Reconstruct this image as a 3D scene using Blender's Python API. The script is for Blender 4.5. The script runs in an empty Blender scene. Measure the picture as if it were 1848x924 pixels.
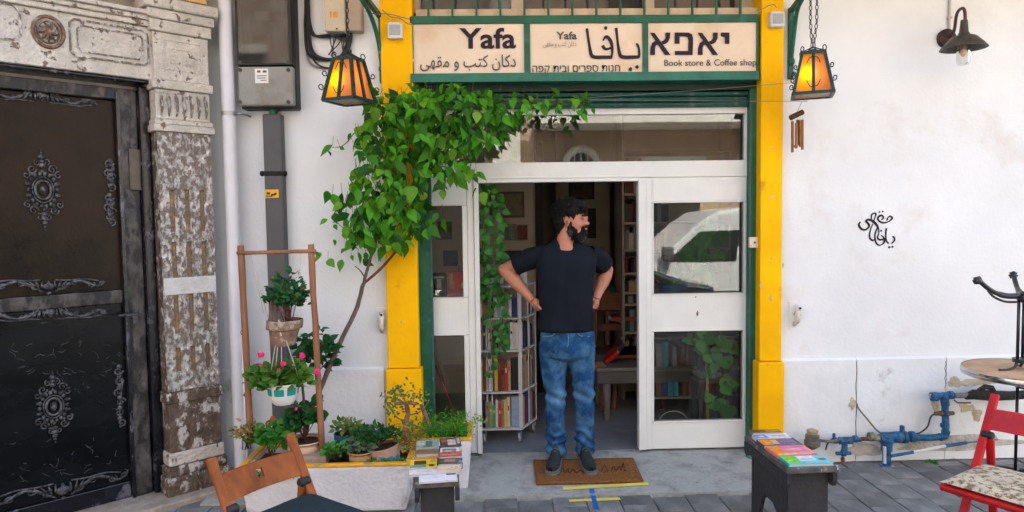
import bpy, math, random
import numpy as np
from mathutils import Vector, Matrix, noise
random.seed(7)
RNG = random.Random(11)
S = bpy.context.scene
COL = S.collection
# ---------------------------------------------------------------- camera
CAM = Vector((0.0, -4.5, 1.6)); FPX = 1232.0
YAW, PITCH, ROLL = math.radians(1.5), math.radians(3.1), 0.0135
_f = Vector((math.sin(YAW)*math.cos(PITCH), math.cos(YAW)*math.cos(PITCH), -math.sin(PITCH)))
_r0 = Vector((math.cos(YAW), -math.sin(YAW), 0)); _u0 = _r0.cross(_f)
_r = _r0*math.cos(ROLL) - _u0*math.sin(ROLL); _u = _u0*math.cos(ROLL) + _r0*math.sin(ROLL)
cd = bpy.data.cameras.new('camera'); cam = bpy.data.objects.new('camera', cd); COL.objects.link(cam)
cd.sensor_width = 36; cd.lens = 36*FPX/1848; cd.clip_start = .05; cd.clip_end = 400
cam.matrix_world = Matrix(((_r.x, _u.x, -_f.x, CAM.x), (_r.y, _u.y, -_f.y, CAM.y), (_r.z, _u.z, -_f.z, CAM.z), (0, 0, 0, 1)))
S.camera = cam
# ---------------------------------------------------------------- light
SUN_EL, SUN_AZ = math.radians(50), math.radians(18)       # the sun stands behind the shop: its front is in open shade
w = bpy.data.worlds.new('World'); S.world = w; w.use_nodes = True
nt = w.node_tree; bg = nt.nodes['Background']; bg.inputs[1].default_value = 0.15
sky = nt.nodes.new('ShaderNodeTexSky'); sky.sky_type = 'NISHITA'; sky.sun_disc = False
sky.sun_elevation = SUN_EL; sky.sun_rotation = SUN_AZ; sky.dust_density = 3; sky.air_density = 1.0
hs = nt.nodes.new('ShaderNodeHueSaturation'); hs.inputs['Saturation'].default_value = 0.85
nt.links.new(sky.outputs[0], hs.inputs['Color']); nt.links.new(hs.outputs[0], bg.inputs[0])
sl = bpy.data.lights.new('sun', 'SUN'); sun = bpy.data.objects.new('sun', sl); COL.objects.link(sun)
sl.energy = 2.4; sl.angle = math.radians(.5); sl.color = (1, .98, .92)
sd = Vector((math.sin(SUN_AZ)*math.cos(SUN_EL), math.cos(SUN_AZ)*math.cos(SUN_EL), math.sin(SUN_EL)))
sun.rotation_euler = sd.to_track_quat('Z', 'Y').to_euler()
S.view_settings.view_transform = 'Standard'; S.view_settings.look = 'None'
S.view_settings.exposure = 2.65; S.view_settings.gamma = 1
S.render.film_transparent = False
S.cycles.max_bounces = 8; S.cycles.diffuse_bounces = 4; S.cycles.transparent_max_bounces = 16
S.cycles.caustics_reflective = False; S.cycles.caustics_refractive = False
S.cycles.sample_clamp_indirect = 6
# ---------------------------------------------------------------- picture point -> point on a plane of the place
def ray(px, py): return (_f*FPX + _r*(px-924) - _u*(py-462)).normalized()
def P(px, py, y):
    d = ray(px, py); return CAM + d*((y-CAM.y)/d.y)
def G(px, py, z):
    d = ray(px, py); return CAM + d*((z-CAM.z)/d.z)
def rect(a, b, c, d, y):                                    # px box -> x0,x1,z0,z1 on plane y
    mx, my = (a+c)/2, (b+d)/2
    return P(a, my, y).x, P(c, my, y).x, P(mx, d, y).z, P(mx, b, y).z
# ---------------------------------------------------------------- materials
MATS = {}
def _n(nt, t, **k):
    n = nt.nodes.new(t)
    for a, b in k.items():
        if a in n.inputs: n.inputs[a].default_value = b
        else: setattr(n, a, b)
    return n
def c4(c): return (c[0], c[1], c[2], 1)
def mat(name, col, rough=.7, var=.12, scale=6, bump=.15, bscale=60, metal=0, spec=.25, col2=None, thr=None, s2=3, detail=6, rnd=0, coat=0, stretch=None, soft=.08, dist=.02):
    """painted / natural surface: base colour with noise variation, an optional second colour in patches, fine relief"""
    if name in MATS: return MATS[name]
    m = bpy.data.materials.new(name); m.use_nodes = True; nt = m.node_tree; L = nt.links.new
    b = nt.nodes['Principled BSDF']; b.inputs['Roughness'].default_value = rough; b.inputs['Metallic'].default_value = metal
    b.inputs['Specular IOR Level'].default_value = spec
    if coat: b.inputs['Coat Weight'].default_value = coat; b.inputs['Coat Roughness'].default_value = .12
    tc = _n(nt, 'ShaderNodeTexCoord'); src = tc.outputs['Object']
    if stretch:
        mp = _n(nt, 'ShaderNodeMapping'); mp.inputs['Scale'].default_value = stretch; L(src, mp.inputs[0]); src = mp.outputs[0]
    n1 = _n(nt, 'ShaderNodeTexNoise', Scale=scale, Detail=detail, Roughness=.62); L(src, n1.inputs['Vector'])
    mx = _n(nt, 'ShaderNodeMix', data_type='RGBA'); mx.inputs[6].default_value = c4([x*(1-var*1.6) for x in col]); mx.inputs[7].default_value = c4([min(.95, x*(1+var)) for x in col])
    mr = _n(nt, 'ShaderNodeMapRange'); mr.inputs[1].default_value = .3; mr.inputs[2].default_value = .7
    L(n1.outputs[0], mr.inputs[0]); L(mr.outputs[0], mx.inputs[0]); out = mx.outputs[2]
    if col2 is not None:
        n2 = _n(nt, 'ShaderNodeTexNoise', Scale=s2, Detail=9, Roughness=.65); L(src, n2.inputs['Vector'])
        r2 = _n(nt, 'ShaderNodeMapRange'); r2.inputs[1].default_value = thr-soft/2; r2.inputs[2].default_value = thr+soft/2; L(n2.outputs[0], r2.inputs[0])
        m2 = _n(nt, 'ShaderNodeMix', data_type='RGBA'); L(r2.outputs[0], m2.inputs[0]); L(out, m2.inputs[6]); m2.inputs[7].default_value = c4(col2); out = m2.outputs[2]
    if rnd:
        oi = _n(nt, 'ShaderNodeObjectInfo'); ge = _n(nt, 'ShaderNodeNewGeometry'); ad = _n(nt, 'ShaderNodeMath', operation='ADD'); fr = _n(nt, 'ShaderNodeMath', operation='FRACT')
        L(oi.outputs['Random'], ad.inputs[0]); L(ge.outputs['Random Per Island'], ad.inputs[1]); L(ad.outputs[0], fr.inputs[0])
        rr = _n(nt, 'ShaderNodeMapRange'); rr.inputs[3].default_value = 1-rnd; rr.inputs[4].default_value = 1+rnd; L(fr.outputs[0], rr.inputs[0])
        hv = _n(nt, 'ShaderNodeHueSaturation'); L(rr.outputs[0], hv.inputs['Value']); L(out, hv.inputs['Color']); out = hv.outputs[0]
    L(out, b.inputs['Base Color'])
    nb = _n(nt, 'ShaderNodeTexNoise', Scale=bscale, Detail=5); L(src, nb.inputs['Vector'])
    if bump:
        bp = _n(nt, 'ShaderNodeBump', Strength=bump, Distance=dist); L(nb.outputs[0], bp.inputs['Height'])
        if col2 is not None:
            b2 = _n(nt, 'ShaderNodeBump', Strength=min(1, bump*1.5), Distance=.004); L(r2.outputs[0], b2.inputs['Height']); b2.invert = True; L(bp.outputs[0], b2.inputs['Normal']); L(b2.outputs[0], b.inputs['Normal'])
        else: L(bp.outputs[0], b.inputs['Normal'])
    rm = _n(nt, 'ShaderNodeMapRange'); rm.inputs[3].default_value = max(.03, rough-.12); rm.inputs[4].default_value = min(1, rough+.12); L(n1.outputs[0], rm.inputs[0]); L(rm.outputs[0], b.inputs['Roughness'])
    MATS[name] = m; return m
def leafmat(name, c1, c2, trans=.3, rough=.45):
    if name in MATS: return MATS[name]
    m = bpy.data.materials.new(name); m.use_nodes = True; nt = m.node_tree; L = nt.links.new
    b = nt.nodes['Principled BSDF']; b.inputs['Roughness'].default_value = rough; b.inputs['Specular IOR Level'].default_value = .22; o = nt.nodes['Material Output']
    oi = _n(nt, 'ShaderNodeObjectInfo'); ge = _n(nt, 'ShaderNodeNewGeometry'); ad = _n(nt, 'ShaderNodeMath', operation='ADD'); fr = _n(nt, 'ShaderNodeMath', operation='FRACT')
    L(oi.outputs['Random'], ad.inputs[0]); L(ge.outputs['Random Per Island'], ad.inputs[1]); L(ad.outputs[0], fr.inputs[0])
    mx = _n(nt, 'ShaderNodeMix', data_type='RGBA'); mx.inputs[6].default_value = c4(c1); mx.inputs[7].default_value = c4(c2); L(fr.outputs[0], mx.inputs[0])
    L(mx.outputs[2], b.inputs['Base Color'])
    tr = _n(nt, 'ShaderNodeBsdfTranslucent'); L(mx.outputs[2], tr.inputs[0]); ms = _n(nt, 'ShaderNodeMixShader'); ms.inputs[0].default_value = trans
    L(b.outputs[0], ms.inputs[1]); L(tr.outputs[0], ms.inputs[2]); L(ms.outputs[0], o.inputs[0]); MATS[name] = m; return m
def glassmat(name, tint=(1, 1, 1), ior=1.5, rough=0.0, dirt=.03):
    if name in MATS: return MATS[name]
    m = bpy.data.materials.new(name); m.use_nodes = True; nt = m.node_tree; L = nt.links.new; nt.nodes.remove(nt.nodes['Principled BSDF']); o = nt.nodes['Material Output']
    t = _n(nt, 'ShaderNodeBsdfTransparent'); t.inputs[0].default_value = c4(tint); g = _n(nt, 'ShaderNodeBsdfGlossy', Roughness=rough); fr = _n(nt, 'ShaderNodeFresnel', IOR=ior)
    tc = _n(nt, 'ShaderNodeTexCoord'); nz = _n(nt, 'ShaderNodeTexNoise', Scale=1.3, Detail=1); L(tc.outputs['Object'], nz.inputs[0]); bp = _n(nt, 'ShaderNodeBump', Strength=.05, Distance=.02); L(nz.outputs[0], bp.inputs['Height']); L(bp.outputs[0], g.inputs['Normal'])
    ms = _n(nt, 'ShaderNodeMixShader'); L(fr.outputs[0], ms.inputs[0]); L(t.outputs[0], ms.inputs[1]); L(g.outputs[0], ms.inputs[2])
    d = _n(nt, 'ShaderNodeBsdfDiffuse'); d.inputs[0].default_value = (.5, .5, .48, 1); m2 = _n(nt, 'ShaderNodeMixShader'); m2.inputs[0].default_value = dirt
    L(ms.outputs[0], m2.inputs[1]); L(d.outputs[0], m2.inputs[2]); L(m2.outputs[0], o.inputs[0]); MATS[name] = m; return m
def lampglass(name, col):
    m = bpy.data.materials.new(name); m.use_nodes = True; nt = m.node_tree; L = nt.links.new; b = nt.nodes['Principled BSDF']; o = nt.nodes['Material Output']
    b.inputs['Base Color'].default_value = c4(col); b.inputs['Roughness'].default_value = .3; t = _n(nt, 'ShaderNodeBsdfTranslucent'); nz = _n(nt, 'ShaderNodeTexNoise', Scale=40); mx = _n(nt, 'ShaderNodeMix', data_type='RGBA')
    mx.inputs[6].default_value = c4(col); mx.inputs[7].default_value = c4([q*.7 for q in col]); L(nz.outputs[0], mx.inputs[0]); L(mx.outputs[2], t.inputs[0]); ms = _n(nt, 'ShaderNodeMixShader'); ms.inputs[0].default_value = .8
    L(b.outputs[0], ms.inputs[1]); L(t.outputs[0], ms.inputs[2]); L(ms.outputs[0], o.inputs[0]); return m
def emit(name, col, strength):
    m = bpy.data.materials.new(name); m.use_nodes = True; b = m.node_tree.nodes['Principled BSDF']; b.inputs['Base Color'].default_value = c4(col)
    b.inputs['Emission Color'].default_value = c4(col); b.inputs['Emission Strength'].default_value = strength; b.inputs['Roughness'].default_value = .4; return m
# ---------------------------------------------------------------- meshes
def smooth_line(pts, n=6):
    """Catmull-Rom through points of any dimension"""
    p = [np.array(q, float) for q in pts]; p = [2*p[0]-p[1]] + p + [2*p[-1]-p[-2]]; out = []
    for i in range(1, len(p)-2):
        for k in range(n):
            t = k/n; out.append(.5*((2*p[i])+(-p[i-1]+p[i+1])*t+(2*p[i-1]-5*p[i]+4*p[i+1]-p[i+2])*t*t+(-p[i-1]+3*p[i]-3*p[i+1]+p[i+2])*t**3))
    out.append(p[-2]); return out
class MB:
    def __init__(s): s.v = []; s.f = []; s.m = []
    def add(s, vs, fs, mi=0):
        o = len(s.v); s.v += [tuple(v) for v in vs]; s.f += [tuple(i+o for i in f) for f in fs]; s.m += [mi]*len(fs); return s
    def box(s, x0, x1, y0, y1, z0, z1, mi=0):
        return s.add([(x, y, z) for z in (z0, z1) for y in (y0, y1) for x in (x0, x1)], [(0, 2, 3, 1), (4, 5, 7, 6), (0, 1, 5, 4), (2, 6, 7, 3), (0, 4, 6, 2), (1, 3, 7, 5)], mi)
    def obox(s, c, ax, ay, az, mi=0):
        c = Vector(c); ax, ay, az = Vector(ax), Vector(ay), Vector(az)
        return s.add([c+ax*i+ay*j+az*k for k in (-1, 1) for j in (-1, 1) for i in (-1, 1)], [(0, 2, 3, 1), (4, 5, 7, 6), (0, 1, 5, 4), (2, 6, 7, 3), (0, 4, 6, 2), (1, 3, 7, 5)], mi)
    def beam(s, a, b, w, h, up=(0, 0, 1), mi=0):
        a, b = Vector(a), Vector(b); d = (b-a)/2; n = d.normalized(); u = Vector(up); sdir = n.cross(u)
        if sdir.length < 1e-4: sdir = n.cross(Vector((0, 1, 0)))
        sdir.normalize(); u = sdir.cross(n); return s.obox((a+b)/2, d, sdir*w/2, u*h/2, mi)
    def tube(s, pts, r, seg=8, mi=0, cap=True, flat=None):
        pts = [Vector(p) for p in pts]; n = len(pts); rs = r if hasattr(r, '__len__') else [r]*n; vs = []; ref = None
        for i, p in enumerate(pts):
            t = (pts[min(i+1, n-1)]-pts[max(i-1, 0)])
            t = t.normalized() if t.length > 1e-9 else Vector((0, 0, 1))
            if ref is None:
                ref = Vector((0, 1, 0)) if abs(t.y) < .9 else Vector((1, 0, 0))
            a = t.cross(ref)
            if a.length < 1e-5: a = t.cross(Vector((1, .3, 0)))
            a.normalize(); b = a.cross(t); ref = b if flat is None else ref
            for k in range(seg):
                an = 2*math.pi*k/seg; q = a*math.cos(an)*rs[i]+b*math.sin(an)*rs[i]
                if flat is not None: q.y *= flat
                vs.append(p+q)
        fs = [(i*seg+k, i*seg+(k+1) % seg, (i+1)*seg+(k+1) % seg, (i+1)*seg+k) for i in range(n-1) for k in range(seg)]
        if cap: fs += [tuple(range(seg))[::-1], tuple((n-1)*seg+k for k in range(seg))]
        return s.add(vs, fs, mi)
    def lathe(s, prof, o, seg=24, axis=(0, 0, 1), mi=0, cap=True, sx=1, ang=None):
        o = Vector(o); ax = Vector(axis).normalized(); a = ax.orthogonal().normalized(); b = ax.cross(a)
        if abs(ax.z) > .99: a, b = Vector((1, 0, 0)), Vector((0, 1, 0))*(1 if ax.z > 0 else -1)
        vs = [o+ax*h+a*math.cos(2*math.pi*k/seg)*r*sx+b*math.sin(2*math.pi*k/seg)*r for r, h in prof for k in range(seg)]
        n = len(prof); fs = [(i*seg+k, i*seg+(k+1) % seg, (i+1)*seg+(k+1) % seg, (i+1)*seg+k) for i in range(n-1) for k in range(seg)]
        if cap:
            if prof[0][0] > 1e-6: fs.append(tuple(range(seg))[::-1])
            if prof[-1][0] > 1e-6: fs.append(tuple((n-1)*seg+k for k in range(seg)))
        return s.add(vs, fs, mi)
    def ell(s, c, r, seg=14, rings=9, mi=0, rot=None):
        c = Vector(c); r = r if hasattr(r, '__len__') else (r, r, r); vs = []
        for i in range(rings+1):
            th = math.pi*i/rings; th = min(max(th, .02), math.pi-.02)
            for k in range(seg):
                q = Vector((math.sin(th)*math.cos(2*math.pi*k/seg)*r[0], math.sin(th)*math.sin(2*math.pi*k/seg)*r[1], math.cos(th)*r[2]))
                vs.append(c+(rot @ q if rot else q))
        fs = [(i*seg+k, (i+1)*seg+k, (i+1)*seg+(k+1) % seg, i*seg+(k+1) % seg) for i in range(rings) for k in range(seg)]
        return s.add(vs, fs+[tuple(range(seg)), tuple(rings*seg+k for k in range(seg))[::-1]], mi)
    def prism(s, pts, y0, y1, mi=0):                       # outline in x,z extruded along y
        n = len(pts); vs = [(x, y0, z) for x, z in pts]+[(x, y1, z) for x, z in pts]
        return s.add(vs, [tuple(range(n)), tuple(range(n, 2*n))[::-1]]+[(i, i+n, (i+1) % n+n, (i+1) % n) for i in range(n)], mi)
    def prism_z(s, pts, z0, z1, mi=0):
        n = len(pts); vs = [(x, y, z0) for x, y in pts]+[(x, y, z1) for x, y in pts]
        return s.add(vs, [tuple(range(n))[::-1], tuple(range(n, 2*n))]+[(i, (i+1) % n, (i+1) % n+n, i+n) for i in range(n)], mi)
    def ring(s, c, R, r, sx=1, sz=1, seg=24, s2=6, mi=0, flat=1):
        pts = [Vector(c)+Vector((math.cos(2*math.pi*k/seg)*R*sx, 0, math.sin(2*math.pi*k/seg)*R*sz)) for k in range(seg+1)]
        return s.tube(pts, r, s2, mi, cap=False)
    def mesh(s, name, mats, smooth=False):
        me = bpy.data.meshes.new(name); me.from_pydata(s.v, [], s.f)
        for m in (mats if isinstance(mats, (list, tuple)) else [mats]): me.materials.append(m)
        if any(s.m): me.polygons.foreach_set('material_index', s.m)
        if smooth: me.polygons.foreach_set('use_smooth', [True]*len(me.polygons))
        me.update(); return me
    def build(s, name, mats, parent=None, smooth=False, bevel=0, kind=None, label=None, world=True, segs=2, auto=None):
        me = s.mesh(name, mats, smooth)
        if auto: me.set_sharp_from_angle(angle=math.radians(auto)) if smooth else None
        o = link(name, me, parent, world)
        if bevel:
            b = o.modifiers.new('bevel', 'BEVEL'); b.width = bevel; b.segments = segs; b.limit_method = 'ANGLE'; b.angle_limit = math.radians(40); b.harden_normals = False
        if kind: o['kind'] = kind
        if label: o['label'] = label
        return o
def wmat(o):
    m = o.matrix_basis.copy()
    if o.parent: m = wmat(o.parent) @ o.matrix_parent_inverse @ m
    return m
def link(name, data, parent=None, world=True):
    o = bpy.data.objects.new(name, data); COL.objects.link(o)
    if parent:
        o.parent = parent
        if world: o.matrix_parent_inverse = wmat(parent).inverted()
    return o
def thing(name, label, cat, loc=(0, 0, 0), rz=0, group=None):
    o = bpy.data.objects.new(name, None); COL.objects.link(o); o.location = loc; o.rotation_euler = (0, 0, rz); o.empty_display_size = .1
    o['label'] = label; o['category'] = cat
    if group: o['group'] = group
    return o
def tag(o, label, cat, group=None, kind=None):
    o['label'] = label; o['category'] = cat
    if group: o['group'] = group
    if kind: o['kind'] = kind
    return o
def struct(o, label=None):
    o['kind'] = 'structure'
    if label: o['label'] = label
    return o
def baked(mb, name, mat_, parent=None, voxel=.006, smooth_it=4, disp=None, factor=.6):
    """one continuous skin over the shapes in mb"""
    me = mb.mesh(name+'_src', mat_); o = bpy.data.objects.new('tmp', me); COL.objects.link(o)
    r = o.modifiers.new('r', 'REMESH'); r.mode = 'VOXEL'; r.voxel_size = voxel
    if smooth_it: q = o.modifiers.new('s', 'SMOOTH'); q.iterations = smooth_it; q.factor = factor
    dg = bpy.context.evaluated_depsgraph_get(); ev = o.evaluated_get(dg); m2 = bpy.data.meshes.new_from_object(ev); m2.name = name
    bpy.data.objects.remove(o)
    m2.materials.clear()
    for m in (mat_ if isinstance(mat_, (list, tuple)) else [mat_]): m2.materials.append(m)
    if disp:
        n = len(m2.vertices); co = np.empty(n*3); no = np.empty(n*3); m2.vertices.foreach_get('co', co); m2.vertices.foreach_get('normal', no)
        co = co.reshape(-1, 3); no = no.reshape(-1, 3); d = np.array([disp(Vector(c)) for c in co]); co += no*d[:, None]; m2.vertices.foreach_set('co', co.ravel())
    m2.polygons.foreach_set('use_smooth', [True]*len(m2.polygons)); m2.update()
    return link(name, m2, parent)
# ---------------------------------------------------------------- leaves
def leaf_shape(kind):
    """leaf along +Y, length 1, face +Z: verts, faces"""
    prof = {'ovate': [(0, .02), (.1, .15), (.26, .27), (.45, .28), (.66, .19), (.84, .075), (1, 0.005)],
            'heart': [(-.06, .2), (.08, .4), (.3, .46), (.5, .38), (.72, .22), (.9, .07), (1, .01)],
            'round': [(0, .1), (.15, .36), (.4, .48), (.65, .44), (.85, .28), (1, .06)],
            'narrow': [(0, .02), (.25, .12), (.5, .15), (.75, .1), (1, .01)],
            'small': [(0, .03), (.4, .28), (.75, .2), (1, .01)]}[kind]
    v, f = [], []
    for i, (t, wd) in enumerate(prof):
        z = -.16*t*t; v += [(-wd, t, z+wd*.28), (0, t, z), (wd, t, z+wd*.28)]
        if i:
            a = 3*(i-1); b = 3*i; f += [(a, a+1, b+1, b), (a+1, a+2, b+2, b+1)]
    return np.array(v), f
LSH = {k: leaf_shape(k) for k in ('ovate', 'heart', 'round', 'narrow', 'small')}
def leaf_rot(tip, nor):
    y = Vector(tip).normalized(); z = Vector(nor); z = z-y*z.dot(y)
    z = z.normalized() if z.length > 1e-4 else y.orthogonal().normalized(); x = y.cross(z)
    return Matrix((x, y, z)).transposed()
def leaves(parent, items, kind, m, name='leaf', parts=0):
    """items: (pos, tip direction, normal, size). The first `parts` become separate children, the rest one mesh"""
    v, f = LSH[kind]
    if parts:
        me = bpy.data.meshes.new(name); me.from_pydata(v.tolist(), [], f); me.materials.append(m); me.polygons.foreach_set('use_smooth', [True]*len(f))
        inv = wmat(parent).inverted()
        for p, t, n, s in items[:parts]:
            o = bpy.data.objects.new(name, me); COL.objects.link(o); o.parent = parent; o.matrix_parent_inverse = inv
            o.matrix_basis = Matrix.Translation(p) @ leaf_rot(t, n).to_4x4() @ Matrix.Diagonal((s*RNG.uniform(.85, 1.1), s, s*RNG.uniform(.3, 1.6), 1))
    rest = items[parts:]
    if rest:
        V = []; F = []
        for i, (p, t, n, s) in enumerate(rest):
            R = np.array(leaf_rot(t, n)); V.append((v*[s, s, s*1.0]) @ R.T + np.array(p)); F += [tuple(a+i*len(v) for a in q) for q in f]
        me = bpy.data.meshes.new('foliage'); me.from_pydata(np.concatenate(V).tolist(), [], F); me.materials.append(m); me.polygons.foreach_set('use_smooth', [True]*len(F))
        o = link('foliage', me, parent); o['kind'] = 'stuff'
def rv(s=1): return Vector((RNG.gauss(0, s), RNG.gauss(0, s), RNG.gauss(0, s)))
# ---------------------------------------------------------------- text
def text_mesh(body, size, mname='lettering', bold=0, ext=.0008):
    c = bpy.data.curves.new('t', 'FONT'); c.body = body; c.size = size; c.extrude = ext; c.offset = bold; c.resolution_u = 3
    o = bpy.data.objects.new('t', c); COL.objects.link(o); dg = bpy.context.evaluated_depsgraph_get(); me = bpy.data.meshes.new_from_object(o.evaluated_get(dg)); bpy.data.objects.remove(o)
    n = len(me.vertices); co = np.empty(n*3); me.vertices.foreach_get('co', co); return me, co.reshape(-1, 3)
def text_on(body, box, y, m, parent, bold=0, name='lettering', fitw=True, T=None):
    """lettering standing on the x-z plane at depth y, fitted into box x0,x1,z0,z1"""
    me, co = text_mesh(body, 1.0, bold=bold)
    mn, mx = co.min(0), co.max(0); x0, x1, z0, z1 = box
    sx = (x1-x0)/(mx[0]-mn[0]); sz = (z1-z0)/(mx[1]-mn[1])
    out = np.stack([x0+(co[:, 0]-mn[0])*sx, y-co[:, 2]*1.0, z0+(co[:, 1]-mn[1])*sz], 1)
    me.vertices.foreach_set('co', out.ravel()); me.materials.clear(); me.materials.append(m); me.name = name; me.update()
    return link(name, me, parent)
_AR = {'د': (0xFEA9, 0xFEAA), 'ك': (0xFED9, 0xFEDA, 0xFEDB, 0xFEDC), 'ا': (0xFE8D, 0xFE8E), 'ن': (0xFEE5, 0xFEE6, 0xFEE7, 0xFEE8), 'ت': (0xFE95, 0xFE96, 0xFE97, 0xFE98),
       'ب': (0xFE8F, 0xFE90, 0xFE91, 0xFE92), 'و': (0xFEED, 0xFEEE), 'م': (0xFEE1, 0xFEE2, 0xFEE3, 0xFEE4), 'ق': (0xFED5, 0xFED6, 0xFED7, 0xFED8), 'ه': (0xFEE9, 0xFEEA, 0xFEEB, 0xFEEC), 'ى': (0xFEEF, 0xFEF0)}
def arabic(s):
    out = []
    for i, ch in enumerate(s):
        if ch not in _AR: out.append(ch); continue
        fm = _AR[ch]; prev = i > 0 and s[i-1] in _AR and len(_AR[s[i-1]]) == 4; nxt = i+1 < len(s) and s[i+1] in _AR and len(fm) == 4
        k = 3 if prev and nxt else 2 if nxt else 1 if prev else 0; out.append(chr(fm[k]))
    return ''.join(out)[::-1]
def strokes(parent, lines, y, m, name='lettering', T=None):
    """brush strokes: lines of (px,py,half width px) drawn on plane y as thin raised ribbons"""
    mb = MB(); k = (y-CAM.y)/FPX
    for ln in lines:
        q = smooth_line(ln, 6) if len(ln) > 2 else [np.array(a, float) for a in ln]
        mb.tube([P(a[0], a[1], y) for a in q], [max(.0008, a[2]*k) for a in q], 8, flat=.12)
    return mb.build(name, m, parent, smooth=True)
# ================================================================ palette
GZ = -.07                                                   # pavement level; the shop floor is at 0
WHITE = mat('white_wall', (.725, .765, .785), .85, .06, 1.1, .10, 45, col2=(.60, .58, .54), thr=.66, s2=1.7, soft=.22)
WHITEB = mat('white_wall_base', (.735, .775, .79), .8, .07, 2.5, .14, 35, col2=(.42, .41, .38), thr=.67, s2=3.2, soft=.1)
YEL = mat('yellow_paint', (.90, .47, .0025), .65, .09, 3, .12, 30, spec=.08, col2=(.62, .28, .01), thr=.66, s2=5, soft=.08)
YELW = mat('worn_yellow_paint', (.80, .40, .02), .7, .15, 12, .4, 60, col2=(.35, .28, .2), thr=.6, s2=25)
GRN = mat('green_paint', (.012, .105, .062), .42, .2, 5, .2, 30, col2=(.03, .14, .11), thr=.6, s2=9)
GRN2 = mat('faded_green_paint', (.03, .10, .08), .45, .2, 6, .2, 30, col2=(.10, .16, .13), thr=.62, s2=14)
FRAMEW = mat('white_door_paint', (.655, .68, .655), .42, .04, 4, .08, 40, col2=(.42, .39, .33), thr=.75, s2=6, soft=.04)
GLASS = glassmat('window_glass', (.93, .95, .94), 1.88, 0, .008)
DARKM = mat('dark_metal', (.015, .016, .017), .45, .2, 20, .1, 80, metal=.6)
BLACKI = mat('black_iron', (.010, .011, .018), .35, .2, 20, .1, 60, spec=.5)
CONC = mat('worn_concrete', (.42, .44, .405), .92, .18, 7, .6, 40, col2=(.25, .25, .235), thr=.52, s2=7, soft=.2)
GREYP = mat('grey_plastic', (.085, .088, .095), .5, .08, 8, .05, 60)
def B(*a): return MB().box(*a)
# ================================================================ ground
struct(B(-60, 60, -60, 30, GZ-.6, GZ-.03).build('ground', mat('asphalt', (.06, .06, .06), .9, .2, 3, .4, 80)))
struct(B(-30, 30, -8.6, -4.9, GZ-.12, GZ-.026).build('road', mat('road_asphalt', (.075, .078, .085), .9, .2, 3, .4, 120)))
pave = struct(B(-30, 30, -4.8, .05, GZ-.3, GZ-.012).build('pavement', mat('paving_joint', (.30, .29, .27), .95, .2, 20, .5, 90)))
struct(B(-30, 30, -4.98, -4.8, GZ-.3, GZ+.01).build('kerb', CONC))
SLATE = mat('paving_slate', (.17, .178, .175), .72, .2, 9, .35, 70, rnd=.26, stretch=(1, .35, 1), col2=(.26, .25, .235), thr=.6, s2=6, soft=.2)
tmesh = []
for k in range(5):
    m_ = MB(); h = .0965; j = [RNG.uniform(-.002, .002) for _ in range(8)]
    b0 = [(-h+j[0], -h+j[1]), (h+j[2], -h+j[3]), (h+j[4], h+j[5]), (-h+j[6], h+j[7])]; t0 = [(x*.965, y*.965) for x, y in b0]
    m_.add([(x, y, -.012) for x, y in b0]+[(x, y, -.003) for x, y in b0]+[(x, y, RNG.uniform(-.0008, .0008)) for x, y in t0],
           [(0, 1, 5, 4), (1, 2, 6, 5), (2, 3, 7, 6), (3, 0, 4, 7), (4, 5, 9, 8), (5, 6, 10, 9), (6, 7, 11, 10), (7, 4, 8, 11), (8, 9, 10, 11)])
    tmesh.append(m_.mesh('paving_tile', SLATE))
tiles = []
for i in range(-22, 24):
    off = .1*(i % 2)
    for jn in range(0, 26):
        tiles.append((.02+i*.2, -.1-jn*.2+off-.03))
tiles = [(x, y) for x, y in tiles if not (-1.75 < x < 1.72 and y > -.49) and not (y > -.08)]
def vis(x, y): d = Vector((x, y, GZ))-CAM; zc = d.dot(_f); return abs(d.dot(_r)/zc) < .78 and d.dot(_u)/zc > -.41
near = [t for t in tiles if vis(*t)]; far = [t for t in tiles if not vis(*t) and t[1] > -2.2 and abs(t[0]) < 3.6]
near.sort(key=lambda t: -t[1]); invp = wmat(pave).inverted()
for x, y in near[:300]:
    o = bpy.data.objects.new('paving_tile', RNG.choice(tmesh)); COL.objects.link(o); o.parent = pave
    o.location = (x, y, GZ+RNG.uniform(-.0015, .0015)); o.rotation_euler = (RNG.gauss(0, .006), RNG.gauss(0, .006), RNG.choice([0, math.pi/2, math.pi]))
mbt = MB()
for x, y in near[300:]+far: mbt.box(x-.0965, x+.0965, y-.0965, y+.0965, GZ-.012, GZ)
mbt.build('paving_tiles_beyond', SLATE, pave, kind='stuff')
# concrete doorstep: slopes from the door down to the paving
ap = MB(); nx, ny = 60, 14; xs = np.linspace(-1.76, 1.73, nx); vs = []
for j in range(ny):
    for i in range(nx):
        t = j/(ny-1); y = .12-t*.62; z = -.006-(GZ*-1-.012)*max(0, t-.1)**1.1
        vs.append((xs[i], y+(noise.noise(Vector((xs[i]*5, 3, 0)))*.008 if j == ny-1 else 0), z+noise.noise(Vector((xs[i]*4, y*4, 1)))*.003))
fs = [(j*nx+i, j*nx+i+1, (j+1)*nx+i+1, (j+1)*nx+i) for j in range(ny-1) for i in range(nx-1)]
ap.add(vs, [f[::-1] for f in fs]); ap.add([(x, -.50, GZ-.02) for x in xs]+[(v[0], v[1], v[2]) for v in vs[-nx:]], [(i, i+1, nx+i+1, nx+i) for i in range(nx-1)])
struct(ap.build('doorstep', CONC, smooth=True))
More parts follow.
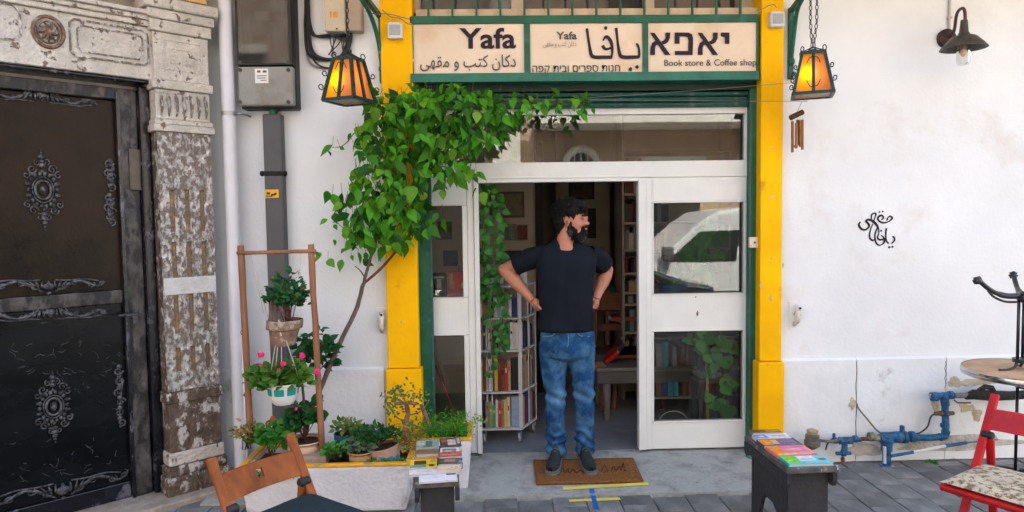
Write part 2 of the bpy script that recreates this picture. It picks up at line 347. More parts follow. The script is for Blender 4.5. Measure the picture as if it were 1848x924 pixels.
# ================================================================ shop building
WALLH = 7.2
XL, XR = P(752, 400, 0).x, P(1367, 400, 0).x               # opening between the yellow pillars
zled = .635
bld = thing('shop_building', 'white plastered shop building with yellow pillars framing its green and white shopfront', 'building', (0, .15, GZ))
zs0 = P(1060, 150, 0).z; zwin = P(1060, 27, 0).z
mb = MB(); mb.box(XR, 9, 0, .28, GZ, WALLH); mb.box(-2.0, XL, 0, .28, GZ, WALLH); mb.box(-9, -2.0, .5, .78, GZ, WALLH)
mb.box(XL, XR, .003, .28, zwin+1.35, WALLH); mb.build('wall', WHITE, bld)
mb = MB(); mb.box(-9, 9, 4.2, 4.4, GZ, WALLH); mb.box(-9, -8.8, .78, 4.2, GZ, WALLH); mb.box(8.8, 9, .28, 4.2, GZ, WALLH); mb.box(-9, 9, .28, 4.4, WALLH, WALLH+.2); mb.build('outer_shell', WHITE, bld)
# dado in panels with seams
xp = [XR+.16, P(1545, 740, -.02).x, P(1706, 740, -.02).x, 4.6, 9]
for a, b in zip(xp[:-1], xp[1:]):
    m_ = MB(); m_.add([(x, y, z) for x in (a+.003, b-.003) for y, z in ((.02, GZ), (-.022, GZ), (-.022, zled-.012), (-.004, zled), (.02, zled))], [(0, 1, 2, 3, 4), (9, 8, 7, 6, 5), (0, 5, 6, 1), (1, 6, 7, 2), (2, 7, 8, 3), (3, 8, 9, 4)])
    m_.build('wall_base', WHITEB, bld)
m_ = MB(); m_.add([(x, y, z) for x in (-1.99, XL-.235) for y, z in ((.02, GZ), (-.022, GZ), (-.022, zled-.012), (-.004, zled), (.02, zled))], [(0, 1, 2, 3, 4), (9, 8, 7, 6, 5), (0, 5, 6, 1), (1, 6, 7, 2), (2, 7, 8, 3), (3, 8, 9, 4)])
m_.build('wall_base', WHITEB, bld)
for px, yy0, yy1 in ((1545, 652, 828), (1706, 652, 700)):
    q = [P(px+math.sin(t*2.1)*1.5, yy0+(yy1-yy0)*t/8, -.021) for t in range(9)]
    MB().tube(q, .0025, 5).build('crack', mat('crack', (.12, .11, .10), .95), bld)
# crumbled and bare plaster patches low on the wall
def blob(cx, cz, rx, rz, n=22, seed=1, rough=.35):
    out = []
    for k in range(n):
        a = 2*math.pi*k/n; r = 1+rough*noise.noise(Vector((math.cos(a)*1.4, math.sin(a)*1.4, seed*3.7)))*2
        out.append((cx+math.cos(a)*rx*r, cz+math.sin(a)*rz*r))
    return out
PATCH = mat('bare_plaster', (.56, .50, .36), .95, .2, 14, .6, 60)
for i, (px, py, rx, rz) in enumerate([(1690, 730, .03, .05), (1765, 688, .13, .035), (1745, 735, .05, .035), (1762, 748, .03, .05), (1538, 728, .02, .03), (1722, 690, .05, .03), (1702, 800, .5, .045), (1560, 812, .12, .05)]):
    q = P(px, py, -.022); MB().prism(blob(q.x, q.z, rx, rz, seed=i, n=40), -.0235-.0004*i, -.02).build('plaster_patch', PATCH if i < 6 else mat('damp_plaster', (.52, .50, .45), .95, .25, 9, .7, 50), bld)
# pillars
for side in (0, 1):
    a, b = ((694, 748), (1371, 1412))[side]; x0 = P(a, 400, -.06).x; x1 = P(b, 400, -.06).x
    if side == 0: x1 = XL+.004
    else: x0 = XR-.004
    ztop = WALLH-.4
    p_ = MB().box(x0, x1, -.06, .1, zled, ztop).build('pillar', YEL, bld, bevel=.006)
    for q in range(9):
        cz0 = RNG.choice([zled+.01, .3, 1.1, 2.0, 2.6, GZ+.1, 1.6])+RNG.gauss(0, .12); ex_ = RNG.choice([x0 if side else x1, x1 if side else x0, (x0+x1)/2]); dn = .0862 if cz0 < zled-.03 else .0608
        if cz0 > GZ+.05: MB().prism(blob(ex_+RNG.uniform(-.01, .01), cz0, RNG.uniform(.003, .010), RNG.uniform(.004, .022), 12, q+side*20), -dn, -dn+.004).build('paint_chip', mat('chip_plaster', (.50, .42, .28), .95, .2, 30, .4), bld)
    MB().box(x0-(.012 if side == 0 else .016), x1+(.016 if side == 0 else .012), -.085, .1, GZ, zled-.004).build('pillar_base', YEL, bld, bevel=.008)
# unseen overhang slab, added and set low to shade the top of the wall
MB().box(-9, 9, -1.05, .0, P(1060, 0, 0).z+.48, P(1060, 0, 0).z+.66).build('overhang_slab', mat('cream_plaster', (.62, .50, .36), .9, .1, 3, .2), bld)
# ================================================================ barred window over the sign
bw = thing('barred_window', 'dark shop window behind green iron bars above the sign, beige sill below', 'window', ((XL+XR)/2, .1, zwin))
SILL = mat('beige_stone', (.60, .49, .36), .85, .12, 8, .3, 50, col2=(.36, .27, .2), thr=.66, s2=12)
zsill = P(1060, 15, .02).z
MB().box(XL+.02, XR-.0, .02, .2, zwin-.05, zsill).build('sill', SILL, bw, bevel=.004)
MB().box(XL+.02, XR, .2, .24, zsill, zwin+1.3).build('pane', glassmat('dim_glass', (.10, .11, .10), 1.5, .05, .10), bw)
for a, b in ((745, 758), (922, 944), (1163, 1180), (1333, 1362)):
    x0 = P(a, 5, .12).x; x1 = P(b, 5, .12).x; MB().box(x0, x1, .10, .2, zsill-.002, zwin+1.3).build('frame', mat('beige_frame', (.50, .43, .34), .7, .1, 8), bw, bevel=.004)
MB().box(XL+.02, XR, .10, .2, zwin+.42, zwin+.47).build('frame', MATS['beige_frame'], bw)
for k in range(15):
    x = P(773+k*43.3, 10, -.01).x
    if x < XR-.02: MB().box(x-.007, x+.007, -.017, -.004, zwin-.01, zwin+1.3).build('bar', GRN, bw)
MB().box(XL+.01, XR-.01, -.019, -.006, zwin+.28, zwin+.30).build('rail', GRN, bw)
# ================================================================ sign
sg = thing('shop_sign', 'long green framed shop sign with three cream panels lettered in three languages', 'sign', ((XL+XR)/2, 0, zs0))
zt0, zt1 = P(1060, 41, -.06).z, P(1060, 27, -.06).z; zb1, zb0 = P(1060, 131, -.06).z, P(1060, 147, -.06).z
sx0, sx1 = P(740, 90, -.06).x, P(1369, 90, -.06).x
MB().box(sx0, sx1, -.06, .06, zt0, zt1).build('top_rail', GRN, sg, bevel=.003)
MB().box(sx0, sx1, -.075, .06, zb0, zb1).build('bottom_rail', mat('sunfaded_green', (.025, .15, .105), .45, .2, 6, .2, 30), sg, bevel=.003)
px_ = [(740, 746), (946, 957), (1160, 1170), (1366, 1369)]
for a, b in px_: MB().box(P(a, 90, -.058).x, P(b, 90, -.058).x, -.058, .05, zb1-.001, zt0+.001).build('divider', GRN, sg)
INK = mat('dark_lettering', (.022, .014, .028), .7, .1); INKG = mat('grey_lettering', (.10, .09, .085), .8, .1); INKF = mat('faint_lettering', (.38, .33, .28), .8, .1)
spn = []
for k, (a, b) in enumerate(((746, 946), (957, 1160), (1170, 1366))):
    pm = mat('sign_panel_paint', (.72, .60, .46), .6, .06, 3, .12, 20, col2=(.60, .40, .24), thr=.64, s2=2.6, soft=.2)
    # panels bulge a little, as thin sheet does
    m_ = MB(); n = 14; x0, x1 = P(a, 90, -.05).x, P(b, 90, -.05).x; vs = []
    for j in range(6):
        for i in range(n): vs.append((x0+(x1-x0)*i/(n-1), -.045+.004*noise.noise(Vector((i*.5, j*.6, k*9))), zb1+(zt0-zb1)*j/5))
    m_.add(vs, [(j*n+i, j*n+i+1, (j+1)*n+i+1, (j+1)*n+i) for j in range(5) for i in range(n-1)])
    spn.append(m_.build('sign_panel', pm, sg, smooth=True))
def tbox(a, b, c, d): return rect(a, b, c, d, -.052)
text_on('Yafa', tbox(829, 50, 931, 88), -.051, INK, spn[0], bold=.022)
text_on(arabic('دكان كتب و مقهى'), tbox(758, 99, 931, 128), -.051, INKG, spn[0], bold=.004)
text_on('Yafa', tbox(1004, 57, 1041, 71), -.051, INKG, spn[1], bold=.02)
text_on(arabic('دكان كتب و مقهى'), tbox(980, 74, 1040, 86), -.051, INKF, spn[1])
text_on('חנות ספרים ובית קפה'[::-1], tbox(961, 118, 1119, 134), -.051, INK, spn[1])
_a = [[(95, 278), (150, 278), (355, 562), (285, 562)], [(292, 276), (352, 276), (347, 350), (325, 395), (290, 420), (262, 425), (238, 390), (270, 375), (290, 345)], [(95, 562), (100, 470), (120, 410), (160, 380), (190, 388), (200, 425), (170, 440), (157, 480), (157, 562)]]
_q = [_a, [[(410, 275), (590, 275), (632, 300), (645, 350), (640, 562), (413, 562), (413, 512), (584, 512), (588, 380), (575, 335), (545, 325), (472, 325), (472, 418), (410, 418)]], [[(x+612, y) for x, y in l] for l in _a], [[(1003, 275), (1112, 275), (1112, 418), (1055, 418), (1055, 332), (1003, 322)]]]
for let in _q:
    m_ = MB()
    for kk, l in enumerate(let): m_.prism([(lambda v: (v.x, v.z))(P(1160+x/7.11, 20+y/7.11, -.052)) for x, y in l], -.053-.0002*kk, -.05)
    m_.build('lettering', INK, spn[2])
text_on('Book store & Coffee shop', tbox(1199, 107, 1365, 122), -.051, INKG, spn[2])
sc = 1706/240
def cz(l): return [(940+x/sc, 20+y/sc, w_/sc) for x, y, w_ in l]
strokes(spn[1], [cz([(848, 222, 16), (862, 330, 15), (880, 440, 17), (905, 560, 22), (950, 590, 22), (1060, 591, 22), (1165, 590, 22)]),
             cz([(1160, 606, 12), (1172, 520, 16), (1165, 420, 20), (1130, 350, 22), (1090, 330, 18), (1052, 380, 8)]),
             cz([(1048, 440, 22), (1075, 480, 18), (1110, 486, 14), (1160, 470, 14)]),
             cz([(1222, 215, 18), (1235, 330, 15), (1250, 450, 17), (1275, 565, 22), (1330, 590, 22), (1420, 591, 22), (1510, 588, 20)]),
             cz([(1514, 600, 14), (1518, 540, 16), (1512, 470, 14), (1490, 425, 16), (1478, 418, 6)]),
             cz([(1068, 208, 8), (1088, 215, 24), (1108, 215, 14)]), cz([(1385, 752, 8), (1408, 745, 26), (1425, 742, 14)]), cz([(1470, 712, 10), (1492, 715, 24), (1510, 712, 12)])], -.052, INK)
# ================================================================ roller shutter behind the sign
rs = thing('roller_shutter', 'rolled up green metal shutter with ribbed slats under the sign and guide rails', 'shutter', ((XL+XR)/2, .02, zs0))
gx0, gx1 = P(776, 300, .05).x, P(1350, 300, .05).x
ztf = P(1060, 196, .06).z
MB().box(XL, XR, .02, .14, zb0-.045, zb0+.03).build('shutter_box', mat('shadowed_green_paint', (.008, .03, .022), .5, .2, 6), rs)  # green darkened to carry the shadow below the sign's bottom rail
sl_h = (zb0-.05-ztf)/3
slat = MB(); prof = [(.035, 0), (.012, .2), (.004, .5), (.012, .8), (.035, 1)]
vs = [(x, y, z*sl_h*.96) for x in (gx0+.01, gx1-.01) for y, z in prof]; slat.add(vs, [(i, i+1, 6+i, 5+i) for i in range(4)])
sm = slat.mesh('slat', GRN2)
for k in range(3):
    o = link('slat', sm, rs); o.location = (0, .02, ztf+k*sl_h)
for side in (0, 1):
    x0, x1 = (XL, gx0) if side == 0 else (gx1, XR)
    m_ = MB().box(x0, x1, .015, .12, GZ+.06, zb0-.04); 
    m_.build('guide_rail', GRN, rs, bevel=.004)
    e = gx0 if side == 0 else gx1
    MB().box(e-.008, e+.008, .006, .014, GZ+.06, zb0-.05).build('guide_lip', GRN2, rs)
# ================================================================ white shopfront
sf = thing('shopfront', 'white painted metal shopfront with open doorway, glazed side panels and long transom', 'shopfront', ((XL+XR)/2, .06, 0))
YF = .07
def part(name, a, b, c, d, y0, y1, m_=FRAMEW, bv=.003, parent=None):
    x0, x1, z0, z1 = rect(a, b, c, d, y0); return MB().box(x0, x1, y0, y1, z0, z1).build(name, m_, parent or sf, bevel=bv)
# straight grid lines of the front (world x / z)
X = lambda px, py=500: P(px, py, YF).x
Z = lambda py, px=1060: P(px, py, YF).z
xa, xb, xc, xd = gx0-.005, X(861, 560), X(1158, 560), gx1+.005      # outer left, door left, door right, outer right
xa2, xb2, xc2, xd2 = X(777, 450), X(844, 560), X(1178, 560), X(1342, 560)
zt, zt_g1, zt_g0, zd = Z(195), Z(207), Z(292), Z(322)
def fb(name, x0, x1, z0, z1, y0=YF, y1=YF+.05, m_=FRAMEW, bv=.003): return MB().box(x0, x1, y0, y1, z0, z1).build(name, m_, sf, bevel=bv)
fb('frame', xa, xd, zt_g1, zt); fb('frame', xa, xd, zd+.002, zt_g0)                        # head and transom rail
fb('frame', xa, xa2, zt_g0+.001, zt_g1-.001); fb('frame', xd2, xd, zt_g0+.001, zt_g1-.001)
MB().box(xa2-.001, xd2+.001, YF+.02, YF+.026, zt_g0-.001, zt_g1+.001).build('pane', GLASS, sf)
zi0, zi1, zi2, zi3, zi4 = Z(368), Z(533), Z(601), Z(764), .012
# left door jamb profile: two steps
for s0, s1, dy in ((X(846, 560), X(858, 560), 0), (X(858, 560), xb+.022, -.012)): fb('door_jamb', s0+.0005, s1-.0005, zi4, zd+(0 if dy == 0 else 0), YF+dy, YF+.06)
for s0, s1, dy in ((xc-.022, X(1166, 560), -.012), (X(1166, 560), X(1176, 560), 0)): fb('door_jamb', s0+.0005, s1-.0005, zi4, zd, YF+dy, YF+.06)
fb('door_head', xb+.022, xc-.022, zd-.022, zd+.001, YF-.012, YF+.06)
MB().box(X(846, 560), X(1176, 560), YF-.004, YF, zd+.006, zd+.016).build('moulding', FRAMEW, sf, bevel=.003)
def panelled(x0, x1, gx0_, gx1_):
    fb('side_panel', x0, x1, zi0, zd+.001, YF+.006)
    fb('side_panel', x0, x1, zi2, zi1, YF+.006); fb('side_panel', x0, x1, zi4, zi3, YF+.006)
    for z0, z1 in ((zi1, zi0), (zi3, zi2)):
        fb('stile', x0, gx0_, z0+.001, z1-.001, YF+.004); fb('stile', gx1_, x1, z0+.001, z1-.001, YF+.004)
        for a, b, c, d in ((gx0_-.008, gx0_, z0, z1), (gx1_, gx1_+.008, z0, z1), (gx0_-.008, gx1_+.008, z1, z1+.008), (gx0_-.008, gx1_+.008, z0-.008, z0)):
            fb('glazing_bead', a, b, c, d, YF-.001, YF+.004, bv=.0015)
        MB().box(gx0_, gx1_, YF+.025, YF+.031, z0, z1).build('pane', GLASS if z0 > zi2 else glassmat('lower_glass', (.95, .97, .96), 1.4, 0, .006), sf)
    for z0, z1 in ((zi0+.03, zd-.014),):
        MB().box(x0+.012, x1-.006, YF+.002, YF+.006, z0-.02, z1).build('panel_face', FRAMEW, sf, bevel=.002)
panelled(xa, X(846, 560), xa2+.006, X(837, 560)); panelled(X(1176, 560), xd, X(1180, 560), xd2)
for px, py in ((1256, 536), (1259, 566)): MB().prism(blob(P(px, py, YF).x, P(px, py, YF).z, .006, .004 if py < 540 else .016, seed=py), YF+.0035, YF+.01).build('scuff', mat('scuff', (.14, .12, .10), .9), sf)
# ================================================================ small things on the front
def small_box(px0, py0, px1, py1, label, sq=True):
    x0, x1, z0, z1 = rect(px0, py0, px1, py1, -.11); t = thing('sensor_box', label, 'sensor box', ((x0+x1)/2, -.06, z0), group='white boxes on the yellow pillars')
    MB().box(x0, x1, -.11, -.06, z0, z1).build('case', mat('white_plastic', (.62, .63, .64), .4, .04), t, bevel=.008)
    MB().box(x0+.012, x1-.012, -.114, -.108, z0+.02, z1-.012).build('face', mat('grey_face', (.34, .37, .38), .35, .04), t, bevel=.002)
    MB().box(x0+.006, x1-.02, -.10, -.064, z1-.001, z1+.008).build('lip', MATS['white_plastic'], t, bevel=.003)
small_box(699, 41, 726, 69, 'square white sensor box on the yellow pillar beside the meter side of the sign')
small_box(1391, 21, 1417, 48, 'square white sensor box on the yellow pillar beside the wall with barn lamp')
x0, x1, z0, z1 = rect(1353, 428, 1371, 447, -.012)
t = thing('wall_switch', 'small cream bell switch plate on the green door rail', 'switch', ((x0+x1)/2, 0, z0))
MB().box(x0, x1, -.012, .016, z0, z1).build('plate', mat('cream_plastic', (.70, .66, .58), .4, .05), t, bevel=.004)
MB().lathe([(.007, 0), (.007, .006), (.004, .009)], ((x0+x1)/2, -.012, (z0+z1)/2), 12, (0, -1, 0)).build('button', mat('red_button', (.25, .08, .06), .4), t)
for q in ((x0+.008, z0+.012), (x1-.01, z0+.016)): MB().lathe([(.003, 0), (.003, .002)], (q[0], -.012, q[1]), 8, (0, -1, 0)).build('screw', DARKM, t)
for px, py, lab in ((1431, 566, 'white painted shutter catch on the wall beside the yellow pillar and wind chime'), (687, 578, 'old cream shutter catch on the wall behind the vine trunk')):
    c = P(px, py, 0); t = thing('shutter_catch', lab, 'shutter catch', (c.x, 0, c.z-.08), group='old shutter catches'); CM = mat('chipped_cream', (.66, .64, .56), .6, .15, 30, .3, 60, col2=(.22, .15, .1), thr=.62, s2=30)
    MB().box(c.x-.028, c.x+.028, -.008, 0, c.z-.085, c.z+.085).build('back_plate', WHITE, t, bevel=.003)
    MB().tube([(c.x+.006, -.01, c.z-.07), (c.x+.008, -.045, c.z-.045), (c.x+.012, -.05, c.z+.03), (c.x+.01, -.03, c.z+.06)], [.014, .018, .022, .012], 10).build('lever', CM, t, smooth=True)
    MB().tube([(c.x-.012, -.03, c.z), (c.x+.024, -.05, c.z+.005)], .010, 8).build('pivot', CM, t, smooth=True)
    MB().lathe([(.008, 0), (.008, .006)], (c.x+.017, -.068, c.z+.045), 8, (0, -1, 0)).build('bolt', DARKM, t)
# logo lettered on the wall
lg = thing('wall_lettering', 'black brush lettering in a small cluster on the bare white wall', 'lettering', (P(1585, 415, 0).x, 0, P(1585, 415, 0).z))
sc = 1294/140
def cw(l): return [(1520+x/sc, 360+y/sc, w_/sc) for x, y, w_ in l]
strokes(lg, [cw([(300, 370, 12), (278, 430, 19), (320, 490, 20), (380, 505, 16), (435, 470, 14), (450, 430, 20), (420, 385, 18), (395, 365, 16), (425, 338, 18), (480, 345, 20), (520, 370, 24), (575, 425, 22), (605, 500, 14), (608, 570, 10), (590, 630, 14), (610, 665, 16), (660, 670, 14), (705, 655, 14)]),
             cw([(525, 360, 10), (550, 290, 9), (560, 240, 16), (530, 228, 12), (490, 260, 14), (485, 330, 10)]),
             cw([(655, 345, 9), (688, 300, 15), (655, 265, 16), (605, 290, 18), (598, 335, 16), (640, 375, 15), (700, 388, 14), (770, 370, 10), (820, 330, 14), (835, 305, 18), (800, 280, 14), (765, 300, 9), (748, 335, 16), (738, 338, 14)]),
             cw([(510, 410, 9), (480, 480, 10), (460, 560, 13), (462, 640, 16), (500, 680, 16), (535, 672, 11)]), cw([(580, 480, 12), (552, 560, 14), (545, 640, 14), (565, 720, 15), (610, 762, 13), (650, 755, 10), (695, 720, 16), (705, 665, 18), (680, 620, 13), (650, 600, 8)]),
             cw([(738, 480, 16), (728, 540, 15), (728, 620, 13), (738, 690, 14), (775, 735, 13)]), cw([(820, 735, 10), (868, 690, 14), (870, 640, 15), (840, 615, 12)]),
             cw([(612, 212, 12), (622, 208, 18), (632, 200, 10)]), cw([(662, 204, 10), (675, 200, 15), (688, 192, 8)]), cw([(648, 505, 8), (650, 527, 16), (655, 540, 8)]), cw([(772, 812, 10), (784, 796, 19), (795, 786, 9)]), cw([(820, 790, 8), (838, 790, 19), (852, 782, 9)])], -.003, INK)
# ================================================================ old portal of the neighbouring house, turned towards the street
PA = math.radians(43); PO = G(392, 876, GZ+.02); PO.z = 0
PX = Vector((math.cos(PA), math.sin(PA), 0)); PY = Vector((-math.sin(PA), math.cos(PA), 0))
def PL(px, py, yl):                                         # picture point -> (x, z) on the portal plane at local depth yl
    d = ray(px, py); o = PO+PY*yl; t = (o-CAM).dot(PY)/d.dot(PY); q = CAM+d*t; return (q-PO).dot(PX), q.z
class LM(MB):                                               # mesh in portal coordinates
    def build(s, *a, **k):
        s.v = [tuple(PO+PX*x+PY*y+Vector((0, 0, z))) for x, y, z in s.v]; return MB.build(s, *a, **k)
PEEL = mat('peeling_cream_paint', (.55, .515, .45), .85, .15, 9, .7, 45, col2=(.20, .14, .10), thr=.615, s2=18, soft=.05)
PEELF = mat('badly_peeling_paint', (.56, .54, .51), .9, .4, 30, 1, 60, col2=(.20, .165, .135), thr=.51, s2=38, soft=.10, stretch=(1, 1, .65))
BROWNST = mat('brown_stone', (.13, .095, .072), .95, .3, 20, 1, 50, col2=(.52, .49, .45), thr=.555, s2=16, soft=.06, stretch=(1, 1, .7))
OCHRE = mat('ochre_groove', (.33, .22, .10), .9, .25, 22, .6, 50, col2=(.22, .17, .13), thr=.5, s2=26, soft=.1)
VEIN = mat('veined_black_marble', (.006, .007, .012), .25, .5, 9, .15, 30, spec=.4, col2=(.11, .11, .14), thr=.60, s2=12, soft=.08, stretch=(1, 1, .5))
GVEIN = mat('grey_veined_stone', (.085, .078, .072), .4, .4, 14, .3, 40, col2=(.018, .018, .02), thr=.5, s2=16, soft=.12, stretch=(1, 1, .5))
DOORB = mat('reflection_painted_leaf', (.010, .009, .007), .30, .5, 2.2, .06, 60, metal=.0, spec=.10, col2=(.026, .015, .008), thr=.5, s2=2.2, soft=.3)  # brown patches paint the sunlit street's reflection into the dark leaf
DOORK = mat('black_door_leaf', (.0035, .005, .0065), .28, .5, 2.2, .03, 30, spec=.18, col2=(.07, .07, .07), thr=.70, s2=12, soft=.04, stretch=(.7, 1, 2.0))
SILV = mat('pewter_relief', (.125, .125, .13), .38, .5, 30, .4, 60, metal=.4, col2=(.03, .03, .035), thr=.56, s2=40, soft=.1)
DEEP = .17                                                  # door plane behind the pilaster face
pt = thing('stone_portal', 'ornate peeling plaster portal with carved lintel and fluted pilaster round the black door', 'portal', tuple(PO))
# side wall behind and above
LM().box(-4, .13, .22, .5, GZ, 6).build('wall', mat('grey_plaster', (.50, .49, .45), .9, .1, 5, .3, 40, col2=(.3, .28, .25), thr=.6, s2=6), pt)
zc = PL(330, 8, 0)[1]
xl, xr = PL(292, 450, 0)[0], PL(388, 450, 0)[0]
def slab(nm, px0, py0, px1, py1, y0, y1, m_=PEEL, bv=.006, grow=0):
    pm = (py0+py1)/2; x0 = PL(px0, pm, y0)[0]; x1 = PL(px1, pm, y0)[0]; z0 = PL((px0+px1)/2, py1, y0)[1]; z1 = PL((px0+px1)/2, py0, y0)[1]
    return LM().box(x0, x1, y0, y1, z0, z1).build(nm, m_, pt, bevel=bv)
zz = lambda py: PL(340, py, 0)[1]
def band(nm, py0, py1, out, m_=PEEL, bv=.006, xo=0): return LM().box(xl-out-xo, xr+out+xo, -out, .219, zz(py1), zz(py0)).build(nm, m_, pt, bevel=bv)
band('plinth', 853, 896, .030, BROWNST, .012); band('plinth', 836, 852.5, .022, BROWNST, .01); band('plinth', 812, 835.5, .010, PEEL, .01)
band('pedestal', 724, 811.5, 0, BROWNST); band('pedestal_moulding', 703, 723.5, .013, BROWNST, .008)
# fluted shaft
shaft = LM(); z0s, z1s = zz(702.5), zz(241); nf = 3; wd = xr-xl; 
shaft.box(xl, xr, .014, .219, z0s, z1s)
segs_ = [(702.5, 640), (628, 520), (505, 430), (418, 345), (330, 241)]
fl = [(xl, xl+wd*.13)]+[(xl+wd*(.29*k+.27), xl+wd*(.29*k+.40)) for k in range(2)]+[(xr-wd*.13, xr)]
shaft.build('shaft', BROWNST, pt); LM().box(xl+wd*.16, xl+wd*.85, .0128, .0139, z0s, z1s).build('ochre_groove', OCHRE, pt)
for a, b in ((xl, xl+wd*.18), (xl+wd*.27, xl+wd*.46), (xl+wd*.55, xl+wd*.74), (xl+wd*.83, xr)):
    LM().box(a, b, -.001, .0135, z0s, z1s).build('flute_rib', PEELF, pt, bevel=.004)
for p0, p1 in ((241, 343), (418, 436), (500, 530), (600, 625), (668, 702.4)):
    z0, z1 = zz(p1), zz(p0); LM().box(xl+.002, xr-.002, -.003-.001*(p0 % 3), .0132, z0, z1).build('shaft_band', PEELF if p0 != 500 else mat('patched_plaster', (.60, .60, .58), .9, .1, 12, .5), pt, bevel=.003)
band('necking', 228, 240.5, .020, PEEL, .006); band('necking', 219, 227.5, .012, PEEL, .004)
band('frieze', 166, 218.5, 0, PEEL)
for k in range(7):                                           # carved leaf relief of the frieze
    x = xl+wd*(.09+.137*k); z = (zz(166)+zz(218))/2; h = (zz(170)-zz(216))/2
    LM().tube([(x, -.003, z-h*.9), (x+.004, -.011, z-h*.2), (x, -.009, z+h*.55), (x-.004, -.003, z+h*.9)], [.004, .0095, .010, .004], 6).build('carved_leaf', PEELF, pt, smooth=True)
band('cornice', 150, 165.5, .018, PEEL, .006); band('block', 66, 149.5, .002, PEEL)
def frame_rel(m, x0, x1, z0, z1, y, w_=.008, d=.007, cut=0):
    pts = [(x0+cut, z0), (x1-cut, z0), (x1, z0+cut), (x1, z1-cut), (x1-cut, z1), (x0+cut, z1), (x0, z1-cut), (x0, z0+cut)] if cut else [(x0, z0), (x1, z0), (x1, z1), (x0, z1)]
    pts = pts+[pts[0]]
    for a, b in zip(pts[:-1], pts[1:]):
        if a != b: m.beam((a[0], y, a[1]), (b[0], y, b[1]), w_, d, up=(0, 1, 0))
    return m
frame_rel(LM(), xl+wd*.16, xr-wd*.14, zz(130), zz(78), -.004).build('block_moulding', PEEL, pt); frame_rel(LM(), xl+wd*.30, xr-wd*.3, zz(117), zz(92), -.004, .01).build('block_moulding', PEEL, pt)
band('cornice', 45, 65.5, .020, PEEL, .008); band('cornice', 28, 44.5, .035, PEEL, .008); band('cornice', 8, 27.5, .055, PEEL, .01)
# lintel
LY = .03
zlt = lambda py: PL(150, py, LY)[1]
xlr = PL(283, 100, LY)[0]; z0l, z1l = zlt(129), zlt(29)
LM().box(-2.4, xlr-.0, LY, .219, z0l, z1l).build('lintel', PEEL, pt, bevel=.006)
for k, (a, b, o_) in enumerate(((1, 9, .06), (9.5, 18, .04), (18.5, 28.5, .022))):
    LM().box(-2.4, xlr, LY-o_, .219, zlt(b), zlt(a)).build('lintel_moulding', PEEL, pt, bevel=.006)
LM().box(-2.4, xlr-.01, LY+.02, .219, zlt(136), z0l-.0005).build('lintel_soffit', VEIN, pt, bevel=.008)
x0, z0 = PL(128, 108, LY)[0], PL(195, 109, LY)[1]; x1, z1 = PL(266, 60, LY)[0], PL(195, 45, LY)[1]
frame_rel(LM(), x0, x1, z0+.0, z1-.0, LY-.002, .010, .012, cut=.022).build('cartouche_frame', PEELF, pt); frame_rel(LM(), x0+.035, x1-.03, z0+.028, z1-.028, LY-.002, .008, .010, cut=.02).build('cartouche_frame', PEELF, pt)
x1c = PL(37, 55, LY)[0]; frame_rel(LM(), x1c-.45, x1c, z0+.04, z1+.02, LY-.002, .010, .012, cut=.03).build('cartouche_frame', PEELF, pt)
mc = PL(87, 58, LY); xrad = abs(PL(115, 58, LY)[0]-PL(60, 58, LY)[0])/2; zrad = abs(PL(87, 86, LY)[1]-PL(87, 31, LY)[1])/2
m_ = LM(); m_.ring((mc[0], LY-.006, mc[1]), 1, .010, sx=xrad, sz=zrad, seg=28); m_.ring((mc[0], LY-.004, mc[1]), 1, .006, sx=xrad*.72, sz=zrad*.72, seg=24)
for k in range(9):
    a = 2*math.pi*k/9+.3; m_.tube([(mc[0], LY-.014, mc[1]), (mc[0]+math.cos(a)*xrad*.38, LY-.016, mc[1]+math.sin(a)*zrad*.38), (mc[0]+math.cos(a+.25)*xrad*.66, LY-.004, mc[1]+math.sin(a+.25)*zrad*.66)], [.006, .009, .003], 6)
m_.ell((mc[0], LY-.012, mc[1]), (xrad*.22, .014, zrad*.22)); m_.build('medallion', mat('bronze_relief', (.19, .12, .09), .8, .4, 30, .6, col2=(.45, .40, .35), thr=.6, s2=30), pt, smooth=True)
LM().box(-2.45, .16, -.12, .3, GZ-.02, GZ+.035).build('threshold', mat('sandy_kerb', (.36, .31, .25), .9, .2, 12, .5, 60), pt, bevel=.01)
# ---------------------------------------------------------------- iron door
dr = thing('iron_door', 'black street door with silvery scroll ornaments and medallions in a veined marble frame', 'door', tuple(PO+PX*-.8+PY*.2))
D = DEEP; xj0 = PL(262, 500, D-.06)[0]; xj1 = xl-.002
zdt = PL(150, 140, D)[1]; zb = GZ+.036
LM().box(xj0+.002, xj1, D-.075, .219, zb, z0l-.03).build('marble_jamb', VEIN, dr, bevel=.012)
xf0 = PL(224, 500, D-.03)[0]
LM().box(xf0, xj0, D-.035, .218, zb, z0l-.05).build('door_frame', GVEIN, dr, bevel=.005)
LM().box(xf0-.006, xf0+.012, D-.045, D-.034, zb, PL(228, 170, D)[1]).build('frame_edge', VEIN, dr)
ztl = PL(150, 176, D-.02)[1]
LM().box(-2.4, xf0-.001, D-.035, .218, ztl+.006, z0l-.05).build('door_frame', GVEIN, dr, bevel=.005)
zr1, zr0 = PL(120, 530, D)[1], PL(120, 555, D)[1]; zbot = zb+.10
xleft = 2*PL(77, 343, D)[0]-(xf0-.006)
LM().box(xleft, xf0-.006, D-.002, .215, zr1+.002, ztl).build('upper_leaf', DOORB, dr, bevel=.002)
LM().box(xleft, xf0-.006, D-.002, .215, zbot, zr0-.002).build('lower_leaf', DOORK, dr, bevel=.002)
LM().box(xleft, xf0-.006, D-.016, .215, zr0, zr1).build('middle_rail', GVEIN, dr, bevel=.006)
LM().box(xleft, xf0-.006, D-.016, .215, zb, zbot-.002).build('bottom_rail', VEIN, dr, bevel=.006)
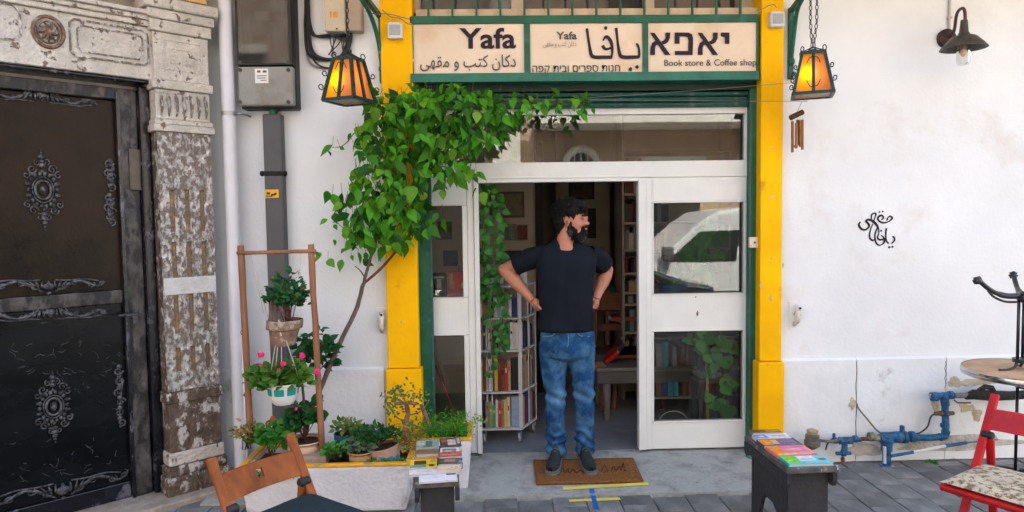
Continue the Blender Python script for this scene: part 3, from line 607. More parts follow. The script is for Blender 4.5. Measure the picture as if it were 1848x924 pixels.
LM().box(xf0-.005, xf0-.001, D-.001, .2, zb, ztl).build('door_gap', BLACKI, dr)
lx0, lz0 = PL(234, 343, D-.035); lx1, lz1 = PL(252, 270, D-.035)
LM().box(lx0, lx1, D-.05, D-.034, lz0, lz1).build('lock_plate', mat('lock_metal', (.10, .09, .07), .5, .2, 20, metal=.6), dr, bevel=.003)
hx, hz = PL(243, 566, D-.035)
LM().box(hx-.014, hx+.014, D-.046, D-.034, hz-.07, hz+.035).build('handle_plate', SILV, dr, bevel=.003)
LM().tube([(hx, D-.045, hz+.003), (hx, D-.085, hz+.003), (hx-.03, D-.09, hz), (hx-.10, D-.088, hz+.004)], [.010, .009, .009, .006], 8).build('handle', SILV, dr, smooth=True)
def spiral(m, cx, cz_, r, a0, turns, y, th, sx=1, hand=1):
    n = int(14*abs(turns)); pts = []; rr = []
    for k in range(n+1):
        t = k/n; a = a0+hand*2*math.pi*turns*t; q = r*(1-t*.85); pts.append((cx+math.cos(a)*q*sx, y, cz_+math.sin(a)*q)); rr.append(th*(1-.4*t))
    return m.tube(pts, rr, 6)
def oval_orn(cpx, cpy, hh, hw):
    cx, cz_ = PL(cpx, cpy, D); r = abs(PL(cpx+hw, cpy, D)[0]-PL(cpx-hw, cpy, D)[0])/2; R = abs(PL(cpx, cpy-hh, D)[1]-PL(cpx, cpy+hh, D)[1])/2; y = D-.008; m = LM(); sx = r/(R*.46)
    def e(x, z, a, b=None, d=.010): m.ell((cx+x*R*sx, y-.002, cz_+z*R), (a*R*sx, d, (b or a)*R), 10, 7)
    e(0, 0, .10, .12, .022); m.ring((cx, y-.006, cz_), R*.20, .007, sx=sx, sz=1.15); m.ring((cx, y-.004, cz_), R*.27, .004, sx=sx, sz=1.15)
    for k in range(18):
        a = 2*math.pi*k/18; e(math.cos(a)*.36, math.sin(a)*.40, .055, .06, .012)
    for k in range(10):
        a = 2*math.pi*(k+.5)/10; e(math.cos(a)*.43, math.sin(a)*.46, .04, .045, .009)
    for sg_ in (-1, 1):
        for hd in (-1, 1):
            spiral(m, cx+sg_*R*sx*.26, cz_+hd*R*.50, R*.12, 0, 1.3, y-.003, .005, sx, sg_*hd); spiral(m, cx+sg_*R*sx*.40, cz_+hd*R*.36, R*.10, 1, 1.2, y-.003, .005, sx, sg_*hd)
            spiral(m, cx+sg_*R*sx*.12, cz_+hd*R*.66, R*.09, 2, 1.2, y-.003, .004, sx, -sg_*hd)
    for z, a in ((.60, .09), (.70, .07), (.80, .10), (.90, .05), (.97, .03), (-.60, .09), (-.70, .10), (-.80, .08), (-.90, .05), (-.98, .025)): e(0, z, a, a*.7, .013)
    return m
def scroll_h(p0, p1, y=D-.006, swell=1, big=.5, up=1):
    """a long symmetric scroll between picture points"""
    a = PL(*p0, y); b = PL(*p1, y); L_ = b[0]-a[0]; m = LM(); at = lambda t, h: (a[0]+L_*t, y, a[1]+(b[1]-a[1])*t+h)
    H = .05*swell*up
    for sgn in (0, 1):
        f = (lambda t: t) if sgn == 0 else (lambda t: 1-t)
        q = smooth_line([at(f(.03), 0), at(f(.10), H*.5), at(f(.18), H*.1), at(f(.26), -H*.15), at(f(.36), H*.35), at(f(.45), H*1.0)], 5)
        m.tube(q, [.004+.005*math.sin(math.pi*i/(len(q)-1)) for i in range(len(q))], 6)
        q = smooth_line([at(f(.08), -H*.1), at(f(.2), -H*.35), at(f(.33), -H*.25), at(f(.44), -H*.3)], 5); m.tube(q, .0045, 6)
        for t, h, r, hd in ((.06, .2, .012, 1), (.15, .35, .015, -1), (.29, .1, .013, 1), (.40, .5, .017, -1)):
            p = at(f(t), H*h); spiral(m, p[0], p[2], r*swell, 1, 1.3, y-.003, .0045, 1.4, hd*(1 if sgn else -1))
        for k in range(5):
            p = at(f(.47-.022*k), H*(.9-.12*k)); q2 = at(f(.5-.05*k), -H*.2); m.tube([q2, ((p[0]+q2[0])/2, y-.01, (p[2]+q2[2])/2), p], [.003, .007, .004], 6)
    p = at(.5, H*.45); m.ell((p[0], y-.004, p[2]), (.028*swell, .014, .020*swell)); p = at(.5, H*1.15); m.ell((p[0], y, p[2]), (.014, .010, .010))
    return m
oval_orn(77, 343, 74, 33).build('medallion', SILV, dr, smooth=True); oval_orn(96, 733, 66, 32).build('medallion', SILV, dr, smooth=True)
# scrolls centred on the leaf axis, partly outside the picture
scroll_h((-45, 168), (182, 190), swell=1.0).build('scroll', SILV, dr, smooth=True)
scroll_h((-35, 513), (196, 508), swell=1.0, up=-1).build('scroll', SILV, dr, smooth=True)
scroll_h((-32, 576), (200, 566), swell=1.0).build('scroll', SILV, dr, smooth=True)
scroll_h((-28, 905), (238, 850), swell=1.3, up=-1).build('scroll', SILV, dr, smooth=True)
def scroll_v(px, py0, py1):
    a = PL(px, py0, D-.006); b = PL(px+(py1-py0)*.02, py1, D-.006); m = LM(); n = 6; Hh = a[1]-b[1]
    for k in range(n):
        z = a[1]-Hh*(k+.5)/n; x = a[0]+(b[0]-a[0])*(k+.5)/n; spiral(m, x+(.006 if k % 2 else -.006), z, .024, k*2.1, 1.3, D-.009, .0065, 1.1, 1 if k % 2 else -1)
        m.ell((x, D-.010, z+Hh/n*.45), (.016, .009, .014), 8, 6)
    m.tube([(a[0], D-.006, a[1]), (a[0]+.012, D-.009, (a[1]*.7+b[1]*.3)), (a[0]-.008, D-.009, (a[1]*.35+b[1]*.65)), (b[0], D-.006, b[1])], .005, 6)
    return m
scroll_v(198, 290, 342).build('scroll', SILV, dr, smooth=True); scroll_v(198, 352, 405).build('scroll', SILV, dr, smooth=True); scroll_v(215, 660, 772).build('scroll', SILV, dr, smooth=True)
# scratched branching marks of the lower leaf are raised paint
r2 = random.Random(5)
SCR = mat('scratch_silver', (.10, .10, .11), .6, .3, 60)
for k in range(85):
    px = r2.uniform(15, 235); py = r2.choice([r2.gauss(645, 22), r2.gauss(845, 22), r2.uniform(600, 870)]); m_ = LM(); q = [(px, py)]; a = r2.gauss(.1, .6)
    for i in range(r2.randint(1, 4)): a += r2.gauss(0, .8); q.append((q[-1][0]+math.cos(a)*r2.uniform(2, 9), q[-1][1]+math.sin(a)*r2.uniform(2, 6)))
    if all(600 < b < 872 and 5 < a_ < 236 for a_, b in q):
        m_.tube([(PL(u, v, D-.0025)[0], D-.0025, PL(u, v, D-.0025)[1]) for u, v in q], [r2.uniform(.0006, .0018) for _ in q], 4).build('chip', SCR, dr)
# orange strip of the next facade over the portal
ob = thing('ochre_facade', 'strip of ochre upper facade above the stone portal', 'building', tuple(PO+PX*-.2+Vector((0, 0, 2.9))))
LM().box(-2.6, .06, .04, .218, zz(-2), 6.2).build('wall', mat('ochre_wall', (.62, .36, .14), .85, .08, 3, .2), ob)
# ================================================================ pipes and boxes on the left wall
dp = thing('downpipe', 'white round downpipe on the wall beside the stone pilaster', 'pipe', (-1.63, -.07, GZ))
PIPEW = mat('white_pipe', (.60, .62, .66), .35, .05, 4, .05, 40, coat=.2); q0, q1 = P(404, 0, -.13), P(432, 700, -.13); xdp = (q0.x+q1.x)/2
MB().lathe([(.042, 0), (.042, 4.9)], (xdp, -.13, GZ+.01), 20).build('pipe', PIPEW, dp, smooth=True, auto=40)
for py in (205, 905):
    z = P(410, py, -.13).z; MB().lathe([(.047, -.012), (.047, .012)], (xdp, -.13, z), 20).build('pipe_clamp', mat('zinc', (.35, .36, .37), .4, .1, 20, metal=.7), dp); MB().tube([(xdp+.045, -.13, z), (xdp+.085, -.10, z), (xdp+.088, .0, z)], .007, 8).build('bracket', MATS['zinc'], dp, smooth=True)
xw, zw0, zw1 = P(441, 700, -.14).x, P(444, 800, -.14).z, P(440, 590, -.14).z
MB().lathe([(.010, 0), (.010, zw1-GZ)], (xw, -.14, GZ), 12).build('thin_pipe', mat('white_conduit', (.74, .75, .77), .3, .04), dp, smooth=True)
for py in (690, 712): MB().box(xw-.018, xw+.014, -.155, -.12, P(440, py, -.14).z-.003, P(440, py, -.14).z+.003).build('clip', DARKM, dp)
# meter box
x0, x1, z0, z1 = rect(427, 526, 526, 0, -.16); x0, x1 = P(427, 100, -.16).x, P(527, 100, -.16).x
zmid = P(477, 118, -.16).z; zbt = P(477, 190, -.16).z; ztp = P(477, 0, -.16).z+.25
mbx = thing('meter_box', 'tall electric meter box with smoked window and grey lower cover high on the wall', 'meter box', ((x0+x1)/2, 0, zbt))
MB().box(x0-.004, x1+.004, -.10, -.0, zbt-.012, ztp).build('case', mat('black_case', (.02, .02, .022), .5, .15), mbx, bevel=.01)
MB().box(x0+.0, x1, -.155, -.101, zbt, zmid-.004).build('cover', mat('aged_grey_cover', (.26, .27, .25), .5, .15, 3, .15, 50, col2=(.20, .17, .13), thr=.62, s2=8, soft=.2), mbx, bevel=.012)
MB().box(x0+.0, x1, -.101, -.096, zmid+.004, ztp).build('back', mat('box_back', (.10, .085, .06), .8, .1), mbx)
for i, (a, b, c, d, cc) in enumerate(((438, 80, 452, 20, (.04, .16, .07)), (460, 38, 510, 20, (.30, .22, .13)), (455, 110, 515, 50, (.06, .05, .045)), (482, 105, 490, 62, (.25, .12, .03)), (428, 118, 434, 0, (.3, .2, .1)))):
    xa_, xb_, za_, zb_ = rect(a, d, c, b, -.13); MB().box(xa_, xb_, -.125-.002*i, -.10, za_, zb_).build('breaker', mat('breaker%d' % i, cc, .5), mbx, bevel=.003)
MB().box(x0, x1, -.158, -.153, zmid+.006, ztp).build('smoked_window', glassmat('smoked_glass', (.42, .36, .28), 1.5, .03, .05), mbx)
for a, b, c, d in ((x0, x0+.012, zmid+.004, ztp), (x1-.02, x1, zmid+.004, ztp), (x0+.012, x1-.02, zmid+.004, zmid+.014)): MB().box(a, b, -.161, -.102, c, d).build('window_frame', MATS['black_case'], mbx)
for px, py in ((433, 126), (520, 126), (433, 184), (520, 184), (433, 112), (520, 112)):
    q = P(px, py, -.16); MB().lathe([(.012, 0), (.012, .006), (.006, .007)], (q.x, -.155, q.z), 12, (0, -1, 0)).build('screw', BLACKI, mbx)
xa_, xb_, za_, zb_ = rect(460, 124, 484, 150, -.158); MB().box(xa_, xb_, -.1575, -.155, za_, zb_).build('label', mat('paper', (.7, .7, .68), .7, .03), mbx)
for a, b, c, d in ((464, 127, 470, 131), (474, 127, 481, 131), (464, 136, 481, 137.5), (464, 140, 480, 141.5), (470, 144, 481, 145.5)):
    u = rect(a, b, c, d, -.1585); MB().box(u[0], u[1], -.1583, -.1574, u[2], u[3]).build('print', INKG, mbx)
# conduit trunk
x0c, x1c_ = P(475, 450, -.08).x, P(511, 450, -.08).x; x0c, x1c_ = P(479, 400, -.08).x, P(513, 400, -.08).x
cdt = thing('cable_conduit', 'dark grey cable duct running down the wall under the meter box', 'conduit', ((x0c+x1c_)/2, 0, GZ))
MB().box(x0c, x1c_, -.08, -.004, GZ+.02, P(490, 205, -.08).z).build('duct', GREYP, cdt, bevel=.012, segs=3)
q = P(493, 198, -.05); MB().lathe([(.026, 0), (.026, .07), (.034, .07), (.034, .085)], (q.x+.002, -.05, P(490, 207, -.05).z), 16).build('green_collar', mat('green_plastic', (.02, .12, .07), .5), cdt, smooth=True, auto=40)
z = P(490, 313, -.08).z
MB().box(x0c-.005, x1c_+.005, -.086, -.004, z-.014, z+.014).build('clamp', DARKM, cdt, bevel=.004)
for s_ in (x0c-.012, x1c_+.012): MB().ell((s_, -.075, z), (.016, .014, .018)).build('clamp_lug', DARKM, cdt, smooth=True)
u = rect(478, 342, 503, 357, -.081); MB().box(u[0], u[1], -.0812, -.0795, u[2], u[3]).build('sticker', mat('yellow_sticker', (.75, .42, .02), .5, .1), cdt)
for a, b, c, d in ((481, 347, 487, 351), (489, 350, 496, 353), (480, 353, 492, 355), (495, 348, 499, 352)):
    u = rect(a, b, c, d, -.082); MB().box(u[0], u[1], -.0816, -.0811, u[2], u[3]).build('print', INK, cdt)
# telecom box
x0, x1 = P(585, 30, -.12).x, P(622, 30, -.12).x; z0 = P(605, 56, -.12).z
tb = thing('telecom_box', 'small beige number 18 junction box with cables hanging beneath it', 'junction box', ((x0+x1)/2, 0, z0)); BEI = mat('beige_plastic', (.52, .46, .34), .5, .08, 5)
MB().box(x0, x1, -.12, -.0, z0, z0+.42).build('case', BEI, tb, bevel=.01)
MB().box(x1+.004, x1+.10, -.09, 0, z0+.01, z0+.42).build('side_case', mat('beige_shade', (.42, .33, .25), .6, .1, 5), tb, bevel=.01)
MB().box(x0+.02, x1-.01, -.11, -.02, z0-.012, z0).build('grommet', BLACKI, tb)
u = rect(595, 21, 610, 32, -.121)
text_on('18', u, -.1205, mat('orange_digits', (.75, .28, .02), .6), tb, bold=.05)
q = P(608, 52, -.12); MB().lathe([(.006, 0), (.006, .004)], (q.x, -.12, q.z), 10, (0, -1, 0)).build('lock', BLACKI, tb)
CAB = mat('black_cable', (.028, .026, .028), .6, .1, 30); CABG = mat('grey_cable', (.20, .19, .18), .6, .1, 30)
cb = thing('cable_bundle', 'bundle of dark loose cables drooping across the wall behind the hanging lantern', 'cables', (P(560, 60, -.03).x, 0, 2.7))
rc = random.Random(3)
for k in range(9):
    j = rc.uniform(-5, 5); e = (rc.uniform(600, 640), rc.uniform(58, 66)); d = rc.uniform(20, 70)
    q = [(555+j*.8, -25), (556+j, 20+j), (556+j*1.2, 55+j), (563+j*1.5, 85+d*.35), (590+j, 95+d*.42), (618+j, 92+d*.3), (630+j, 80), e] if k > 2 else [(554+j, -25), (557+j, 30), (566+j, 62), (590+j, 66+j), (606+j, 60)]
    MB().tube([P(a, b, -.02-.006*(k % 4)) for a, b in smooth_line(q, 5)], rc.choice([.005, .006, .008]), 6).build('cable', CAB if k % 4 else CABG, cb, smooth=True)
for k in range(7):
    x = 597+k*5.5; q = [(x, 55), (x-3+rc.uniform(-4, 4), 75), (x-8+rc.uniform(-14, 20), 100+rc.uniform(-5, 8))]
    MB().tube([P(a, b, -.05) for a, b in smooth_line(q, 5)], .0035, 5).build('cable', CAB, cb, smooth=True)
for q in ([(690, 18), (705, 30), (722, 33), (735, 42), (745, 45)], [(660, 20), (680, 26), (700, 25), (740, 35)], [(1366, 20), (1380, 14), (1395, 8), (1402, 14)]):
    MB().tube([P(a, b, -.12) for a, b in smooth_line(q, 5)], .003, 5).build('cable', CABG, cb, smooth=True)
# two thin wires across the front
for q, lab in (([(700, 176), (880, 178), (1040, 180), (1420, 183), (1452, 182)], 'thin grey wire strung level across the shutter'), ([(905, 188), (1040, 178), (1220, 166), (1420, 150), (1440, 148)], 'thin grey wire rising across the shutter towards the wind chime side')):
    o = MB().tube([P(a, b, -.10) for a, b in smooth_line(q, 6)], .0016, 5).build('wire', CABG, smooth=True); tag(o, lab, 'wire')

# far side of the doorway, mirrored about the leaf
LM().box(xleft-.10, xleft-.001, D-.035, .218, zb, ztl+.006).build('door_frame', GVEIN, dr, bevel=.005); LM().box(xleft-.17, xleft-.101, D-.075, .219, zb, z0l-.03).build('marble_jamb', VEIN, dr, bevel=.012)
for nm_, a_, b_, c_, d_, m__ in (('plinth', -.03, .03, GZ+.02, zz(812), BROWNST), ('pedestal', 0, 0, zz(812)+.001, zz(703), BROWNST), ('shaft', 0, 0, zz(703)+.001, zz(241), PEELF), ('necking', -.02, .02, zz(241)+.001, zz(219), PEEL), ('frieze', 0, 0, zz(219)+.001, z0l-.001, PEEL)):
    LM().box(xleft-.171-wd+a_, xleft-.171+b_, -b_, .219, c_, d_).build(nm_, m__, pt, bevel=.006)
# ================================================================ lanterns on brackets
GLM = mat('lantern_green', (.006, .040, .036), .4, .25, 25, .2, 60, col2=(.03, .05, .04), thr=.62, s2=30)
AMBER = lampglass('lit_amber_glass', (.95, .60, .02)); AMBER2 = lampglass('dim_amber_glass', (.85, .50, .18))
def lantern(cpx, top, bot, Yd, wpx, rz, label, chains, power, bright):
    c = P(cpx, bot, Yd); zb_ = c.z; H = P(cpx, top, Yd).z-zb_; k = (Yd-CAM.y)/FPX; wb = wpx*k*.78; wt = wb*.56
    t = thing('hanging_lantern', label, 'lantern', tuple(c), rz, 'green wrought lanterns beside the sign')
    R = Matrix.Rotation(rz, 3, 'Z'); W_ = lambda x, y, z: c+R @ Vector((x, y, z))
    def hw(z): return (wb+(wt-wb)*z/H)/2
    fr = MB(); cs = [(-1, -1), (1, -1), (1, 1), (-1, 1)]
    for i, (sx, sy) in enumerate(cs):
        fr.beam(W_(sx*wb/2, sy*wb/2, 0), W_(sx*wt/2, sy*wt/2, H), .017, .017, up=R @ Vector((0, 1, 0)))
        nx_, ny_ = cs[(i+1) % 4]
        for z in (0.004, H): fr.beam(W_(sx*hw(z), sy*hw(z), z), W_(nx_*hw(z), ny_*hw(z), z), .020, .017)
        mx, my = (sx+nx_)/2, (sy+ny_)/2
        fr.beam(W_(mx*hw(0), my*hw(0), 0), W_(mx*hw(H), my*hw(H), H), .017, .012, up=R @ Vector((mx, my, 0)))
    fr.build('frame', GLM, t)
    for i, (sx, sy) in enumerate(cs):
        nx_, ny_ = cs[(i+1) % 4]
        for h in (0, 1):
            a = Vector((sx, sy, 0)).lerp(Vector((nx_, ny_, 0)), h*.5); b = Vector((sx, sy, 0)).lerp(Vector((nx_, ny_, 0)), h*.5+.5); m_ = MB()
            q = .93; m_.add([W_(a.x*hw(0)*q, a.y*hw(0)*q, .006), W_(b.x*hw(0)*q, b.y*hw(0)*q, .006), W_(b.x*hw(H)*q, b.y*hw(H)*q, H-.006), W_(a.x*hw(H)*q, a.y*hw(H)*q, H-.006)], [(0, 1, 2, 3)])
            o = m_.build('glass_pane', AMBER if (i in (0, 3) and h == bright) or i == 3 else AMBER2, t); sd_ = o.modifiers.new('s', 'SOLIDIFY'); sd_.thickness = .002
    m_ = MB(); q = wb*.44; m_.add([W_(-q, -q, .001), W_(q, -q, .001), W_(q, q, .001), W_(-q, q, .001)], [(0, 1, 2, 3)]); m_.build('bottom_pane', mat('amber_base', (.35, .13, .02), .3, .2, 20), t)
    cap = MB(); cap.add([W_(x*wt/2*.9, y*wt/2*.9, H) for x, y in cs]+[W_(0, 0, H+.035)], [(0, 1, 4), (1, 2, 4), (2, 3, 4), (3, 0, 4)]); cap.build('cap', GLM, t)
    # curls
    for i, (sx, sy) in enumerate(cs):
        d = R @ Vector((sx, sy, 0)).normalized(); 
        for z, r, out in ((H*.30, .017, 1), (H*.62, .015, 1)):
            b0 = W_(sx*hw(z), sy*hw(z), z); pts = [b0+d*(.004+.0*k_) for k_ in (0,)]
            for k_ in range(15):
                a = -1.9+k_*.42; rr = r*(1-k_*.035); pts.append(b0+d*(.026+rr*math.cos(a))+Vector((0, 0, rr*math.sin(a)+.006)))
            MB().tube(pts, .0035, 5).build('curl', BLACKI, t, smooth=True)
        b0 = W_(sx*wt/2, sy*wt/2, H); e = W_(0, 0, H+.045); pts = [b0+Vector((0, 0, .002)), b0+d*.012+Vector((0, 0, .02)), b0+d*.0+Vector((0, 0, .038)), b0-d*.014+Vector((0, 0, .032)), b0-d*.012+Vector((0, 0, .016)), b0-d*.03+Vector((0, 0, .018)), e]
        MB().tube(smooth_line(pts, 3), .0035, 5).build('curl', BLACKI, t, smooth=True)
    for i in (0,):
        for sgn in (-1, 1):
            for zz_, hd in ((H*.80, 1), (H*.24, -1)):
                pts = [W_(sgn*(.012+.026*math.sin(a*.5))*1.0, -hw(zz_)-.006, zz_+hd*(-.0+.020*math.cos(a))) for a in np.linspace(-1.2, 2.6, 9)]
                MB().tube(pts, .0028, 5).build('pane_hook', BLACKI, t, smooth=True)
    # bulb
    o = MB().ell(W_(wb*.08, wb*.1, H*.42), (.018, .018, .03)).build('bulb', emit('bulb_glow', (1, .72, .25), 1.2), t, smooth=True)
    ld = bpy.data.lights.new('lantern_light', 'POINT'); ld.energy = power; ld.color = (1, .84, .45); ld.shadow_soft_size = .015; lo = bpy.data.objects.new('lantern_light', ld); COL.objects.link(lo); lo.location = W_(-wb*.13, -wb*.16, H*.45)
    # chains
    for ci, dx in enumerate(chains):
        n = 16; z0_ = H+.04
        for k_ in range(n):
            p = W_(dx*(.3+.7*min(1, k_/5)), 0, z0_+k_*.028); m_ = MB(); a = (k_ % 2)*math.pi/2
            m_.tube([p+Vector((math.cos(a)*math.cos(q_)*.008, math.sin(a)*math.cos(q_)*.008, .016*math.sin(q_)+.014)) for q_ in np.linspace(0, 2*math.pi, 11)], .0028, 5, cap=False); m_.build('chain_link', GLM if ci == 0 and len(chains) == 1 else BLACKI, t, smooth=True)
    return t
LW = -.5; RW = -.34
lantern(631, 108, 184, LW, 84, math.radians(-24), 'lit green lantern with amber panes hanging before the meter box side wall', [0], .16, 0)
lantern(1466, 98, 173, RW, 84, math.radians(-22), 'lit green lantern with amber panes hanging above the bamboo wind chime', [-.015, .02], .16, 0)
def bracket(px_foot, yb, yt, Yd, px_end, label):
    f0 = P(px_foot, yb, -.02); x = f0.x; zt_ = P(px_foot, yt, -.02).z; e = P(px_end, -6, Yd); t = thing('lantern_bracket', label, 'bracket', (x, 0, f0.z), group='green iron lantern brackets')
    MB().box(x-.016, x+.016, -.028, .0, f0.z, zt_+.05).build('wall_bar', GRN, t, bevel=.003)
    top = Vector((x, -.02, zt_+.03)); end = Vector((e.x, Yd-.1, zt_+.12)); MB().beam(top, end, .03, .03).build('arm', GRN, t, bevel=.003)
    q = smooth_line([(x, -.025, zt_-.30), (x+(e.x-x)*.10, -.07, zt_-.13), (x+(e.x-x)*.35, Yd*.38, zt_-.0), (x+(e.x-x)*.62, Yd*.66, zt_+.05)], 5)
    MB().tube(q, [.012, .012, .013]+[.014]*(len(q)-3), 8).build('brace', GRN, t, smooth=True)
    MB().ell((x, -.035, zt_-.30), (.02, .02, .026)).build('knob', GRN, t, smooth=True); sp = MB(); spiral(sp, x+.006, f0.z+.01, .024, math.pi/2, 1.2, -.03, .005, 1, -1); sp.build('curl', BLACKI, t, smooth=True)
bracket(690, 150, 40, LW, 628, 'green iron bracket beside the left yellow pillar holding a lantern above the vine'); bracket(1427, 142, 28, RW, 1462, 'green iron bracket between the right yellow pillar and the lit lantern there')
# ================================================================ wind chime
c = P(1438, 205, -.16); t = thing('wind_chime', 'small bamboo wind chime of hanging tubes under the lantern', 'wind chime', tuple(c)); BAM = mat('brown_bamboo', (.30, .13, .05), .5, .3, 20, .3, 60, stretch=(1, 1, .2))
MB().tube([P(1426, 213, -.16), P(1449, 202, -.16)], .017, 10).build('top_wood', mat('dark_wood', (.09, .045, .02), .6, .3, 20), t, smooth=False)
for a, b0, b1, dy in ((1430, 219, 275, 0), (1437, 222, 268, -.02), (1440, 216, 262, .02), (1444, 217, 265, 0), (1448, 216, 270, .01)):
    MB().lathe([(.006, 0), (.008, .0), (.008, 1)], (0, 0, 0), 10).build('tube', BAM, t, world=False) if 0 else MB().tube([P(a, b0, -.16+dy), P(a, b1, -.16+dy)], .0088, 10).build('tube', BAM, t)
    MB().tube([P(a, b0-6, -.16), P(a, b0+2, -.16+dy)], .001, 4).build('string', CAB, t)
MB().ell(P(1435, 264, -.165), (.016, .016, .008)).build('clapper', BAM, t, smooth=True)
MB().tube([P(1447, 184, -.16), P(1438, 203, -.16)], .0012, 4).build('string', CAB, t)
# ================================================================ barn lamp
d0 = P(1712, 68, -.03); t = thing('barn_lamp', 'dark gooseneck barn lamp with glass jar bulb on the bare white wall', 'wall lamp', tuple(d0)); BR = mat('aged_bronze', (.05, .035, .03), .5, .3, 20, .2, 60, metal=.4); BRS = mat('bronze_shade', (.085, .075, .06), .5, .25, 12, .25, 60, metal=.4)
MB().lathe([(.062, 0), (.062, .018), (.045, .032), (0.001, .036)], (d0.x, 0, d0.z), 28, (0, -1, 0)).build('wall_rose', BR, t, smooth=True, auto=35)
LYD = -.30; k = (LYD-CAM.y)/FPX
q = [(d0.x+.01, -.03, d0.z), P(1722, 55, -.10), P(1727, 25, -.20), P(1736, 15, -.27), P(1741, 20, -.3), P(1742, 40, -.3)]
MB().tube(smooth_line(q, 6), .0095, 10).build('gooseneck', mat('rusty_neck', (.09, .035, .03), .5, .2, 20), t, smooth=True)
sc0 = P(1739, 80, LYD); cx_, cy_ = sc0.x, LYD; zr = P(1739, 88, LYD).z
MB().lathe([(.018, .175), (.020, .165), (.026, .10), (.030, .095), (.034, .085), (.07, .070), (.112, .025), (.128, .005), (.130, 0), (.124, .0), (.106, .018), (.065, .055), (.03, .07)], (cx_, cy_, zr), 36, cap=False).build('shade', BRS, t, smooth=True, auto=50)
MB().lathe([(.034, .05), (.038, 0), (.038, -.075), (.028, -.098), (.001, -.104)], (cx_, cy_, zr), 20).build('glass_jar', glassmat('jar_glass', (.93, .93, .92), 1.45, .0, .10), t, smooth=True)
MB().ell((cx_, cy_, zr-.02), (.018, .018, .03)).build('bulb', mat('pinkish_bulb', (.75, .45, .33), .3, .02), t, smooth=True)
MB().lathe([(.016, -.01), (.016, .05)], (cx_, cy_, zr), 12).build('socket', mat('brass', (.5, .3, .12), .35, .1, metal=.8), t)
xq = P(1714, 25, -.012).x; MB().lathe([(.008, 0), (.008, .9)], (xq, -.010, d0.z+.05), 10).build('conduit', mat('grey_conduit', (.42, .42, .41), .5, .05), t); 
q = P(1716, 32, -.012); MB().box(xq-.014, xq+.014, -.022, 0, q.z-.008, q.z+.008).build('clip', MATS['grey_conduit'], t, bevel=.003)
# ================================================================ water pipes on the right wall
BLU = mat('blue_pipe_paint', (.02, .12, .27), .5, .4, 22, .6, 50, col2=(.17, .10, .06), thr=.60, s2=24, soft=.04); BLU2 = mat('chipped_blue_paint', (.03, .14, .30), .6, .3, 14, .5, 50, col2=(.55, .56, .58), thr=.5, s2=14)
RUST = mat('rusty_iron', (.16, .06, .03), .9, .3, 30, .6, 60); YP = -.10; PR = lambda a, b, y=YP: P(a, b, y)
wp = thing('water_pipes', 'run of blue painted water pipes and valves along the foot of the white wall', 'pipes', (2.6, -.1, GZ))
def tb_(nm, pts, r, m_=BLU, y=YP, seg=12): return MB().tube([PR(a, b, y) for a, b in pts], r, seg).build(nm, m_, wp, smooth=True, auto=45)
def fit(nm, a, b, r, L_, ax, m_=BLU, y=YP):
    p = PR(a, b, y); v = Vector({'x': (1, 0, 0), 'z': (0, 0, 1), 'y': (0, -1, 0)}[ax]); return MB().lathe([(r*.8, -L_/2), (r, -L_/2+.003), (r, L_/2-.003), (r*.8, L_/2)], p, 8 if r < .03 else 14, v).build(nm, m_, wp)
tb_('riser', [(1600, 842), (1600, 794)], .027); fit('flange', 1600, 843, .05, .02, 'z', BLU2); fit('tee', 1600, 806, .036, .06, 'z'); fit('tee', 1601, 790, .042, .06, 'z'); tb_('chipped_riser', [(1596.5, 836), (1596.5, 806)], .010, mat('chalk_white', (.62, .62, .64), .8), YP-.026)
tb_('valve_body', [(1588, 792), (1604, 789), (1622, 789), (1632, 788)], [.030, .034, .040, .030]); fit('valve_bonnet', 1628, 776, .016, .06, 'z'); fit('union', 1632, 789, .040, .03, 'x'); fit('union', 1646, 788, .036, .03, 'x')
tb_('horizontal_pipe', [(1640, 789), (1672, 790), (1704, 788)], .022); tb_('elbow', [(1696, 789), (1705, 787), (1707, 777)], .027); tb_('riser', [(1707, 784), (1705, 722)], .022); fit('union', 1705, 768, .028, .03, 'z')
tb_('top_elbow', [(1706, 732), (1704, 716), (1700, 714)], .026); tb_('top_pipe', [(1684, 714), (1720, 713)], .020); fit('union', 1686, 716, .030, .045, 'x'); fit('union', 1716, 713, .028, .03, 'x'); fit('stop_cap', 1681, 717, .024, .015, 'x', BLU2)
tb_('old_pipe', [(1722, 714), (1760, 713)], .018, mat('bare_galvanised', (.20, .19, .16), .8, .3, 20, .5)); tb_('lagging', [(1742, 716), (1758, 712), (1790, 714), (1822, 714), (1850, 712)], [.02, .034, .036, .030, .03], mat('tarred_lagging', (.035, .035, .03), .95, .3, 20, .8)); tb_('lagging_strap', [(1765, 704), (1778, 698), (1790, 700), (1797, 708)], [.01, .018, .018, .008], MATS['tarred_lagging'])
tb_('wire_tail', [(1722, 722), (1728, 727), (1752, 727)], .005, RUST); fit('clamp', 1704, 746, .014, .13, 'x', mat('brown_clamp', (.14, .09, .05), .7)); fit('clamp_nut', 1698, 746, .018, .02, 'x', MATS['brown_clamp']); fit('clamp_nut', 1711, 746, .018, .02, 'x', MATS['brown_clamp'])
tb_('valve_neck', [(1586, 791), (1576, 791), (1566, 792)], [.022, .016, .014], mat('brass_valve', (.30, .26, .18), .5, .3, 20, metal=.4)); fit('valve_nut', 1572, 788, .030, .035, 'x', mat('verdigris_brass', (.16, .17, .12), .6, .3, 20, metal=.3)); fit('rusty_joint', 1560, 792, .014, .06, 'x', RUST)
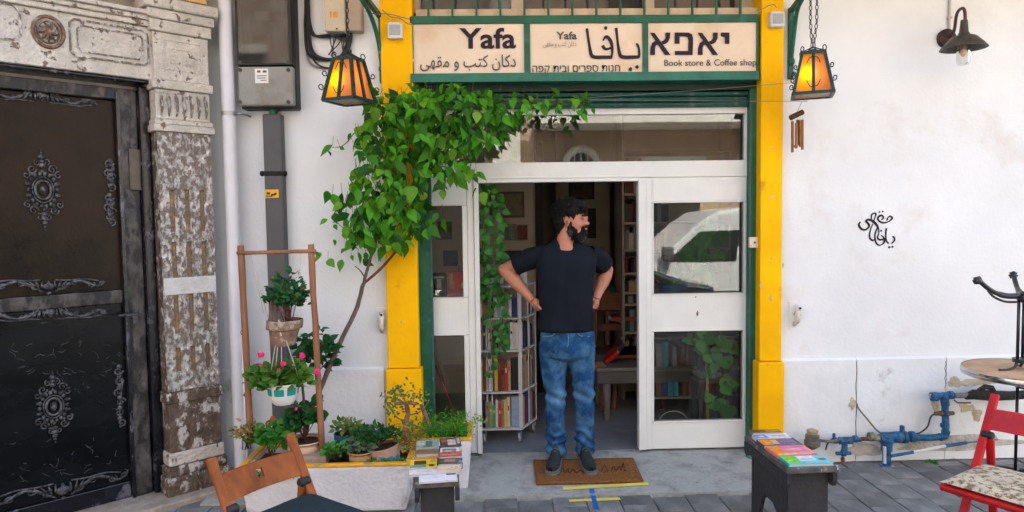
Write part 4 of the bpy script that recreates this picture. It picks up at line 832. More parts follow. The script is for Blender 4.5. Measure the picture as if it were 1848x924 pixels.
tb_('short_pipe', [(1553, 793), (1500, 796)], .015); fit('tee', 1526, 795, .026, .09, 'x'); fit('union', 1543, 792, .024, .03, 'x'); fit('union', 1507, 795, .022, .03, 'x'); fit('drop_pipe', 1524, 806, .020, .08, 'z'); fit('handwheel', 1522, 818, .013, .10, 'x'); fit('valve_tip', 1505, 786, .010, .03, 'z')
fit('union', 1522, 818, .022, .03, 'x'); fit('spout', 1521, 829, .013, .03, 'z', RUST)
tb_('hose_end', [(1512, 846), (1504, 845), (1496, 841)], [.022, .026, .018], BLU2, -.22)
for q_, m_ in (([(1546, 728), (1550, 738), (1565, 756), (1580, 774), (1592, 784)], mat('old_hose', (.20, .18, .15), .8)), ([(1652, 784), (1662, 780), (1674, 770), (1680, 752), (1690, 746)], mat('dark_hose', (.05, .05, .05), .7)), ([(1504, 796), (1494, 800), (1490, 812)], MATS['dark_hose'])):
    MB().tube([PR(a, b, -.07) for a, b in smooth_line(q_, 5)], .0058, 6).build('hose', m_, wp, smooth=True)
dg_ = thing('leaning_pole', 'thin blue and white pole lying slanted against the wall foot', 'pole', (2.9, -.16, .1))
MB().tube([P(1608, 823, -.17), P(1648, 816, -.165)], .011, 8).build('blue_end', BLU, dg_); MB().tube([P(1648, 816, -.165), P(1706, 805, -.155)], .0095, 8).build('white_shaft', mat('pole_white', (.66, .67, .70), .5), dg_); MB().tube([P(1706, 805, -.155), P(1744, 799, -.15)], .0115, 8).build('blue_end', BLU, dg_); MB().tube([P(1744, 799, -.15), P(1800, 793, -.14)], .006, 8).build('grey_tip', mat('grey_tip', (.15, .15, .16), .6), dg_)
# gas regulator left of the pipes
c = P(1466, 795, -.12); t = thing('gas_regulator', 'round rusty gas regulator low on the wall behind the book bench', 'regulator', tuple(c)); OL = mat('olive_iron', (.15, .14, .11), .8, .3, 20, .5)
MB().lathe([(.02, -.055), (.05, -.03), (.052, -.002), (.044, .004), (.044, .036), (.03, .046), (.001, .048)], (c.x, c.y, c.z), 22).build('body', OL, t, smooth=True, auto=30); MB().lathe([(.034, 0), (.036, .022), (.02, .030), (.001, .032)], (c.x, c.y, c.z+.046), 20).build('cap', mat('tan_cap', (.36, .28, .19), .7, .2, 20), t, smooth=True, auto=30)
MB().tube([(c.x+.04, c.y, c.z), (c.x+.13, c.y, c.z-.01), (c.x+.2, c.y+.01, c.z+.002)], .010, 8).build('outlet', OL, t, smooth=True); MB().tube([(c.x-.0, c.y, c.z-.05), (c.x+.0, c.y+.08, c.z-.12), (c.x, .0, c.z-.15)], .010, 8).build('inlet', OL, t, smooth=True)
c = P(1355, 822, -.02); o = MB().tube([(c.x-.03, c.y-.02, c.z+.02), (c.x-.01, c.y-.04, c.z), (c.x+.06, c.y-.05, c.z-.02)], [.02, .026, .012], 10).build('pipe_stub', mat('verdigris', (.10, .19, .18), .9, .3, 20, .6), smooth=True); tag(o, 'stubby green stained pipe end at the door frame foot beside the book bench', 'pipe')
# ================================================================ leaves, plants, planters
LV = leafmat('vine_leaf', (.007, .065, .005), (.095, .37, .014), .35, .4); LVD = leafmat('dark_leaf', (.012, .065, .02), (.03, .14, .03), .2); LVY = leafmat('yellow_green_leaf', (.06, .16, .02), (.22, .28, .06), .3); LVP = leafmat('pothos_leaf', (.03, .17, .03), (.10, .33, .06), .25); LVF = leafmat('fern_green', (.05, .24, .02), (.12, .42, .03), .4)
BARK = mat('vine_bark', (.14, .10, .085), .9, .3, 30, .7, 60, stretch=(1, 1, .3)); BARKR = mat('reddish_stem', (.13, .05, .035), .8, .2, 30, .4)
SOIL = mat('potting_soil', (.05, .035, .025), 1, .3, 40, 1, 60)
vt = thing('climbing_vine', 'leafy green vine trained up the wall and over the yellow pillar beside the sign', 'vine', tuple(P(560, 800, -.35)))
def limb(pts, r0, r1, m_=BARK, nm='branch', par=vt, wob=.004):
    q = smooth_line(pts, 6); n = len(q); v = [P(a[0], a[1], a[2])+Vector((noise.noise(Vector((i*.7, 1, a[0]))), noise.noise(Vector((i*.7, 5, a[1]))), 0))*wob for i, a in enumerate(q)]
    return MB().tube(v, [(r0+(r1-r0)*i/(n-1))*(1+.25*noise.noise(Vector((i*.9, 2, 2)))) for i in range(n)], 8).build(nm, m_, par, smooth=True)
limb([(548, 800, -.36), (560, 745, -.34), (583, 690, -.3), (612, 622, -.25), (642, 560, -.2), (656, 512, -.18)], .017, .013, nm='trunk')
limb([(656, 515, -.18), (661, 492, -.18), (672, 455, -.2), (690, 380, -.2), (700, 300, -.2)], .011, .008); limb([(656, 512, -.18), (690, 482, -.17), (716, 450, -.17), (738, 400, -.16), (752, 330, -.16), (760, 250, -.18)], .009, .007, BARKR)
limb([(658, 500, -.18), (650, 488, -.18), (640, 480, -.2)], .005, .003); limb([(700, 300, -.2), (760, 230, -.2), (840, 200, -.18), (920, 185, -.16), (1010, 186, -.15), (1062, 190, -.15)], .008, .003, BARKR); limb([(700, 300, -.2), (660, 230, -.25), (620, 262, -.25), (600, 266, -.25)], .005, .002)
limb([(540, 780, -.38), (548, 740, -.36), (545, 690, -.34), (536, 650, -.32)], .010, .007); limb([(672, 455, -.2), (630, 420, -.25), (600, 395, -.25)], .004, .002); limb([(752, 330, -.16), (800, 300, -.16), (830, 330, -.18)], .004, .002)
RL = random.Random(21); items = []
blobs = [(700, 195, 42, 26, 40), (755, 190, 45, 34, 62), (815, 190, 45, 34, 62), (870, 192, 38, 30, 44), (920, 195, 32, 24, 30), (965, 186, 26, 13, 15), (1005, 186, 22, 12, 13), (1045, 186, 18, 14, 10), (685, 235, 40, 40, 44), (740, 245, 48, 40, 62), (800, 245, 48, 38, 54), (850, 240, 38, 32, 34),
         (905, 228, 24, 24, 15), (675, 300, 38, 40, 46), (730, 305, 45, 42, 60), (790, 300, 34, 34, 26), (835, 310, 26, 22, 14), (650, 360, 38, 36, 44), (700, 368, 42, 40, 60), (742, 372, 32, 42, 36), (640, 410, 30, 28, 24), (680, 425, 34, 26, 26), (725, 418, 32, 26, 24), (757, 400, 20, 26, 12)]
for cx_, cy_, rx, ry, n in blobs:
    for _ in range(int(n*1.3)):
        a = RL.uniform(0, 6.28); q_ = math.sqrt(RL.random()); items.append((cx_+math.cos(a)*rx*q_, cy_+math.sin(a)*ry*q_, RL.uniform(-.46, -.10)+(.12 if cx_ > 880 else 0)))
for a, b in ((600, 262), (614, 266), (592, 272), (634, 240), (640, 262), (590, 395), (603, 405), (604, 385), (600, 350), (592, 345), (603, 432), (568, 455), (580, 460), (592, 470), (622, 448), (634, 460), (617, 468), (646, 455), (655, 468), (688, 458), (660, 455), (1060, 182), (1068, 194), (1033, 210), (1048, 205), (630, 175), (655, 180), (668, 172), (770, 158), (820, 158), (826, 160), (900, 170), (948, 168), (715, 440), (738, 448), (640, 310), (868, 350), (860, 340), (880, 342), (798, 345), (790, 330), (790, 385), (800, 395), (782, 405), (1006, 200), (960, 205)):
    items.append((a, b, RL.uniform(-.3, -.15)))
its = []
for a, b, y in items:
    p = P(a, b, y); side = RL.uniform(-.9, .9); tip = Vector((side*.8, RL.uniform(-.7, .3), -RL.uniform(.2, 1.1)))
    if b < 200 and RL.random() < .3: tip.z *= -.4
    nor = Vector((RL.gauss(0, .8), -1+RL.gauss(0, .5), RL.uniform(-.1, 1.5))); its.append((p, tip, nor, RL.choice([.045, .06, .07, .08, .09, .105])*RL.uniform(.85, 1.1)*(.8 if a > 930 else 1)))
its.sort(key=lambda q: q[0].y); ya = [q for i, q in enumerate(its) if i % 9 == 4]; yb = [q for i, q in enumerate(its) if i % 9 != 4]
leaves(vt, yb, 'ovate', LV, parts=260); leaves(vt, ya, 'heart', leafmat('young_vine_leaf', (.09, .28, .012), (.22, .42, .03), .4), parts=40)
pm = MB()
for p, tip, nor, s in its[::2]: pm.tube([p, p-tip.normalized()*.02+Vector((RL.gauss(0, .012), .02, .045))], .0013, 4)
pm.build('leaf_stalks', leafmat('stalk_green', (.05, .12, .02), (.10, .14, .03)), vt, kind='stuff')
# ---- trellis stand
POLE = mat('bamboo_pole', (.28, .125, .06), .55, .25, 14, .3, 50, stretch=(1, 1, .15)); TY = -.52
tr = thing('pole_stand', 'brown wooden pole frame standing in the planter with hanging flowerpots', 'frame', tuple(P(505, 800, TY)))
def pole(a, b, r=.018, y=TY, nm='post'):
    q = [P(a[0]+(b[0]-a[0])*i/8, a[1]+(b[1]-a[1])*i/8, y) for i in range(9)]; return MB().tube([v+Vector((noise.noise(v*9)*.004, 0, 0)) for v in q], [r*(1+.06*math.sin(i*2)) for i in range(9)], 10).build(nm, POLE, tr, smooth=True)
pole((434, 443), (452, 800), .0195); pole((561, 441), (581, 812), .0185); pole((427, 457), (570, 453), .011, TY-.012, 'crossbar')
for a, b in ((441, 600), (447, 712)): MB().ring(P(a, b, TY), .021, .002, seg=14).build('wire_tie', DARKM, tr)
ROPE = mat('cotton_rope', (.55, .50, .42), .9, .1, 60, .5)
def pot(name_t, label, px_, ptop, pbot, wt, wb, Yd, prof, mats, cat='flowerpot', grp=None, tilt=0, bands=None):
    k = (Yd-CAM.y)/FPX; b = P(px_, pbot, Yd); H = (pbot-ptop)*k*1.02; t = thing(name_t, label, cat, tuple(b), group=grp)
    R_ = wt*k/2; pr = [(r*R_, h*H) for r, h in prof]; n = len(pr); inner = [(max(.004, r-.006), h) for r, h in pr[::-1]]; inner = [(r, max(h, .01)) for r, h in inner if h > H*.5]
    ax = (math.sin(tilt), 0, math.cos(tilt)); MB().lathe(pr+inner, b, 28, ax, cap=False).build('pot', mats, t, smooth=True, auto=40)
    MB().lathe([(.001, 0), (R_*.93*prof[-2][0], 0)], b+Vector(ax)*H*.86, 20, ax, cap=False).build('soil', SOIL, t)
    return t, b+Vector(ax)*H*.86, R_, H
PR_T = [(.0, 0), (.68, 0), (.86, .62), (.95, .64), (1.02, .66), (1.04, .98), (1.0, 1)]; PR_B = [(0, 0), (.6, 0), (.8, .15), (.93, .42), (.95, .62), (.88, .8), (.92, .88), (1.06, .93), (1.05, 1)]; PR_C = [(0, 0), (.86, 0), (.93, .5), (1, .98), (1, 1)]; PR_H = [(0, 0), (.62, 0), (.82, .18), (.93, .45), (1, .82), (1.04, .9), (1.04, 1)]
def bush(t, c, rx, ry, rz, n, size, kind, m_, stems=8, up=.5, parts=0, stem_m=BARKR, seed=1, droop=0, bottom=-.2):
    r = random.Random(seed); it = []
    for _ in range(n):
        u = Vector((r.gauss(0, 1), r.gauss(0, 1), r.gauss(0, 1))).normalized()*r.random()**.45; u.z = u.z if u.z > bottom else -u.z*.3
        p = Vector(c)+Vector((u.x*rx, u.y*ry, u.z*rz)); tip = Vector((u.x+r.gauss(0, .5), u.y-.3+r.gauss(0, .5), up+r.gauss(0, .4)-droop)); nor = Vector((r.gauss(0, .5), -.8+r.gauss(0, .4), .8)); it.append((p, tip, nor, size*r.uniform(.65, 1.2)))
    it.sort(key=lambda q: q[0].y); leaves(t, it, kind, m_, parts=parts); base = Vector(c)-Vector((0, 0, rz*.95)); sm_ = MB()
    for k in range(stems):
        q = it[r.randrange(len(it))][0]; sm_.tube([base+Vector((r.gauss(0, .01), r.gauss(0, .01), 0)), (base+q)/2+Vector((r.gauss(0, .01), 0, .02)), q], [.0035, .0028, .0015], 5)
    if stems: sm_.build('stems', stem_m, t, smooth=True, kind='stuff')
    return it
def flower(t, p, r, m_, n=11, seed=0):
    q = random.Random(seed); mb_ = MB()
    for k in range(n):
        d = Vector((q.gauss(0, 1), q.gauss(0, 1)-.8, q.gauss(0, 1)+.2)).normalized(); a = d.orthogonal().normalized(); b = d.cross(a); c = Vector(p)+d*r*.45
        mb_.add([c-a*r*.45, c+b*r*.4+d*r*.2, c+a*r*.45, c-b*r*.4+d*r*.1, c+d*r*.12], [(0, 1, 4), (1, 2, 4), (2, 3, 4), (3, 0, 4)])
    mb_.build('flower', m_, t)
PINK = mat('magenta_petal', (.80, .02, .18), .6, .1); REDF = mat('red_petal', (.55, .04, .02), .6, .1)
# upper hanging terracotta pot
t, c, R_, H = pot('hanging_pot', 'weathered terracotta pot with bushy dark green plant hanging in the pole frame', 511, 577, 622, 62, 40, TY, PR_T, mat('mossy_terracotta', (.27, .17, .12), .9, .3, 12, .5, col2=(.42, .36, .30), thr=.55, s2=12), 'hanging plant', tilt=.10)
bush(t, c+Vector((.02, 0, .13)), .115, .09, .17, 420, .042, 'small', LVD, 14, .6, seed=3)
for i, (a, b) in enumerate(((492, 500), (540, 493), (548, 520), (535, 535), (508, 560))): flower(t, P(a, b, TY-.06), .012, mat('rust_flower', (.35, .07, .03), .7), 7, i)
for a, b in (((453, 460), (483, 572)), ((453, 460), (476, 565)), ((543, 456), (541, 490))): MB().tube([P(*a, TY), P(*b, TY)], .002, 5).build('rope', ROPE, t)
o = MB().beam(P(491, 585, TY-.04), P(497, 536, TY-.02), .012, .05).build('bark_chip', BARK, t)
# lower hanging white pot
t, c, R_, H = pot('hanging_pot', 'white hanging pot with teal squares, pink geraniums spilling over its rim', 512, 690, 728, 54, 36, TY-.02, PR_H, mat('white_enamel', (.74, .74, .74), .35, .04), 'hanging plant')
c0 = P(512, 728, TY-.02); k = (TY-.02-CAM.y)/FPX
for a0 in np.arange(-2.9, 3.2, .86):
    m_ = MB(); n = 7; r0_ = R_*.955; z0_, z1_ = c0.z+H*.48, c0.z+H*.80; vs = [(c0.x+math.sin(a0+.66*i/(n-1))*(R_*(.955 if j == 0 else 1.0)+.0022), c0.y-math.cos(a0+.66*i/(n-1))*(R_*(.955 if j == 0 else 1.0)+.0022), z) for j, z in enumerate((z0_, z1_)) for i in range(n)]
    m_.add(vs, [(i, i+1, n+i+1, n+i) for i in range(n-1)]); m_.build('teal_square', mat('teal_glaze', (.01, .32, .28), .35, .1), t, smooth=True)
bush(t, c+Vector((-.01, 0, .05)), .19, .10, .085, 360, .046, 'round', leafmat('geranium_leaf', (.04, .15, .02), (.13, .28, .04), .3), 22, .35, parts=60, seed=8, bottom=-.8)
for i, (a, b) in enumerate(((471, 640), (471, 659), (511, 656), (545, 642), (573, 671), (503, 668), (535, 738))): flower(t, P(a, b, TY-.12), .028 if i in (0, 2, 3, 4) else .015, PINK, 16, i)
for a, b in (((504, 580), (486, 690)), ((505, 580), (541, 688)), ((508, 600), (508, 660)), ((504, 590), (498, 660))): MB().tube([P(*a, TY-.07), P(*b, TY-.05)], .0026, 5).build('rope', ROPE, t)
MB().tube([P(503, 577, TY-.08), P(507, 606, TY-.08)], .006, 6).build('rope_knot', ROPE, t)
# leafy shrub behind the frame
s_ = thing('leafy_shrub', 'dark broad leafed shrub behind the pole frame at the vine foot', 'shrub', tuple(P(575, 800, -.3)))
it = bush(s_, P(572, 632, -.26), .13, .05, .14, 150, .07, 'ovate', LVD, 5, .1, parts=90, seed=12, bottom=-1); MB().tube([P(572, 660, -.27), P(578, 720, -.3), P(575, 800, -.3)], [.005, .006, .008], 6).build('stem', BARK, s_, smooth=True)
# ---- big trough
TF = -.66
trg = thing('planter_trough', 'long white concrete trough planter with yellow rim beneath the pole frame', 'planter', tuple(P(585, 900, TF)))
a0, a1 = G(432, 921, GZ+.0), G(738, 908, GZ+.0); fl_, fr_ = P(432, 900, TF).x, P(741, 880, TF).x; zt_ = P(600, 838, TF).z-.0; BKY = -.27
TW = mat('trough_white', (.66, .66, .67), .85, .08, 4, .4, 40, col2=(.36, .33, .29), thr=.62, s2=5, soft=.15)
def trough(t, x0, x1, y0, y1, z1, taper=.03, wl=.03, rim=YELW):
    pts = [(x0, y0), (x1, y0), (x1, y1), (x0, y1)]
    for nm, a, b, c_, d in (('front_wall', x0, x1, y0, y0+wl), ('back_wall', x0, x1, y1-wl, y1), ('end_wall', x0, x0+wl, y0+wl+.001, y1-wl-.001), ('end_wall', x1-wl, x1, y0+wl+.001, y1-wl-.001)):
        m_ = MB(); m_.box(a, b, c_, d, GZ+.004, z1-.018); cxm, cym = (x0+x1)/2, (y0+y1)/2
        m_.v = [(x+(cxm-x)*(0 if z > z1-.05 else taper/ (abs(cxm-x0))) if z < z1-.05 else x, y+((cym-y)*(taper/abs(cym-y0))*.6 if z < z1-.05 else 0), z) for x, y, z in m_.v]; m_.build(nm, TW, t, bevel=.012, segs=3)
        MB().box(a-.004 if a == x0 else a, b+.004 if b == x1 else b, c_-.004 if c_ == y0 else c_, d+.004 if d == y1 else d, z1-.0175, z1).build('rim', rim, t, bevel=.005)
    MB().box(x0+wl+.001, x1-wl-.001, y0+wl+.001, y1-wl-.001, GZ+.02, z1-.05).build('soil', SOIL, t)
trough(trg, fl_, fr_, TF, BKY, zt_)
# ---- second trough by the door
tr2 = thing('planter_trough', 'shorter white trough with yellow rim and feathery fern between book stool and door', 'planter', tuple(P(810, 860, -.3)))
x0, x1 = P(757, 850, -.34).x, P(852, 820, -.34).x; z2 = P(805, 781, -.25).z+.012
trough(tr2, x0, x1, -.40, -.06, z2)
it = []; r = random.Random(4); fm = MB()
for k in range(230):
    b = Vector((r.uniform(x0+.0, x1-.02), r.uniform(-.38, -.10), z2-.03)); d = Vector((r.gauss(0, .35), r.gauss(-.1, .3), 1)).normalized(); L_ = r.uniform(.06, .15)
    for j in range(11):
        p = b+d*L_*j/10+Vector((0, 0, -.0)); it.append((p, Vector((r.gauss(0, 1), r.gauss(0, 1), .5+r.gauss(0, .4))), rv(), .018*r.uniform(.7, 1.3)))
leaves(tr2, it, 'narrow', LVF); 
for i, (a, b) in enumerate(((800, 790), (858, 765), (872, 775), (840, 770))):
    for j in range(8): it.append(0)
# trailing sprig over the right edge
sp_ = []
for j in range(34): sp_.append((P(838+j*1.15+r.uniform(-4, 4), 762+math.sin(j*.2)*10+r.uniform(-5, 8), -.42), Vector((r.gauss(0, 1), 0, r.gauss(0, 1))), Vector((0, -1, .3)), .020))
leaves(tr2, sp_, 'small', leafmat('pale_sprig', (.10, .22, .03), (.28, .42, .08)))
# ---- things in the big trough
GRP = 'potted plants standing in the white trough'
YD = -.46
t, c, R_, H = pot('potted_plant', 'round cream pot with dark broad leaved plant beside the right pole', 551, 792, 822, 66, 50, YD, PR_B, mat('cream_pot', (.55, .40, .26), .5, .1, 6, .1), 'potted plant', GRP)
bush(t, c+Vector((0, 0, .12)), .10, .09, .13, 60, .072, 'round', LVD, 10, .35, parts=60, seed=31)
t, c, R_, H = pot('potted_plant', 'blue glazed pot with yellowish variegated plant nearest the yellow pillar wall', 627, 781, 808, 48, 38, YD+.05, PR_C, mat('blue_glaze', (.02, .10, .20), .3, .2, 8, .1, col2=(.05, .22, .25), thr=.5, s2=3), 'potted plant', GRP)
bush(t, c+Vector((0, 0, .04)), .085, .07, .065, 80, .042, 'ovate', LVY, 10, .5, parts=80, seed=32)
t, c, R_, H = pot('potted_plant', 'ochre clay pot with rolled rim and grey green plant between blue and patterned pots', 652, 812, 840, 46, 34, YD-.09, PR_B, mat('ochre_clay', (.42, .27, .12), .7, .15, 8, .3), 'potted plant', GRP)
bush(t, c+Vector((-.01, 0, .03)), .08, .06, .055, 44, .055, 'ovate', leafmat('greygreen_leaf', (.05, .11, .05), (.16, .25, .13)), 8, .3, parts=44, seed=33)
t, c, R_, H = pot('potted_plant', 'tilted terracotta pot painted with blue squares holding a dense dark plant', 698, 803, 834, 58, 40, YD-.06, PR_C, mat('pale_terracotta', (.40, .26, .18), .85, .15, 8, .4), 'potted plant', GRP, tilt=-.18)
bush(t, c+Vector((-.05, .02, .06)), .16, .09, .075, 330, .036, 'ovate', LVD, 16, .4, parts=60, seed=34)
c0 = P(698, 834, YD-.06)
for a0 in (-1.1, -.55, 0, .55, 1.1):
    ax = Vector((math.sin(-.18), 0, math.cos(-.18))); m_ = MB(); ctr = c0+ax*H*.45; w_ = .013; dirx = Vector((math.sin(a0), -math.cos(a0), 0)); tx = Vector((math.cos(a0), math.sin(a0), 0)); m_.obox(ctr+dirx*(R_*.925), tx*w_, dirx*.002, ax*w_*1.1); m_.build('blue_square', mat('blue_tile_paint', (.02, .17, .32), .5, .15), t)
# low green growth, succulents, trailing weeds
lg_ = thing('low_plant', 'bright green low plant growing in the trough between cream and ochre pots', 'plant', tuple(P(600, 830, YD)))
bush(lg_, P(603, 815, -.55), .075, .06, .05, 90, .046, 'ovate', leafmat('fresh_leaf', (.03, .17, .02), (.08, .30, .04), .3), 8, .5, parts=90, seed=41)
lg_ = thing('low_plant', 'small leaved green creeper edging the trough before the patterned pot', 'plant', tuple(P(690, 838, YD)))
bush(lg_, P(688, 834, -.60), .15, .03, .022, 130, .024, 'ovate', MATS['fresh_leaf'], 0, .4, seed=42)
lg_ = thing('trailing_weed', 'light green weeds trailing over the trough rim seen through the chair back', 'plant', tuple(P(520, 840, -.66)))
bush(lg_, P(515, 850, -.685), .10, .02, .04, 170, .020, 'small', LVF, 8, -.3, seed=43, bottom=-1); bush(lg_, P(455, 858, -.685), .085, .02, .04, 80, .028, 'small', MATS['fresh_leaf'], 5, -.3, seed=44, bottom=-1)
bush(lg_, P(428, 875, -.68), .03, .02, .07, 90, .020, 'narrow', LVF, 4, -.5, seed=45, bottom=-1)
lg_ = thing('red_flowered_plant', 'green broad leaved plant with two red blooms beside the left pole', 'plant', tuple(P(480, 820, -.5)))
bush(lg_, P(488, 795, -.52), .11, .07, .10, 85, .062, 'round', MATS['fresh_leaf'], 10, .4, parts=85, seed=46); flower(lg_, P(492, 755, -.58), .022, REDF, 12, 5); flower(lg_, P(484, 764, -.58), .014, REDF, 8, 6)
lg_ = thing('yellowing_plant', 'thin yellowing plant with beige dry leaves at the trough end by the downpipe', 'plant', tuple(P(440, 820, -.52)))
bush(lg_, P(443, 782, -.54), .075, .05, .10, 60, .042, 'ovate', leafmat('dry_leaf', (.10, .17, .04), (.45, .28, .12), .2), 10, .3, parts=60, seed=47)
o = MB().box(P(512, 840, -.58).x, P(590, 840, -.58).x, -.60, -.44, P(550, 842, -.58).z, P(550, 822, -.58).z).build('stone_block', mat('tan_block', (.34, .25, .19), .9, .2, 12, .5), bevel=.01); tag(o, 'rough tan stone block lying in the trough under the cream pot', 'stone')
# thorny bonsai on the pillar side
bs = thing('thorny_bush', 'gnarled little bush with sparse leaves and a sawn branch before the yellow pillar', 'shrub', tuple(P(735, 810, -.5)))
for pts, r0, r1 in (([(735, 800, -.5), (732, 770, -.5), (736, 745, -.5), (733, 728, -.5)], .016, .013), ([(712, 729, -.52), (733, 727, -.52), (752, 729, -.5)], .011, .010), ([(760, 730, -.48), (766, 745, -.48), (773, 763, -.48)], .012, .012), ([(736, 750, -.5), (760, 742, -.5), (775, 722, -.5)], .005, .002), ([(734, 760, -.5), (715, 752, -.5), (700, 730, -.5), (696, 712, -.5)], .004, .0015), ([(733, 728, -.5), (722, 705, -.5), (719, 694, -.5)], .004, .0015), ([(730, 770, -.5), (750, 768, -.5), (762, 775, -.5)], .004, .002), ([(745, 729, -.5), (748, 712, -.5), (744, 704, -.5)], .003, .0015)):
    limb(pts, r0, r1, mat('pinkish_bark', (.22, .12, .09), .85, .3, 20, .6), 'branch', bs, .003)
r = random.Random(9); it = []
for k in range(190):
    a, b = r.choice([(r.gauss(722, 14), r.gauss(712, 9)), (r.gauss(748, 14), r.gauss(716, 10)), (r.uniform(697, 780), r.uniform(700, 745)), (r.gauss(750, 14), r.gauss(770, 10)), (r.gauss(705, 6), r.gauss(730, 12))]); it.append((P(a, b, r.uniform(-.58, -.42)), rv(), Vector((r.gauss(0, .5), -1, .5)), r.uniform(.018, .032)))
leaves(bs, it, 'small', leafmat('olive_leaf', (.05, .13, .02), (.16, .25, .05)))
it = []
for k in range(260):
    a, b = r.gauss(745, 15), r.gauss(795, 14); it.append((P(a, b, r.uniform(-.6, -.4)), Vector((r.gauss(0, .6), 0, r.uniform(-.3, 1))), rv(), r.uniform(.02, .04)))
dv = thing('dry_grass_tuft', 'wispy orange and green grass tuft between the two white troughs', 'plant', tuple(P(745, 820, -.5))); leaves(dv, it, 'narrow', leafmat('wispy_leaf', (.08, .20, .02), (.45, .24, .04), .3))
wd = thing('weed', 'tiny green weed at the foot of the wall near the blue pipes', 'weed', tuple(P(1680, 835, -.05))); bush(wd, P(1678, 836, -.06), .05, .02, .022, 60, .026, 'ovate', MATS['fresh_leaf'], 0, .3, seed=77)
# ================================================================ book stools
STG = mat('charcoal_wood', (.036, .036, .040), .55, .2, 8, .25, 50, col2=(.14, .12, .11), thr=.70, s2=16, soft=.05)
STE = mat('worn_charcoal_edge', (.10, .095, .09), .6, .3, 16, .3, 60, col2=(.28, .25, .22), thr=.63, s2=22)
def frame_from(FL, FR, BL, z):
    a, b, c = G(*FL, z), G(*FR, z), G(*BL, z); v = (c-a).normalized(); u = Vector((v.y, -v.x, 0)); return a, u, v, (b-a).dot(u), (c-a).length
def stool(label, FL, FR, BL, z, book_rows):
    a, u, v, Wd, Dp = frame_from(FL, FR, BL, z); t = thing('book_stool', label, 'stool', tuple(a+u*Wd/2+v*Dp/2+Vector((0, 0, GZ-z))), math.atan2(u.y, u.x), 'charcoal stools displaying books')
    L = lambda x, y, h: a+u*x+v*y+Vector((0, 0, h-z))
    def bx(nm, x0, x1, y0, y1, z0, z1, m_=STG, bv=.004):
        return MB().obox(L((x0+x1)/2, (y0+y1)/2, (z0+z1)/2), u*(x1-x0)/2, v*(y1-y0)/2, Vector((0, 0, (z1-z0)/2))).build(nm, m_, t, bevel=bv)
    bx('seat', 0.0, Wd, 0, Dp, z-.028, z, STE)
    for s_ in (0, 1):                                        # side aprons with rounded lower ends
        x0 = -.001 if s_ == 0 else Wd-.021; pts = [(0, z-.0285), (0, z-.075), (.012, z-.098), (.035, z-.10), (.075, z-.085), (Dp-.075, z-.085), (Dp-.035, z-.10), (Dp-.012, z-.098), (Dp, z-.075), (Dp, z-.0285)]
        m_ = MB(); n = len(pts); m_.add([L(x, y, h) for x in (x0, x0+.022) for y, h in pts], [tuple(range(n)), tuple(range(n, 2*n))[::-1]]+[(i, i+n, (i+1) % n+n, (i+1) % n) for i in range(n)]); m_.build('apron', STG, t, bevel=.003)
    for y0 in (.04, Dp-.065):
        m_ = MB(); pts = [(.024, z-.029), (Wd-.024, z-.029), (Wd-.024, GZ+.002), (Wd*.72, GZ+.002), (Wd*.62, GZ+.13), (Wd*.5, GZ+.155), (Wd*.38, GZ+.13), (Wd*.28, GZ+.002), (.024, GZ+.002)]; n = len(pts)
        m_.add([L(x, y, h) for y in (y0, y0+.022) for x, h in pts], [tuple(range(n)), tuple(range(n, 2*n))[::-1]]+[(i, i+n, (i+1) % n+n, (i+1) % n) for i in range(n)]); m_.build('leg', STG, t, bevel=.002)
    # boards closing the long sides, with an arch cut low down
    for x0 in (.026, Wd-.046):
        m_ = MB(); pts = [(.064, z-.086), (Dp-.067, z-.086), (Dp-.067, GZ+.004), (Dp-.11, GZ+.004), (Dp*.66, GZ+.17), (Dp*.58, GZ+.20), (Dp*.42, GZ+.20), (Dp*.34, GZ+.17), (.11, GZ+.004), (.064, GZ+.004)]; n = len(pts)
        m_.add([L(x, y, h) for x in (x0, x0+.02) for y, h in pts], [tuple(range(n)), tuple(range(n, 2*n))[::-1]]+[(i, i+n, (i+1) % n+n, (i+1) % n) for i in range(n)]); m_.build('side_board', STG, t, bevel=.002)
    return a, u, v, Wd, Dp
PAGE = mat('book_pages', (.62, .57, .48), .9, .08, 40, .4, 200, stretch=(.1, .1, 4))
def book_flat(label, o, u, v, x0, x1, y0, y1, z, th, col, prints=(), rz=0, group=None, tilt=0):
    """a book lying flat: cover, page block and printed patches (fractions of the cover)"""
    c = o+u*(x0+x1)/2+v*(y0+y1)/2; c.z = z; t = thing('book', label, 'book', tuple(c), 0, group); R = Matrix.Rotation(rz, 3, 'Z'); uu, vv = R @ u, R @ v; w_, h_ = (x1-x0)/2, (y1-y0)/2
    up = Vector((0, 0, 1)); vv = (vv+up*tilt).normalized(); up = uu.cross(vv).normalized()
    cm = mat('cover_%02d%02d%02d' % tuple(int(q*99) for q in col), col, .3, .10, 14, .03, 40, spec=.5, coat=.25)
    MB().obox(c+up*th/2, uu*(w_-.003), vv*(h_-.003), up*(th/2-.0016)).build('pages', PAGE, t)
    for k in (0, 1): MB().obox(c+up*(.0008 if k == 0 else th-.0008), uu*w_, vv*h_, up*.0008).build('cover', cm, t)
    MB().obox(c+up*th/2-uu*w_, uu*.0008, vv*h_, up*th/2).build('spine', cm, t)
    for i, (a, b, c2, d, pc) in enumerate(prints):
        m_ = MB(); q = c+up*(th+.0003+.0002*i)+uu*((a+b)/2*2-1)*w_+vv*((c2+d)/2*2-1)*h_; m_.obox(q, uu*w_*(b-a), vv*h_*(d-c2), up*.0002); m_.build('cover_print', mat('print_%02d%02d%02d' % tuple(int(q_*99) for q_ in pc), pc, .35, .25, 40, 0), t)
SZ = .385
